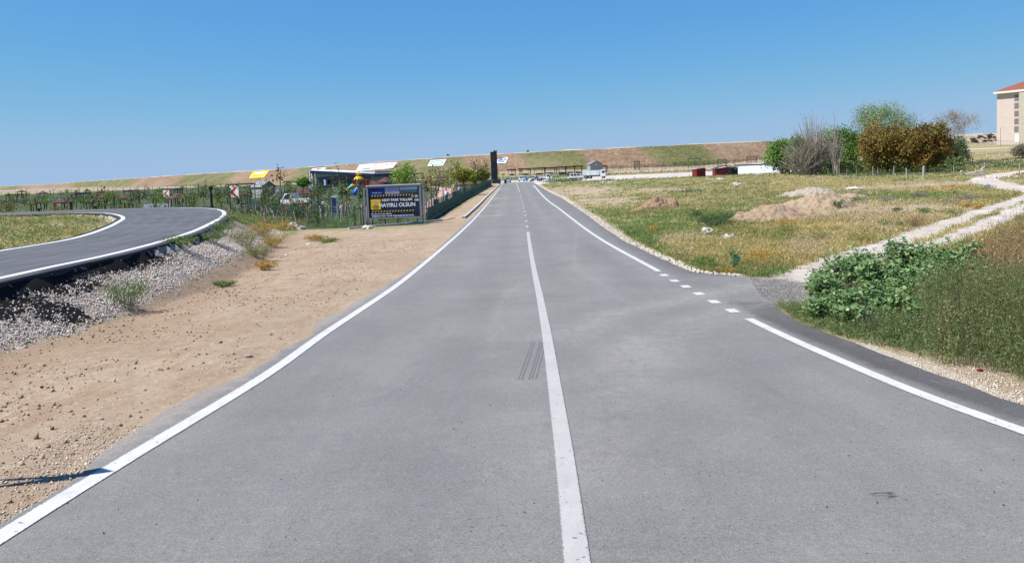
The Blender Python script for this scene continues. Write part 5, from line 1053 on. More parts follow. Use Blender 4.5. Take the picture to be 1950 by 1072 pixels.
def pergola(px, topy, wpx, Y, label):
    c = gnd(px, Y); s = Y/1487.; w_ = wpx*s; H = max(2.3, at(px, topy, Y)[2]-c[2]); e = empty('pergola', c, 0, label, 'pergola', 'dark steel pergolas')
    for x in (-1, 1):
        for y in (-1, 1): MB().box((x*w_/2, y*1.1, H/2-.1), (.11, .11, H)).build('post', DGREY, e)
    for y in (-1, 1): MB().box((0, y*1.1, H), (w_+.5, .10, .14)).build('beam', DGREY, e)
    for k in range(7): MB().box((-w_/2+w_*k/6, 0, H+.12), (.05, 2.9, .08)).build('slat', DGREY, e)
for a in [(160, 373, 14, 130, 'dark pergola left of the third near gazebo'), (252, 367, 16, 140, 'dark pergola between the near gazebos and the farther arrow board'), (333, 360.5, 22, 135, 'dark pergola right of the farther arrow board'), (395, 356.5, 24, 170, 'dark pergola left of the black lamp base'), (462, 351.5, 40, 130, 'wide dark pergola above the nearer arrow board'), (560, 346, 30, 190, 'pale dark framed pergola left of the low modern building'), (798, 331, 16, 200, 'dark pergola right of the bright green tree'), (30, 376, 20, 150, 'dark pergola at the far left of the park'), (845, 327, 14, 215, 'dark pergola above the pink path')]: pergola(*a)
# lamp posts
def lamp(px, topy, Y, label, mat=None, r=.07):
    c = gnd(px, Y); H = at(px, topy, Y)[2]-c[2]; e = empty('lamp_post', c, 0, label, 'lamp post', 'park lamp posts')
    MB().tube([(0, 0, -.2), (0, 0, H)], [r, r*.6], 8).build('pole', mat or GREY, e); MB().lathe([(r*1.7, 0), (r*1.6, .5), (r, .65)], 10).build('base', mat or GREY, e); MB().box((.18, 0, H), (.5, .16, .07)).build('lamp_head', mat or GREY, e)
for a in [(104, 361, 125, 'grey lamp post among the near gazebos, leftmost'), (119, 374, 100, 'short grey lamp post between two near gazebos'), (156, 372, 95, 'pale lamp post with a turquoise lower part'), (248, 362, 95, 'grey lamp post right of the fourth near gazebo'), (332, 360, 92, 'grey lamp post between the pergola posts'), (488, 352, 95, 'dark lamp post before the small grey house'), (536, 342, 100, 'dark lamp post right of the small grey house'), (717, 320, 210, 'dark mast at the right end of the low modern building')]: lamp(*a)
c = gnd(405, 78); e = empty('black_lamp', c, 0, 'ornate black cast lamp base by the outer edge of the bend', 'lamp post'); H = at(405, 362, 78)[2]-c[2]
MB().lathe([(.42, 0), (.42, .35), (.30, .45), (.26, .9), (.34, 1.0), (.2, 1.1), (.12, 1.5), (.09, H)], 12).build('column', BLK, e); MB().lathe([(.05, 0), (.2, .1), (.22, .3), (.08, .42)], 10, (0, 0, H)).build('lantern', BLK, e)
# ------------------------------------------------------------------ saplings: few kinds, many individuals
def sapling_proto(kind, seed, h, R, cols, label, n=110, ls=.17, tall=.5, stake=True):
    rg = np.random.default_rng(seed); e = empty('sapling', (0, 0, 0), 0, label, 'young tree', 'saplings in the park: '+kind)
    MB().tube([(0, 0, -.1), (.03, 0, h*.5), (0, .02, h*.92)], [.045, .035, .015], 5).build('trunk', BARK, e)
    P = rg.standard_normal((n, 3))*[R*.5, R*.5, h*.5*tall*.5]; P[:, 2] += h*(1-tall*.5); 
    P[:, 2] = np.clip(P[:, 2], h*.3, h*1.05); V, F, Cc = cards(P, ls*(.6+.8*rg.random(n)), .7, pal(rg, n, cols, .2), rg); link('crown', np_mesh('crown', V, F, Cc), e, LEAF)['kind'] = 'stuff'
    if stake:
        for a in (0.5, 3.4): MB().tube([(math.cos(a)*.65, math.sin(a)*.3, 0), (.02*math.cos(a), 0, h*.42)], .03, 4).build('stake', PALEBARK, e)
    return e
kinds = [sapling_proto('green leaved', 1, 2.8, .55, [(.075, .13, .03), (.11, .17, .045)], 'young green sapling with leaning wooden stakes on the park lawn'), sapling_proto('lime leaved', 2, 2.5, .6, [(.17, .28, .035), (.12, .20, .03)], 'lime green round headed sapling on a bare stem', 130, .18, .35), sapling_proto('yellowing', 3, 2.6, .5, [(.26, .23, .05), (.17, .17, .045)], 'yellowing sapling with thin crown and wooden stakes', 90),
         sapling_proto('dark slender', 4, 3.2, .35, [(.06, .09, .03), (.08, .11, .04)], 'dark slender sapling with sparse leaves', 80, .15, .75), sapling_proto('reddish', 5, 2.2, .45, [(.28, .16, .05), (.20, .18, .05)], 'small rust tinged sapling', 80, .15), sapling_proto('clipped cone', 6, 1.5, .32, [(.06, .12, .03), (.09, .16, .04)], 'low dark green clipped conifer', 150, .14, .95, False)]
KL = ['young green sapling', 'lime green round headed sapling', 'yellowing thin sapling', 'dark slender sapling', 'small rust tinged sapling', 'low clipped dark conifer']
rg = np.random.default_rng(77); used = set()
spots = [(655, 58, 0, 1.2), (688, 57, 3, 1.15), (700, 60, 0, 1.2), (612, 62, 3, 1.1), (560, 62, 2, .9), (520, 66, 0, .9), (660, 70, 0, 1.1), (555, 95, 0, 1.2), (610, 92, 0, 1.2), (630, 110, 0, 1.0), (650, 120, 0, 1.1), (540, 60, 4, .8), (675, 56, 5, .9), (605, 56, 5, .85), (725, 56, 5, .8), (762, 56, 5, .8), (588, 56, 2, .6), (870, 120, 2, 2.0), (862, 110, 2, 1.6), (905, 160, 0, 2.0), (918, 170, 2, 2.0), (927, 185, 0, 2.0), (850, 95, 2, 1.2), (822, 80, 2, 1.4), (832, 85, 3, 1.3), (812, 90, 0, 1.3), (845, 100, 0, 1.2), (950, 240, 2, 1.5), (958, 250, 1, 1.2),
         (532, 110, 4, 2.4), (515, 100, 2, 1.2), (648, 150, 3, 1.8), (635, 160, 3, 1.6), (213, 95, 1, 1.1), (204, 100, 2, 1.4), (90, 110, 1, 1.0), (70, 105, 0, 1.0), (138, 115, 1, .8), (122, 90, 1, .6), (187, 100, 1, .7), (200, 95, 1, .7), (60, 90, 2, 1.0), (8, 88, 2, 1.0), (15, 80, 4, 1.1), (305, 95, 1, .9), (230, 100, 0, .8), (355, 95, 1, 1.0), (375, 100, 2, .8), (390, 95, 0, 1.3), (412, 92, 2, .9), (420, 90, 0, 1.0), (470, 80, 0, 1.1), (505, 85, 3, 1.1), (27, 78, 4, 1.1)]
for _ in range(150):
    Y = 72+190*rg.random()**1.3; px = rg.uniform(-20, 700 if Y > 100 else 520); spots.append((px, Y, int(rg.choice([0, 0, 1, 2, 3, 3, 4, 5])), rg.uniform(.75, 1.15)))
for _ in range(46):
    Y = rg.uniform(56, 92); px = rg.uniform(455, 800); spots.append((px, Y, int(rg.choice([0, 3, 3, 4, 5])), rg.uniform(.7, 1.1)))
for _ in range(46):
    px = rg.uniform(970, 1480); spots.append((px, rg.uniform(300, 312), int(rg.choice([0, 1, 3])), rg.uniform(.8, 1.1)))
first = [True]*6
for px, Y, k, sc in spots:
    c = gnd(px, Y)
    if sdf(c[:1], c[1:2], ramp_poly)[0] > -1.2: continue
    o = kinds[k] if first[k] else copy_tree(kinds[k]); first[k] = False
    zn = next(t for lim, t in ((100, 'at the far left of the park'), (250, 'among the near gazebos'), (330, 'around the farther arrow board'), (430, 'between the two arrow boards'), (520, 'around the nearer arrow board'), (620, 'around the white park pickup'), (690, 'around the white booth'), (820, 'behind the billboard'), (960, 'between pink path and dark tower'), (1112, 'before the flat roofed shelters'), (1300, 'along the perimeter fence right of the grey house'), (3000, 'along the perimeter fence above the red sheds')) if px < lim)
    dp = 'near' if Y < 100 else 'midway' if Y < 160 else 'far'
    o['label'] = KL[k]+' '+zn+', '+dp; o['group'] = KL[k]+'s '+zn+', '+dp
    o.location = tuple(float(v) for v in c); o.scale = (sc, sc, sc*rg.uniform(.9, 1.1)); o.rotation_euler = (rg.normal()*.04, rg.normal()*.04, rg.random()*6.28)
# hedge strips and low planting as a mass
def hedge(name, P, wd, h, n, cols, label, seed, ls=.3):
    rg = np.random.default_rng(seed); R = resample(np.asarray(P, float), 200); k = rg.integers(0, 200, n); X = R[k, 0]+rg.standard_normal(n)*wd; Y = R[k, 1]+rg.standard_normal(n)*wd; Z = ground_z(X, Y)+rg.random(n)*h
    V, F, Cc = cards(np.stack([X, Y, Z], 1), ls*(.6+.8*rg.random(n)), .7, pal(rg, n, cols, .25), rg); tag(link(name, np_mesh(name, V, F, Cc), None, LEAF), label, 'hedge', kind='stuff')
hedge('far_hedge', [gnd(950, 262)[:2], gnd(1000, 268)[:2], gnd(1062, 275)[:2]], 2.0, 1.3, 2600, [(.12, .19, .09), (.15, .22, .1)], 'low grey green planting below the shelters', 1)
hedge('lot_weeds', [gnd(1045, 196)[:2], gnd(1080, 200)[:2], gnd(1100, 204)[:2]], 1.3, .9, 1200, [(.10, .16, .06), (.14, .2, .07)], 'dark green weeds at the near edge of the gravel lot', 2)
hedge('lot_strip_weeds', [gnd(1060, 287)[:2], gnd(1250, 287)[:2], gnd(1460, 287)[:2]], 1.6, .8, 4200, [(.36, .30, .09), (.26, .26, .08), (.40, .28, .08)], 'strip of yellow weeds behind the gravel lot', 3, .35)
hedge('park_planting', [gnd(0, 180)[:2], gnd(250, 175)[:2], gnd(520, 165)[:2], gnd(700, 170)[:2]], 9, .9, 5000, [(.06, .095, .035), (.085, .12, .04), (.13, .12, .05)], 'low green planting across the park', 4, .35)
hedge('understory', [gnd(1545, 150)[:2], gnd(1600, 146)[:2], gnd(1660, 142)[:2], gnd(1750, 138)[:2], gnd(1800, 140)[:2]], 2.2, 2.2, 8000, [(.07, .12, .03), (.10, .16, .04), (.14, .16, .05)], 'dark green undergrowth filling the gaps behind the tree group', 6, .4)
hedge('park_planting', [gnd(0, 100)[:2], gnd(250, 98)[:2], gnd(480, 90)[:2], gnd(640, 80)[:2]], 4, .5, 4200, [(.055, .095, .03), (.09, .13, .04), (.06, .075, .03)], 'low green planting near the side road', 5, .22)
# ------------------------------------------------------------------ path, bins, barrier, people
for i, (px, Y, lab) in enumerate([(831, 75, 'black litter bin nearest on the pink path'), (866, 105, 'second black bin along the pink path'), (874, 118, 'third black bin along the pink path'), (885, 130, 'farthest black bin on the pink path')]):
    c = gnd(px, Y); e = empty('litter_bin', c, 0, lab, 'litter bin', 'black bins along the pink path'); MB().box((0, 0, .55), (.45, .4, 1.0)).build('body', BLK, e, bevel=.03); MB().box((0, 0, 1.1), (.52, .47, .06)).build('lid', DGREY, e)
a, b = gnd(863, 150), gnd(912, 165); e = empty('plastic_barrier', a, math.atan2(b[1]-a[1], b[0]-a[0]), 'long low orange plastic barrier beyond the pink path', 'barrier'); L = math.dist(a[:2], b[:2])
for k in range(6): MB().box((L*(k+.5)/6, 0, .95), (L/6-.08, .3, .5)).build('segment', ORG if k % 3 else YEL, e)
for k in range(7): MB().box((L*k/6, 0, .35), (.1, .1, .8)).build('leg', GREY, e)
a, b = gnd(322, 125), gnd(376, 128); e = empty('park_bench_strip', gnd(370, 118), 0, 'yellow kerb like strip right of the broad gazebo', 'barrier'); MB().box((0, 0, .5), (1.2, .3, .28)).build('rail', YEL, e); MB().box((0, 0, .2), (1.0, .1, .42)).build('leg', GREY, e)
for (px, Y, w_, hz, lab) in [(300, 118, 4.0, .5, 'white low wall segment left of the farther arrow board'), (480, 190, 8, .4, 'white kerb of a park path in front of the far saplings'), (560, 200, 16, .45, 'long white low wall below the modern building'), (680, 175, 14, .45, 'white low wall right of the modern building'), (100, 210, 9, .35, 'pale curb of a path in the far park')]:
    c = gnd(px, Y); o = MB().box((0, 0, hz/2), (w_, .35, hz)).build('low_wall', WHITE); o.location = tuple(c); tag(o, lab, 'wall')
def person(c, rz, label, shirt, pants, seated=False):
    """one continuous figure grown over a skeleton; clothes are thin layers of their own"""
    hz = .0 if not seated else -.35
    J = [(0, 0, .95), (0, 0, 1.2), (0, 0, 1.42), (0, -.01, 1.52), (0, -.02, 1.66), (-.09, 0, .9), (-.1, -.03, .5), (-.1, .02, .08), (.09, 0, .9), (.11, .05, .5), (.1, .1, .08), (-.2, 0, 1.4), (-.25, .02, 1.12), (-.24, -.06, .88), (.2, 0, 1.4), (.26, .02, 1.12), (.24, -.08, .9), (-.1, -.12, .04), (.1, -.04, .04)]
    E = [(0, 1), (1, 2), (2, 3), (3, 4), (0, 5), (5, 6), (6, 7), (0, 8), (8, 9), (9, 10), (2, 11), (11, 12), (12, 13), (2, 14), (14, 15), (15, 16), (7, 17), (10, 18)]
    Rr = [.14, .13, .13, .055, .10, .095, .06, .045, .095, .06, .045, .06, .045, .035, .06, .045, .035, .04, .04]
    if seated: J = [(x, y-(.35 if i in (6, 7, 9, 10, 17, 18) else 0), (z-.5 if z > .6 else min(z, .42) if i in (6, 9) else z)) for i, (x, y, z) in enumerate(J)]
    me = bpy.data.meshes.new('person'); me.from_pydata(J, E, []); o = link('person', me, None, SKIN); sk = o.modifiers.new('skin', 'SKIN')
    for v, r_ in zip(me.skin_vertices[0].data if me.skin_vertices else [], Rr): v.radius = (r_, r_)
    if not me.skin_vertices:
        bpy.context.view_layer.update()
    o.modifiers.new('sub', 'SUBSURF').levels = 1; o.location = tuple(c); o.rotation_euler = (0, 0, rz); tag(o, label, 'person')
    dz = -.5 if seated else 0
    MB().lathe([(.17, .93+dz), (.19, 1.15+dz), (.21, 1.38+dz), (.12, 1.47+dz)], 12).build('shirt', shirt, o, smooth=True); MB().lathe([(.02, 1.72+dz), (.115, 1.70+dz), (.115, 1.77+dz), (.03, 1.80+dz)][::1], 10, (0, 0, 0)).build('hair', BLK, o)
    for k in (-1, 1):
        pts = [(k*.09, 0, .95), (k*.1, -.02, .5), (k*.1, .03 if k < 0 else .08, .12)] if not seated else [(k*.09, 0, .43), (k*.1, -.35, .42), (k*.1, -.35, .1)]
        MB().tube(pts, [.12, .085, .07], 8).build('trouser_leg', pants, o, smooth=True)
    return o
DEN = simple('denim', (.06, .09, .17), .9, .2, 6); LBL = simple('light_blue_cloth', (.30, .42, .65), .9, .1, 6); WCL = simple('white_cloth', (.70, .68, .66), .9, .05, 6); REDC = simple('red_cloth', (.2, .02, .03), .9, .1, 6)
person(gnd(875, 112), .4, 'person in a light blue shirt standing by the pink path', LBL, DEN); person(gnd(851, 92), -.3, 'person in a white shirt beside the pink path near the first bin', WCL, DEN)
person(gnd(652, 72), 1.2, 'person in a white top and jeans sitting on the lawn behind the fence', WCL, DEN, True); person(gnd(1031, 222), .5, 'person in white standing by the parked silver car', WCL, DEN); person(gnd(1047, 222), 2.2, 'person in dark clothes right of the parked pickup', BLK, DEN); person(gnd(1024, 222), 1.2, 'person in a red top between the parked vehicles', REDC, DEN)
# ------------------------------------------------------------------ vehicles (nose towards -Y in their own frame)
def wheel(e, x, y, r, w_=.2):
    m = MB(); n = 14
    for sgn in (0,): 
        V = []; 
        for xx in (-w_/2, w_/2):
            for k in range(n): q = 2*math.pi*k/n; V.append((x+xx, y+r*math.cos(q), r+r*math.sin(q)))
        m.add(V, [tuple(range(n))[::-1], tuple(range(n, 2*n))]+[(k, (k+1) % n, n+(k+1) % n, n+k) for k in range(n)])
    wo_ = m.build('wheel', TYRE, e); m2 = MB(); V = []
    for xx in (-w_/2-.01, w_/2+.01):
        for k in range(n): q = 2*math.pi*k/n; V.append((x+xx, y+r*.6*math.cos(q), r+r*.6*math.sin(q)))
    m2.add(V, [tuple(range(n))[::-1], tuple(range(n, 2*n))]+[(k, (k+1) % n, n+(k+1) % n, n+k) for k in range(n)]); m2.build('rim', GREY, wo_)
def car(c, rz, label, paint, prof, roof, W=1.72, L=4.2, wr=.31, axles=(-1.35, 1.25), cat='car', grp=None, name='car', panes=None):
    """prof: lower body outline (y,z); roof: greenhouse outline (y,z); greenhouse narrows upward"""
    e = empty(name, c, rz, label, cat, grp); m = MB(); n = len(prof)
    for sx, o_ in ((1, 0),):
        V = [(-W/2*(.94 if z > .75 or z < .3 else 1), y, z) for y, z in prof]+[(W/2*(.94 if z > .75 or z < .3 else 1), y, z) for y, z in prof]
        m.add(V, [tuple(range(n)), tuple(range(2*n-1, n-1, -1))]+[(i, i+n, (i+1) % n+n, (i+1) % n) for i in range(n)])
    body = m.build('body', paint, e, bevel=.05)
    zb = min(z for y, z in roof); zt = max(z for y, z in roof); g = MB(); k = len(roof); wx = lambda z: W/2*.93*(1-.16*(z-zb)/(zt-zb+.01))
    V = [(-wx(z), y, z) for y, z in roof]+[(wx(z), y, z) for y, z in roof]; g.add(V, [tuple(range(k)), tuple(range(2*k-1, k-1, -1))]+[(i, i+k, (i+1) % k+k, (i+1) % k) for i in range(k)]); g.build('cabin', paint, e, bevel=.04)
    # panes: windscreen, rear, sides, laid 8 mm proud
    def quad(name, P): mm = MB(); mm.add(P, [(0, 1, 2, 3)]); o = mm.build(name, GLASS, e); s_ = o.modifiers.new('s', 'SOLIDIFY'); s_.thickness = .012
    def lerp(a, b, t): return tuple(a[i]+(b[i]-a[i])*t for i in range(3))
    fb, ft, rt, rb = roof[0], roof[1], roof[2], roof[3]
    for (b_, t_, sg, nm) in ((fb, ft, -1, 'windscreen'), (rb, rt, 1, 'rear_window')):
        a = (b_[0]+sg*.012, b_[1]); d = (t_[0]+sg*.012, t_[1]); P = []
        for t, sx in ((.1, -1), (.1, 1), (.88, 1), (.88, -1)):
            y = a[0]+(d[0]-a[0])*t; z = a[1]+(d[1]-a[1])*t; P.append((sx*(wx(z)-.1), y, z+.01))
        quad(nm, P)
    for sx in (-1, 1):
        y0, y1 = fb[0]+(ft[0]-fb[0])*.2, rb[0]+(rt[0]-rb[0])*.2; cuts = panes or 2
        for j in range(cuts):
            t0 = j/cuts+.03; t1 = (j+1)/cuts-.03; P = []
            for t, zz in ((t0, .15), (t1, .15), (t1, .85), (t0, .85)):
                z = zb+(zt-zb)*zz; ya = fb[0]+(ft[0]-fb[0])*zz+.12; yb = rb[0]+(rt[0]-rb[0])*zz-.12; P.append((sx*(wx(z)+.012), ya+(yb-ya)*t, z))
            quad('side_window', P)
    for ay in axles:
        for sx in (-1, 1): wheel(e, sx*(W/2-.1), ay, wr)
    y0 = min(y for y, z in prof); y1 = max(y for y, z in prof)
    for sx in (-1, 1): MB().box((sx*W*.38, y1-.02, .78), (.22, .1, .16)).build('tail_light', LAMPR, e); MB().box((sx*W*.37, y0+.02, .68), (.26, .1, .14)).build('headlight', WHITE, e)
    MB().box((0, y1+.0, .42), (W*.9, .1, .2)).build('bumper', DGREY, e); MB().box((0, y1+.03, .62), (.48, .05, .12)).build('number_plate', WHITE, e)
    return e
SED = [(-2.1, .35), (-2.15, .6), (-2.0, .8), (-1.1, .92), (1.2, .95), (2.05, .92), (2.12, .6), (2.05, .32)]; SEDR = [(-1.15, .9), (-.4, 1.42), (.85, 1.42), (1.6, .93)]
HAT = [(-2.0, .35), (-2.05, .6), (-1.9, .82), (-1.0, .95), (1.75, .98), (1.95, .9), (2.0, .6), (1.95, .32)]; HATR = [(-1.15, .93), (-.35, 1.48), (1.35, 1.46), (1.85, .96)]
VAN = [(-2.1, .35), (-2.15, .7), (-1.95, .95), (-1.35, 1.08), (1.95, 1.1), (2.05, .6), (2.0, .32)]; VANR = [(-1.4, 1.05), (-.75, 1.78), (1.85, 1.8), (1.98, 1.08)]
car(gnd(967, 214), math.pi+0.02, 'silver sedan seen from behind, driving away in the left lane', CARS, SED, SEDR); car(gnd(993.5, 236), math.pi*.02, 'silver sedan coming near the centre line beyond the white line end', CARS, SED, SEDR)
car(gnd(1021, 226), math.pi*.5+.4-math.pi, 'silver hatchback parked with doors ajar right of the road end', CARS, HAT, HATR, panes=2)
car(gnd(1098, 225), math.pi*.5, 'white high roofed van parked on the gravel lot', CARW, VAN, VANR, W=1.8, panes=3, cat='van', name='parked_van')
car(gnd(1075, 288), math.pi*.5, 'black car parked far behind the white van', CARD, HAT, HATR)
# white pickups
def pickup(c, rz, label, L=4.8, W=1.75, rust=False):
    e = empty('pickup_truck', c, rz, label, 'pickup truck'); hy = -L/2
    MB().box((0, 0, .55), (W*.8, L*.96, .16)).build('chassis', DGREY, e)
    m = MB(); P = [(hy, .45), (hy-.03, 1.05), (hy+.30, 1.25), (hy+.62, 1.88), (hy+1.55, 1.9), (hy+1.65, .45)]; n = len(P)
    V = [(-W/2*(.88 if z > 1.3 else 1), y, z) for y, z in P]+[(W/2*(.88 if z > 1.3 else 1), y, z) for y, z in P]; m.add(V, [tuple(range(n)), tuple(range(2*n-1, n-1, -1))]+[(i, i+n, (i+1) % n+n, (i+1) % n) for i in range(n)]); cab = m.build('cab', CARW, e, bevel=.05)
    for sx in (-1, 1):
        mm = MB(); xo = sx*(W/2*.93+.012); mm.add([(sx*(W/2+.01), hy+.45, 1.25), (sx*(W/2+.01), hy+1.4, 1.25), (sx*(W/2*.9+.012), hy+1.35, 1.78), (sx*(W/2*.9+.012), hy+.75, 1.78)], [(0, 1, 2, 3)]); mm.build('side_window', GLASS, cab).modifiers.new('s', 'SOLIDIFY').thickness = .015
    mm = MB(); mm.add([(-W*.42, hy+.30, 1.3), (W*.42, hy+.30, 1.3), (W*.38, hy+.57, 1.8), (-W*.38, hy+.57, 1.8)], [(0, 1, 2, 3)]); mm.build('windscreen', GLASS, cab).modifiers.new('s', 'SOLIDIFY').thickness = .03
    MB().box((0, (hy+1.75+L/2)/2, .72), (W, L-1.8, .08)).build('bed_floor', GREY, e)
    for sx in (-1, 1):
        for k in range(3): MB().box((sx*(W/2-.03), (hy+1.75+L/2)/2, .85+k*.17), (.05, L-1.8, .15)).build('side_board', CARW, e)
    for y in (hy+1.78, L/2): MB().box((0, y, 1.0), (W-.1, .05, .5)).build('tailboard', CARW, e)
    for ay in (hy+.75, L/2-1.0):
        for sx in (-1, 1): wheel(e, sx*(W/2-.12), ay, .33)
    return e
pickup(gnd(573, 97), math.pi*.5-math.pi-.42, 'white pickup truck with open bed parked behind the park fence'); pickup(gnd(1037, 226), math.pi*.5-.2, 'white pickup truck behind the silver hatchback by the road end', L=4.4)
c = gnd(605, 96); e = empty('rubble_bag', c, 0, 'pale sacks heaped at the rear of the white park pickup', 'sacks', 'pale sacks'); 
for k in range(4): blob('sack', (-.6+.4*k, .1*(k % 2), .3+.2*(k % 2)), (.6, .5, .6), WCL, k, .2, e)
# tipper lorry
c = gnd(1133, 236); e = empty('lorry', c, math.pi*.5-.25, 'white lorry with high panelled sides on the gravel lot', 'lorry')
MB().box((0, .3, .75), (1.1, 6.2, .25)).build('chassis', DGREY, e); 
cab = MB(); P = [(-3.3, .6), (-3.38, 1.5), (-3.2, 2.55), (-1.9, 2.6), (-1.8, .6)]; n = len(P); V = [(-1.15, y, z) for y, z in P]+[(1.15, y, z) for y, z in P]; cab.add(V, [tuple(range(n)), tuple(range(2*n-1, n-1, -1))]+[(i, i+n, (i+1) % n+n, (i+1) % n) for i in range(n)]); cb = cab.build('cab', CARW, e, bevel=.06)
mm = MB(); mm.add([(-1.05, -3.40, 1.5), (1.05, -3.40, 1.5), (1.0, -3.24, 2.4), (-1.0, -3.24, 2.4)], [(0, 1, 2, 3)]); mm.build('windscreen', GLASS, cb).modifiers.new('s', 'SOLIDIFY').thickness = .04
for sx in (-1, 1): MB().box((sx*1.16, -2.7, 1.95), (.03, .8, .7)).build('side_window', GLASS, cb)
MB().box((0, -3.42, .98), (.5, .05, .35)).build('grille', RED, cb); MB().box((0, -2.5, 2.66), (.8, .3, .12)).build('roof_beacon', BLUE, cb)
MB().box((0, 1.0, 1.0), (2.3, 5.0, .15)).build('bed', GREY, e)
PGRN = simple('pale_green_panel', (.55, .66, .62), .5, .08, 2)
for sx in (-1, 1):
    for k in range(5): MB().box((sx*1.15, -1.0+k*1.0, 1.75), (.06, .92, 1.35)).build('side_panel', CARW if k % 2 else PGRN, e)
    MB().box((sx*1.15, 1.0, 2.48), (.08, 5.0, .08)).build('top_rail', CARW, e)
for y in (-1.5, 3.5): MB().box((0, y, 1.75), (2.2, .06, 1.35)).build('end_panel', CARW, e)
for ay in (-2.6, 1.4, 2.6):
    for sx in (-1, 1): wheel(e, sx*1.0, ay, .48, .28)
# barrels, pipes, rubble at the lot
for px, Y, mt, r, h, lab, nm in ((1003, 234, BLUE, .30, .95, 'bright blue barrel right of the oncoming car', 'barrel'), (962.5, 208, NAVY, .32, 1.05, 'dark blue barrel at the left of the road beyond the kerb', 'barrel'), (951, 205, BLK, .3, .5, 'small black drum at the foot of the dark tower', 'barrel')):
    c = gnd(px, Y); e = empty(nm, c, 0, lab, 'barrel'); MB().lathe([(r*.9, 0), (r, .05), (r, h*.33), (r*1.06, h*.35), (r, h*.37), (r, h*.66), (r*1.06, h*.68), (r, h*.7), (r, h*.95), (r*.9, h)], 16).build('body', mt, e); MB().lathe([(r*.8, h), (r*.8, h+.02)], 16).build('lid', DGREY, e)
for px, Y, r, L, rz, lab in ((1159, 188, .38, 1.3, 1.4, 'large concrete pipe ring lying at the right of the others'), (1133, 176, .28, .9, 1.5, 'concrete pipe in the middle of three at the lot edge'), (1122, 178, .26, .8, 1.3, 'concrete pipe at the left of three at the lot edge')):
    c = gnd(px, Y); n = 18; m = MB(); V = []
    for y in (-L/2, L/2):
        for rr in (r, r*.8):
            for k in range(n): q = 2*math.pi*k/n; V.append((rr*math.cos(q), y, r+rr*math.sin(q)))
    F = [(k, (k+1) % n, 2*n+(k+1) % n, 2*n+k) for k in range(n)]+[(n+k, 3*n+k, 3*n+(k+1) % n, n+(k+1) % n) for k in range(n)]+[(k, n+k, n+(k+1) % n, (k+1) % n) for k in range(n)]+[(2*n+k, 2*n+(k+1) % n, 3*n+(k+1) % n, 3*n+k) for k in range(n)]
    m.add(V, F); o = m.build('concrete_pipe', CONC); o.location = tuple(c-[0, 0, .04]); o.rotation_euler = (0, 0, rz); tag(o, lab, 'pipe')
rg = np.random.default_rng(91)
def rubble(px0, px1, Y, n, s, label, cols, seed):
    rg = np.random.default_rng(seed); a, b = gnd(px0, Y), gnd(px1, Y); t = rg.random(n); X = a[0]+(b[0]-a[0])*t; Yy = Y+rg.standard_normal(n)*.8; stones('rubble', X, Yy, s*(.4+rg.random(n)), cols, seed, label, STONE)
rubble(1188, 1212, 188, 60, .6, 'heap of pale rubble right of the concrete pipes', [(.5, .46, .42), (.42, .38, .34)], 1); rubble(1142, 1172, 160, 18, .4, 'few white stones in the grass before the concrete pipes', [(.6, .58, .55)], 2); rubble(1170, 1330, 196, 120, .45, 'line of pale stones along the near edge of the lot', [(.52, .48, .44), (.44, .4, .36)], 3)
rubble(1330, 1372, 150, 24, .3, 'scattered white stones in front of the sheds', [(.6, .57, .54)], 4); rubble(1870, 1940, 92, 40, .3, 'pale stones beside the far end of the track', [(.5, .45, .4)], 5)
# ------------------------------------------------------------------ sheds
def wall_boards(e, x0, x1, y, h0, h1, mat, along='x', n=None, th=.04, zb=0):
    n = n or max(3, int(abs(x1-x0)/.28))
    for k in range(n):
        a = x0+(x1-x0)*k/n; b = x0+(x1-x0)*(k+1)/n-.012*np.sign(x1-x0); ha = h0+(h1-h0)*(k+.5)/n
        c = ((a+b)/2, y, (ha+zb)/2) if along == 'x' else (y, (a+b)/2, (ha+zb)/2); d = (abs(b-a), th, ha-zb) if along == 'x' else (th, abs(b-a), ha-zb); MB().box(c, d).build('board', mat, e)
c = gnd(1331, 192); s = 192/1487.; e = empty('shed', c, .35, 'small wine red wooden shed with a single slope roof, standing alone', 'shed')
wall_boards(e, -1.25, 1.25, -1.0, 1.75, 2.05, WINE); wall_boards(e, -1.25, 1.25, 1.0, 1.75, 2.05, WINE); wall_boards(e, -.97, .97, -1.25, 1.72, 1.72, WINE, 'y'); wall_boards(e, -.97, .97, 1.25, 2.02, 2.02, BLK, 'y')  # black right wall: the unlit side's shade put into its colour
m = MB(); m.prism([(-1.4, 1.74), (1.4, 2.08), (1.4, 2.16), (-1.4, 1.82)], -1.15, 1.15).build('roof', simple('dark_red_metal', (.11, .02, .02), .6, .2, 3), e)
c = gnd(1381, 195); e = empty('shed', c, .0, 'wine red shed with dark gabled roof and black boards for its shadowed open end beside the silver shed', 'shed')
wall_boards(e, -2.8, .3, -1.4, 1.75, 2.15, WINE); wall_boards(e, .3, 1.2, -1.35, 2.1, 2.0, DGREY); wall_boards(e, 1.2, 2.8, -1.3, 1.95, 1.85, BLK); wall_boards(e, -1.36, 1.4, -2.8, 1.7, 1.7, WINE, 'y'); wall_boards(e, -1.3, 1.4, 2.8, 1.7, 1.7, BLK, 'y')  # grey and black boards stand for the opening's shade, put into colour
MB().prism([(-3.0, 1.75), (-.5, 2.38), (3.0, 1.9), (3.0, 2.0), (-.5, 2.5), (-3.0, 1.86)], -1.65, 1.6).build('roof', simple('dark_green_roof', (.03, .04, .035), .6, .2, 3), e)
MB().box((2.2, -1.37, 1.5), (.5, .04, .4)).build('window', GREY, e)
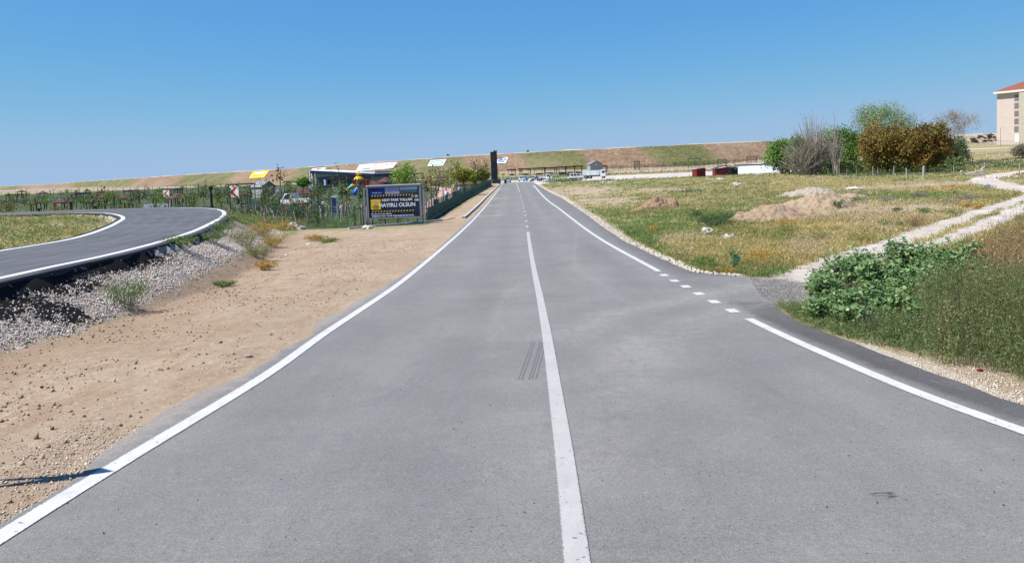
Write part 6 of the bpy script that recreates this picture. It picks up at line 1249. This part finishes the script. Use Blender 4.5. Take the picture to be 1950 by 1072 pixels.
# silver sheet shed
a, b = gnd(1399, 212), gnd(1534, 205); L = math.dist(a[:2], b[:2]); e = empty('metal_shed', a, math.atan2(b[1]-a[1], b[0]-a[0]), 'long low shed with shining silver sheet roof behind the field', 'shed'); HT_ = at(1425, 316, 215)[2]-a[2]; nP = 26
for k in range(nP):
    x = L*k/nP; w_ = L/nP-.02; m = MB(); m.add([(x, -.9, .15), (x+w_, -.9, .15), (x+w_, 1.7, HT_), (x, 1.7, HT_), (x, -.9, .1), (x+w_, -.9, .1), (x+w_, 1.7, HT_-.05), (x, 1.7, HT_-.05)], [(0, 1, 2, 3), (7, 6, 5, 4), (0, 4, 5, 1), (1, 5, 6, 2), (2, 6, 7, 3), (3, 7, 4, 0)]); m.build('roof_sheet', SILV, e)
MB().box((L/2, 1.95, HT_+.12), (L+.3, .5, .5)).build('ridge', PANEL, e); MB().box((L/2, 2.6, HT_/2-.2), (L, .2, HT_)).build('back_wall', GREY, e); MB().prism([(-.02, .0), (-.0, .0), (.0, .1), (-.02, .1)], -.9, 1.7).build('gable', GREY, e)
# ------------------------------------------------------------------ grey gabled houses
def house(c, rz, W, D, eave, peak, label, wall=None, doors=()):
    e = empty('small_house', c, rz, label, 'house'); w_ = W/2
    m = MB(); P = [(-w_, 0), (w_, 0), (w_, eave), (0, peak), (-w_, eave)]; m.prism(P, -D/2, D/2); m.build('wall', wall or HWALL, e); r = MB()
    for sx in (-1, 1):
        r = MB(); a = (sx*(w_+.25), eave-.12*(peak-eave)/w_*2); r.prism([(0, peak+.02), (a[0], eave-.25*(peak-eave)/w_+.02), (a[0], eave-.25*(peak-eave)/w_+.12), (0, peak+.13)][::sx], -D/2-.25, D/2+.25); r.build('roof_slope', BRICKR if sx > 0 else GREY, e)
    return e
c = gnd(1132.5, 285); e = house(c, 0.12, 4.4, 5.5, at(1132, 313, 282)[2]-c[2], at(1132, 307, 282)[2]-c[2], 'small grey gabled house behind the white lorry'); MB().box((0, -2.77, at(1132, 314, 282)[2]-c[2]), (.45, .05, .4)).build('window', WHITE, e)
e = house(gnd(503, 150), .75, 2.6, 4.2, 2.1, 3.0, 'small grey gabled house among saplings left of the modern building'); MB().box((-.3, -2.12, 1.35), (.35, .03, .35)).build('blue_plaque', BLUE, e)
for k in range(3): MB().box((1.315, -1.2+k*.8, 1.25), (.03, .35, .45)).build('window', BLUE if k == 1 else GLASS, e)
# modern low building
a, b = gnd(597, 215), gnd(718, 205); L = math.dist(a[:2], b[:2]); e = empty('modern_building', a, math.atan2(b[1]-a[1], b[0]-a[0]), 'low modern building with slanting navy roof edge and dark glass front', 'building'); zt = at(597, 325, 215)[2]-a[2]; z2 = at(718, 331, 205)[2]-a[2]
MB().box((L/2, 4.2, zt*.42), (L-1.5, 7.5, zt*.84)).build('wall', HWALL, e); 
MB().prism([(0, zt-.75), (L, z2-.62), (L, z2), (0, zt)], -.9, 8.8).build('roof', NAVY, e); MB().prism([(0, zt+.01), (L, z2+.01), (L, z2+.13), (0, zt+.13)], -1.0, 8.9).build('roof_edge', WHITE, e)
MB().prism([(1.2, zt-1.9), (L*.55, zt-1.5), (L*.55, zt-.9), (1.2, zt-.8)], -.3, .3).build('soffit', simple('light_grey_cladding', (.34, .36, .38), .6, .05, 2), e)
for k in range(9): MB().box((2.2+k*(L-4)/9+.6, .38, (zt-1.95)/2+.1), ((L-4)/9-.15, .06, zt-2.1)).build('window', GLASS, e)
for k in range(5): MB().box((-.9+k*.38-.2, -.2, zt/2-.1-.0*k), (.22, .5, zt+.1)).build('fin', WHITE if k % 2 else GREY, e)
MB().box((4.6, -.5, 1.9), (.7, .1, 1.5)).build('sign_panel', LBL, e)
# playground
c = gnd(685, 140); e = empty('playground_tower', c, .2, 'bright yellow red and blue playground tower with slide behind the billboard', 'playground'); zb = at(685, 325, 140)[2]-c[2]; Cy = simple('turquoise_plastic', (.02, .45, .45), .4, .05, 3); Pk = simple('pink_plastic', (.7, .12, .35), .4, .05, 3)
for x in (-.6, .6):
    for y in (-.6, .6): MB().tube([(x, y, 0), (x, y, zb-1.5)], .06, 8).build('post', RED, e)
MB().lathe([(.95, zb-1.6), (.75, zb-1.25), (.2, zb-.9), (.5, zb-.75), (.45, zb-.5), (.12, zb-.3), (.2, zb-.2), (.02, zb)], 12).build('roof', YEL, e); MB().box((0, 0, zb-1.65), (1.9, 1.2, .12)).build('eave', Pk, e); MB().box((0, 0, 1.45), (1.4, 1.4, .1)).build('platform', BLUE, e)
for (x, z, w_, h, mt) in ((-.35, zb-2.3, .5, .8, YEL), (.95, 2.2, .5, 1.3, RED), (1.5, 2.0, .45, 1.6, RED), (-.9, 2.3, .6, .5, RED), (.3, 1.0, .8, .7, ORG)): MB().box((x, -.66, z), (w_, .06, h), rz=0).build('panel', mt, e, bevel=.02)
m_ = [(-.7, -.2, 2.0), (-1.2, -.3, 1.75), (-1.7, -.3, 1.35), (-2.2, -.3, .9), (-2.7, -.3, .55)]
for k, mt in enumerate((YEL, Cy, YEL, NAVY)): MB().tube([m_[k], m_[k+1]], .36, 12).build('slide_tube', mt, e)
MB().box((-2.95, -.3, .45), (.5, .7, .6), rz=.3).build('slide_end', RED, e); MB().tube([(-.3, -.9, 1.2), (-.8, -1.3, .5), (-1.4, -1.4, .35)], .38, 12).build('low_slide', BLUE, e)
# kiosk
c = gnd(638, 74); e = empty('booth', c, .1, 'small white booth with blue front behind the wire fence', 'booth'); w_ = 11*74/1487.; h = at(638, 375.5, 74)[2]-c[2]
for sx in (-1, 1): MB().box((sx*w_/2*.9, 0, h*.5), (w_*.14, w_*.9, h)).build('side_wall', WHITE, e)
MB().box((0, 0, h+.03), (w_*1.15, w_*1.1, .1)).build('roof', WHITE, e, bevel=.03); MB().box((0, -.1, h*.55), (w_*.74, .06, h*.78)).build('front_panel', simple('grey_blue_panel', (.12, .2, .32), .4, .1, 3), e); MB().box((0, -.14, h*.45), (w_*.6, .05, .06)).build('shelf', WHITE, e)
# ------------------------------------------------------------------ dark tower
c = gnd(942, 222); s = 222/1487.; H = at(938, 289.5, 222)[2]-c[2]; e = empty('sign_tower', c, .12, 'tall near black sign tower standing at the end of the green fence', 'tower')
MB().box((0, 0, H/2), (1.8, 1.1, H)).build('column', PANEL, e, bevel=.02); MB().box((-.12, -.57, H*.80), (1.2, .06, H*.24)).build('screen', simple('dull_brown_screen', (.07, .05, .04), .4, .2, 2), e)
for k in range(1, 6): MB().box((0, 0, H*k/6), (1.83, 1.13, .03)).build('joint', BLK, e)
MB().tube([(-.9, -1.0, 0), (-.75, -1.0, 1.1)], .08, 6).build('post', WOODG, e); MB().box((0, 0, .15), (2.2, 1.5, .35)).build('plinth', PANEL, e)
# ------------------------------------------------------------------ banners on the embankment
VX, VY = proj(Vg.reshape(-1, 3)); VD = Vg.reshape(-1, 3)[:, 1]
def on_emb(px, py, out=.55):
    d = (VX-px)**2+((VY-py)*1.5)**2; k = np.argsort(d)[:6]; w_ = 1/(d[k]+.05); return at(px, py, float((VD[k]*w_).sum()/w_.sum())-out)
def banner(corners, label, base, prints):
    """corners tl,tr,br,bl in the picture; the panel lies on the slope"""
    P = [Vector(on_emb(x, y)) for x, y in corners]; c = (P[0]+P[1]+P[2]+P[3])/4; e = empty('hillside_banner', c, 0, label, 'banner', None); 
    def pt(u, v): return (P[0]*(1-u)*(1-v)+P[1]*u*(1-v)+P[2]*u*v+P[3]*(1-u)*v)-c
    n_ = (P[1]-P[0]).cross(P[3]-P[0]).normalized(); n_ = n_ if n_.y < 0 else -n_
    def sheet(name, pts, mat, off, par): m = MB(); k = len(pts); V = [pt(u, v)+n_*off for u, v in pts]+[pt(u, v)+n_*(off-.05) for u, v in pts]; m.add(V, [tuple(range(k)), tuple(range(2*k-1, k-1, -1))]+[(i, (i+1) % k, (i+1) % k+k, i+k) for i in range(k)]); return m.build(name, mat, par)
    s0 = sheet('panel', [(0, 0), (1, 0), (1, 1), (0, 1)], base, 0, e)
    for name, pts, mat in prints: sheet(name, pts, mat, .06, s0)
    return e
def ell(cx, cy, rx, ry, n=16, a0=0, a1=6.283): return [(cx+rx*math.cos(a0+(a1-a0)*k/n), cy+ry*math.sin(a0+(a1-a0)*k/n)) for k in range(n)]
def arc(cx, cy, rx, ry, a0, a1, th, n=12): 
    o = [(cx+rx*math.cos(a0+(a1-a0)*k/n), cy+ry*math.sin(a0+(a1-a0)*k/n)) for k in range(n+1)]; return o+[(cx+(rx-th)*math.cos(a0+(a1-a0)*k/n), cy+(ry-th*1.5)*math.sin(a0+(a1-a0)*k/n)) for k in range(n, -1, -1)]
BW = simple('banner_white', (.60, .60, .62), .6, .03, 2); BY = simple('banner_yellow', (.70, .50, .03), .6, .04, 2); BB = simple('banner_blue', (.02, .14, .5), .6, .05, 2); BG = simple('banner_green', (.05, .3, .2), .6, .05, 2); BO = simple('banner_orange', (.75, .18, .04), .6, .05, 2); BN = simple('banner_navy', (.03, .04, .22), .6, .05, 2); BOL = simple('banner_olive', (.35, .27, .03), .6, .05, 2)
banner([(482.5, 327), (513, 325.3), (502.5, 337.8), (474, 339.5)], 'yellow banner with white emblem on the embankment, leftmost', BY, [('emblem', ell(.52, .30, .09, .2), BW), ('emblem_wing', ell(.33, .34, .1, .14), BW), ('emblem_wing', ell(.70, .3, .1, .14), BW), ('text_line', [(.2, .62), (.8, .56), (.8, .74), (.2, .8)], BOL)])
banner([(596, 321), (621.5, 319.3), (614, 327.5), (588, 328.5)], 'white banner with blue swoosh and red diamond above the modern building', BW, [('swoosh', arc(.45, .55, .38, .4, 2.6, 6.0, .09), BB), ('diamond', [(.5, .08), (.62, .38), (.52, .62), (.40, .35)], RED)])
banner([(685, 313.5), (757, 309), (747.5, 320.5), (677, 326)], 'longest white banner with orange mark and blue lettering line', BW, [('mark', ell(.42, .33, .10, .2), BO), ('swoosh', [(.35, .58), (.55, .50), (.95, .12), (.93, .2), (.58, .62), (.35, .66)], BN), ('swoosh', [(.25, .45), (.36, .56), (.50, .6), (.36, .64)], BG), ('text_line', [(.16, .74), (.38, .70), (.38, .84), (.16, .88)], BB), ('text_line', [(.42, .74), (.72, .68), (.72, .74), (.42, .82)], BN)])
banner([(820, 305.5), (850, 303.5), (843.5, 315.5), (813.5, 317)], 'white banner with a green oval ring, left of the dark tower', BW, [('ring', arc(.5, .5, .40, .38, 0, 6.28, .06, 24), BG), ('core', ell(.5, .5, .22, .16), simple('banner_mint', (.35, .55, .5), .6, .05, 2))])
banner([(946, 300.5), (967.5, 299.5), (963.5, 311), (946.5, 311.5)], 'white banner with blue wave emblem touching the dark tower on its right', BW, [('wave', [(.02, .62), (.2, .4), (.38, .3), (.55, .35), (.7, .55), (.3, .62)], BB), ('swoosh', arc(.45, .35, .42, .3, -2.2, 1.2, .08), BN), ('text_line', [(.12, .76), (.75, .72), (.75, .84), (.12, .88)], BN)])
# ------------------------------------------------------------------ far fences, gates on the embankment foot
def post_row(name, pts, step, H, r, mat, label, rails=(.5, 1.), cat='fence'):
    P = resample(np.array([p[:2] for p in pts]), 60); L = np.linalg.norm(np.diff(P, axis=0), axis=1).sum(); n = int(L/step); R = resample(P, n+1); c = R[0]; z0 = float(ground_z(*c)[0]); e = empty(name, (c[0], c[1], z0), 0, label, cat); Z = ground_z(R[:, 0], R[:, 1])-z0; me = None
    for i in range(n+1):
        if me is None: o = MB().tube([(0, 0, -.2), (0, 0, H)], r, 4).build('post', mat, e); me = o.data
        else: o = link('post', me, e)
        o.location = (R[i][0]-c[0], R[i][1]-c[1], Z[i])
    for k, f in enumerate(rails): MB().tube([(R[i][0]-c[0], R[i][1]-c[1], Z[i]+H*f) for i in range(n+1)], r*.45, 4).build('rail', mat, e)
    return e
DKG = simple('dark_grey_paint', (.07, .075, .08), .7, .2, 3)
post_row('perimeter_fence', [gnd(1145, 310), gnd(1300, 310), gnd(1480, 310)], 1.7, 1.9, .05, DKG, 'long thin dark fence along the foot of the embankment', (.35, .98)); post_row('perimeter_fence', [gnd(-10, 300), gnd(240, 290), gnd(480, 280)], 3.0, 2.4, .07, DKG, 'thin dark posts with rails below the embankment at the far left', (.1, .98))
for px, w_, ty, lab in ((1213, 10, 307.5, 'dark frame gate at the foot of the embankment, right of the grey house'), (1322, 22, 302, 'wide dark frame gate behind the wine red sheds'), (1432, 18, 299, 'tall dark frame gate above the silver shed'), (1375, 16, 306, 'low dark frame gate above the gabled red shed')):
    c = gnd(px, 312); s = 312/1487.; W_ = w_*s; H = max(2.5, at(px, ty, 312)[2]-c[2]); e = empty('frame_gate', c, 0, lab, 'gate')
    for x in (-1, 1): MB().box((x*W_/2, 0, H/2), (.25, .25, H)).build('post', DKG, e)
    MB().box((0, 0, H), (W_+.4, .3, .25)).build('beam', DKG, e)
    for k in range(1, 6): MB().box((-W_/2+W_*k/6, 0, H*.5), (.1, .1, H*.98)).build('bar', DKG, e)
# ------------------------------------------------------------------ right: field fence, broken gate, guard rail
for i, (px, ty, by, r, mt, lab) in enumerate([(1577, 322, 334, .05, WOODG, 'short fence post below the grey fan of branches'), (1593, 317, 336, .06, WOODG, 'fence post under the dead branch spire'), (1598, 319, 336, .05, WOODG, 'fence post leaning beside its neighbour under the spire'), (1613, 322, 336, .045, WOODG, 'thin fence post right of the spire'), (1631, 322, 337, .04, WOODG, 'thin fence post left of the brown trees'), (1662, 317, 340, .06, WOODG, 'fence post before the left brown tree'), (1672, 319, 339, .045, WOODG, 'thin fence post second before the left brown tree'), (1702, 318, 337, .07, WOODG, 'fence post in the middle before the brown trees'), (1726, 321, 340.5, .07, CONC, 'pale fence post before the gap of the brown trees'), (1759, 316, 341, .15, PALEBARK, 'thick weathered pale stump post before the right brown tree'), (1816, 314, 334, .05, WOODG, 'thin grey post left of the broken gate'), (1941, 310, 334, .07, WOODG, 'brown gate post at the far right by the track')]):
    c = hit(px, by); H = at(px, ty, c[1])[2]-c[2]; o = MB().tube([(0, 0, -.15), (.02*(i % 3-1), 0, H*.6), (.03*(i % 2), .02, H)], [r, r*.95, r*.85], 7).build('fence_post', mt); o.location = tuple(c); tag(o, lab, 'post')
Yf = hit(1702, 337)[1]
for k, h in enumerate((.45, .85, 1.15)):
    P = [hit(x, y) for x, y in ((1577, 334), (1631, 337), (1662, 340), (1726, 340.5), (1759, 341), (1816, 334))]; o = MB().tube([(p[0], p[1], p[2]+h) for p in P], .008, 3).build('fence_wire', DKG); tag(o, ('lowest', 'middle', 'top')[k]+' wire strung between the wooden field fence posts', 'wire')
c = hit(1874.5, 336.5); Y = c[1]; e = empty('broken_gate', c, 0, 'broken weathered pole gate leaning beside the pale track', 'gate')
def G(px, py, dy=0): p = at(px, py, Y+dy); return (p[0]-c[0], p[1]-c[1], p[2]-c[2])
MB().tube([(0, 0, -.2), G(1875, 309.5)], .09, 8).build('gate_post', WOODG, e)
for p, q, r in (((1830, 326), (1845.5, 339.8), .12), ((1839, 331.5), (1873, 324), .08), ((1842, 335), (1872, 330.5), .06), ((1845, 338.5), (1870, 334.5), .055), ((1858, 323.5), (1865.5, 337), .09), ((1868, 325), (1873, 318), .06)): MB().tube([G(*p), G(*q)], r, 6).build('pole', BLW, e)
P = [gnd(x, y) for x, y in ((1790, 160), (1830, 165), (1880, 170), (1940, 172), (1990, 172))]; post_row('guard_rail', P, 3.2, .75, .09, DKG, 'dark guard rail running up to the right below the hillside', (.95, .6)); 
P = [gnd(x, y) for x, y in ((1862, 285), (1900, 280), (1945, 262), (1975, 250))]; post_row('railing', P, 2.2, 1.9, .045, DKG, 'thin dark railing at the foot of the beige apartment block', (.97,))
# apartment block
Y0 = 300.; A = gnd(1898, Y0); zbase = at(1898, 274, Y0)[2]; A[2] = zbase; HB = at(1898, 180, Y0)[2]-zbase; u = Vector((.6, -.8)); ang = math.atan2(u.y, u.x)
e = empty('apartment_block', A, ang, 'tall beige apartment block with red tiled roof at the right edge', 'building'); LB, DB = 46., 16.
MB().box((7.9/2, DB/2, HB/2-2), (7.9, DB, HB+4)).build('wall', BEIGE, e); MB().box((7.9+(LB-7.9)/2, DB/2-.6, HB/2-2), (LB-7.9, DB+1.2, HB+4)).build('stone_wall', STONEW, e)
MB().box((LB/2, DB/2-.3, HB+.45), (LB+1.5, DB+2.2, .8)).build('eave', simple('cream_trim', (.62, .57, .50), .8, .04, 2), e)
m = MB(); z1 = HB+.9; m.add([(-.6, -1.3, z1), (LB+.6, -1.3, z1), (LB+1.2, DB+1.2, z1), (-1.2, DB+1.2, z1), (8.2, DB/2, z1+4.2), (LB-8, DB/2, z1+4.2)], [(0, 1, 5, 4), (1, 2, 5), (2, 3, 4, 5), (3, 0, 4), (3, 2, 1, 0)]); rf = m.build('roof', TILE, e); MB().box((13, 3.2, z1+3.6), (1.6, 2.2, 3.2)).build('chimney', BEIGE, rf)
FRM = simple('reddish_window_frame', (.30, .12, .11), .7, .1, 3)
for f in range(5):
    zc = at(1935, 183+f*14.8+4, Y0-5.3)[2]-zbase
    for x, yy in ((6.75, 0), (15, -1.2), (19, -1.2), (26, -1.2), (30, -1.2), (37, -1.2)):
        w_ = MB().box((x, yy-.02, zc), (1.55, .12, 2.15)).build('window', FRM, e)
        for a_ in (-.36, .36):
            for b_ in (-.66, 0, .66): MB().box((x+a_, yy-.1, zc+b_), (.6, .05, .56)).build('pane', simple('window_glass', (.16, .20, .23), .2, .1, 3) if 'WG' not in globals() else WG, w_)
        WG = bpy.data.materials.get('window_glass')
MB().box((7.0, -.05, 1.6), (1.3, .1, 3.0)).build('door', WHITE, e); MB().box((25, -1.3, 5.2), (30, .3, .35)).build('string_course', simple('brown_trim', (.28, .18, .12), .8, .1, 2), e)
c = gnd(1905, 262); H = at(1905, 243, 262)[2]-c[2]; e = empty('street_lamp', c, 0, 'slender street lamp in front of the beige apartment block', 'street lamp'); MB().tube([(0, 0, -.2), (0, 0, H-.3), (.3, 0, H), (1.2, 0, H+.1)], [.09, .07, .05, .04], 6).build('pole', GREY, e); MB().box((1.4, 0, H+.08), (.6, .25, .1)).build('lamp_head', WHITE, e)
a, b = gnd(1862, 245), gnd(1990, 225); 
# scrub on the stony hillside at the right
rg = np.random.default_rng(5)
for i in range(26):
    px = rg.uniform(1826, 1897); py = rg.uniform(257, 272); p = on_emb(px, py, .2); 
    o = weed('hill_shrub', p-[0, 0, .3], rg.uniform(.8, 1.7), rg.uniform(.9, 1.5), 10, 70, .6, [(.08, .10, .04), (.12, .10, .05)], 700+i, .8, rs=.02); tag(o, 'small dark shrub on the pale stony hillside left of the apartment block', 'shrub', 'dark shrubs on the stony hillside')
for i, (px, py, sc, lab) in enumerate([(943, 291, 1, 'tiny tree on the skyline above the dark tower'), (853, 298.5, 1, 'tiny dark bush on the skyline above the oval banner'), (1005, 290.5, .7, 'tiny bush on the skyline right of the dark tower')]):
    o = weed('skyline_bush', on_emb(px, py+1, -3)+[0, 0, .3], .8*sc, 1.5*sc, 8, 60, .5, DARKG, 800+i, .8, rs=.03); tag(o, lab, 'bush')
# litter
for px, py, mt, d, lab in ((588, 466, WCL, .28, 'crumpled white bag on the sandy verge'), (545, 487, WCL, .14, 'scrap of white paper below the yellow bushes'), (846, 408, DEN, .35, 'dark blue plastic sheet by the fence'), (1880, 354, BLUE, .45, 'bright blue plastic bag by the track'), (474, 680, WOODG, .12, 'grey flat stone beside the road edge'), (1866, 707, REDC, .07, 'dark red can in the weeds by the verge')):
    c = hit(px, py); o = blob('litter', c+[0, 0, .02], (d, d*.7, d*.35), mt, px, .6); tag(o, lab, 'litter')
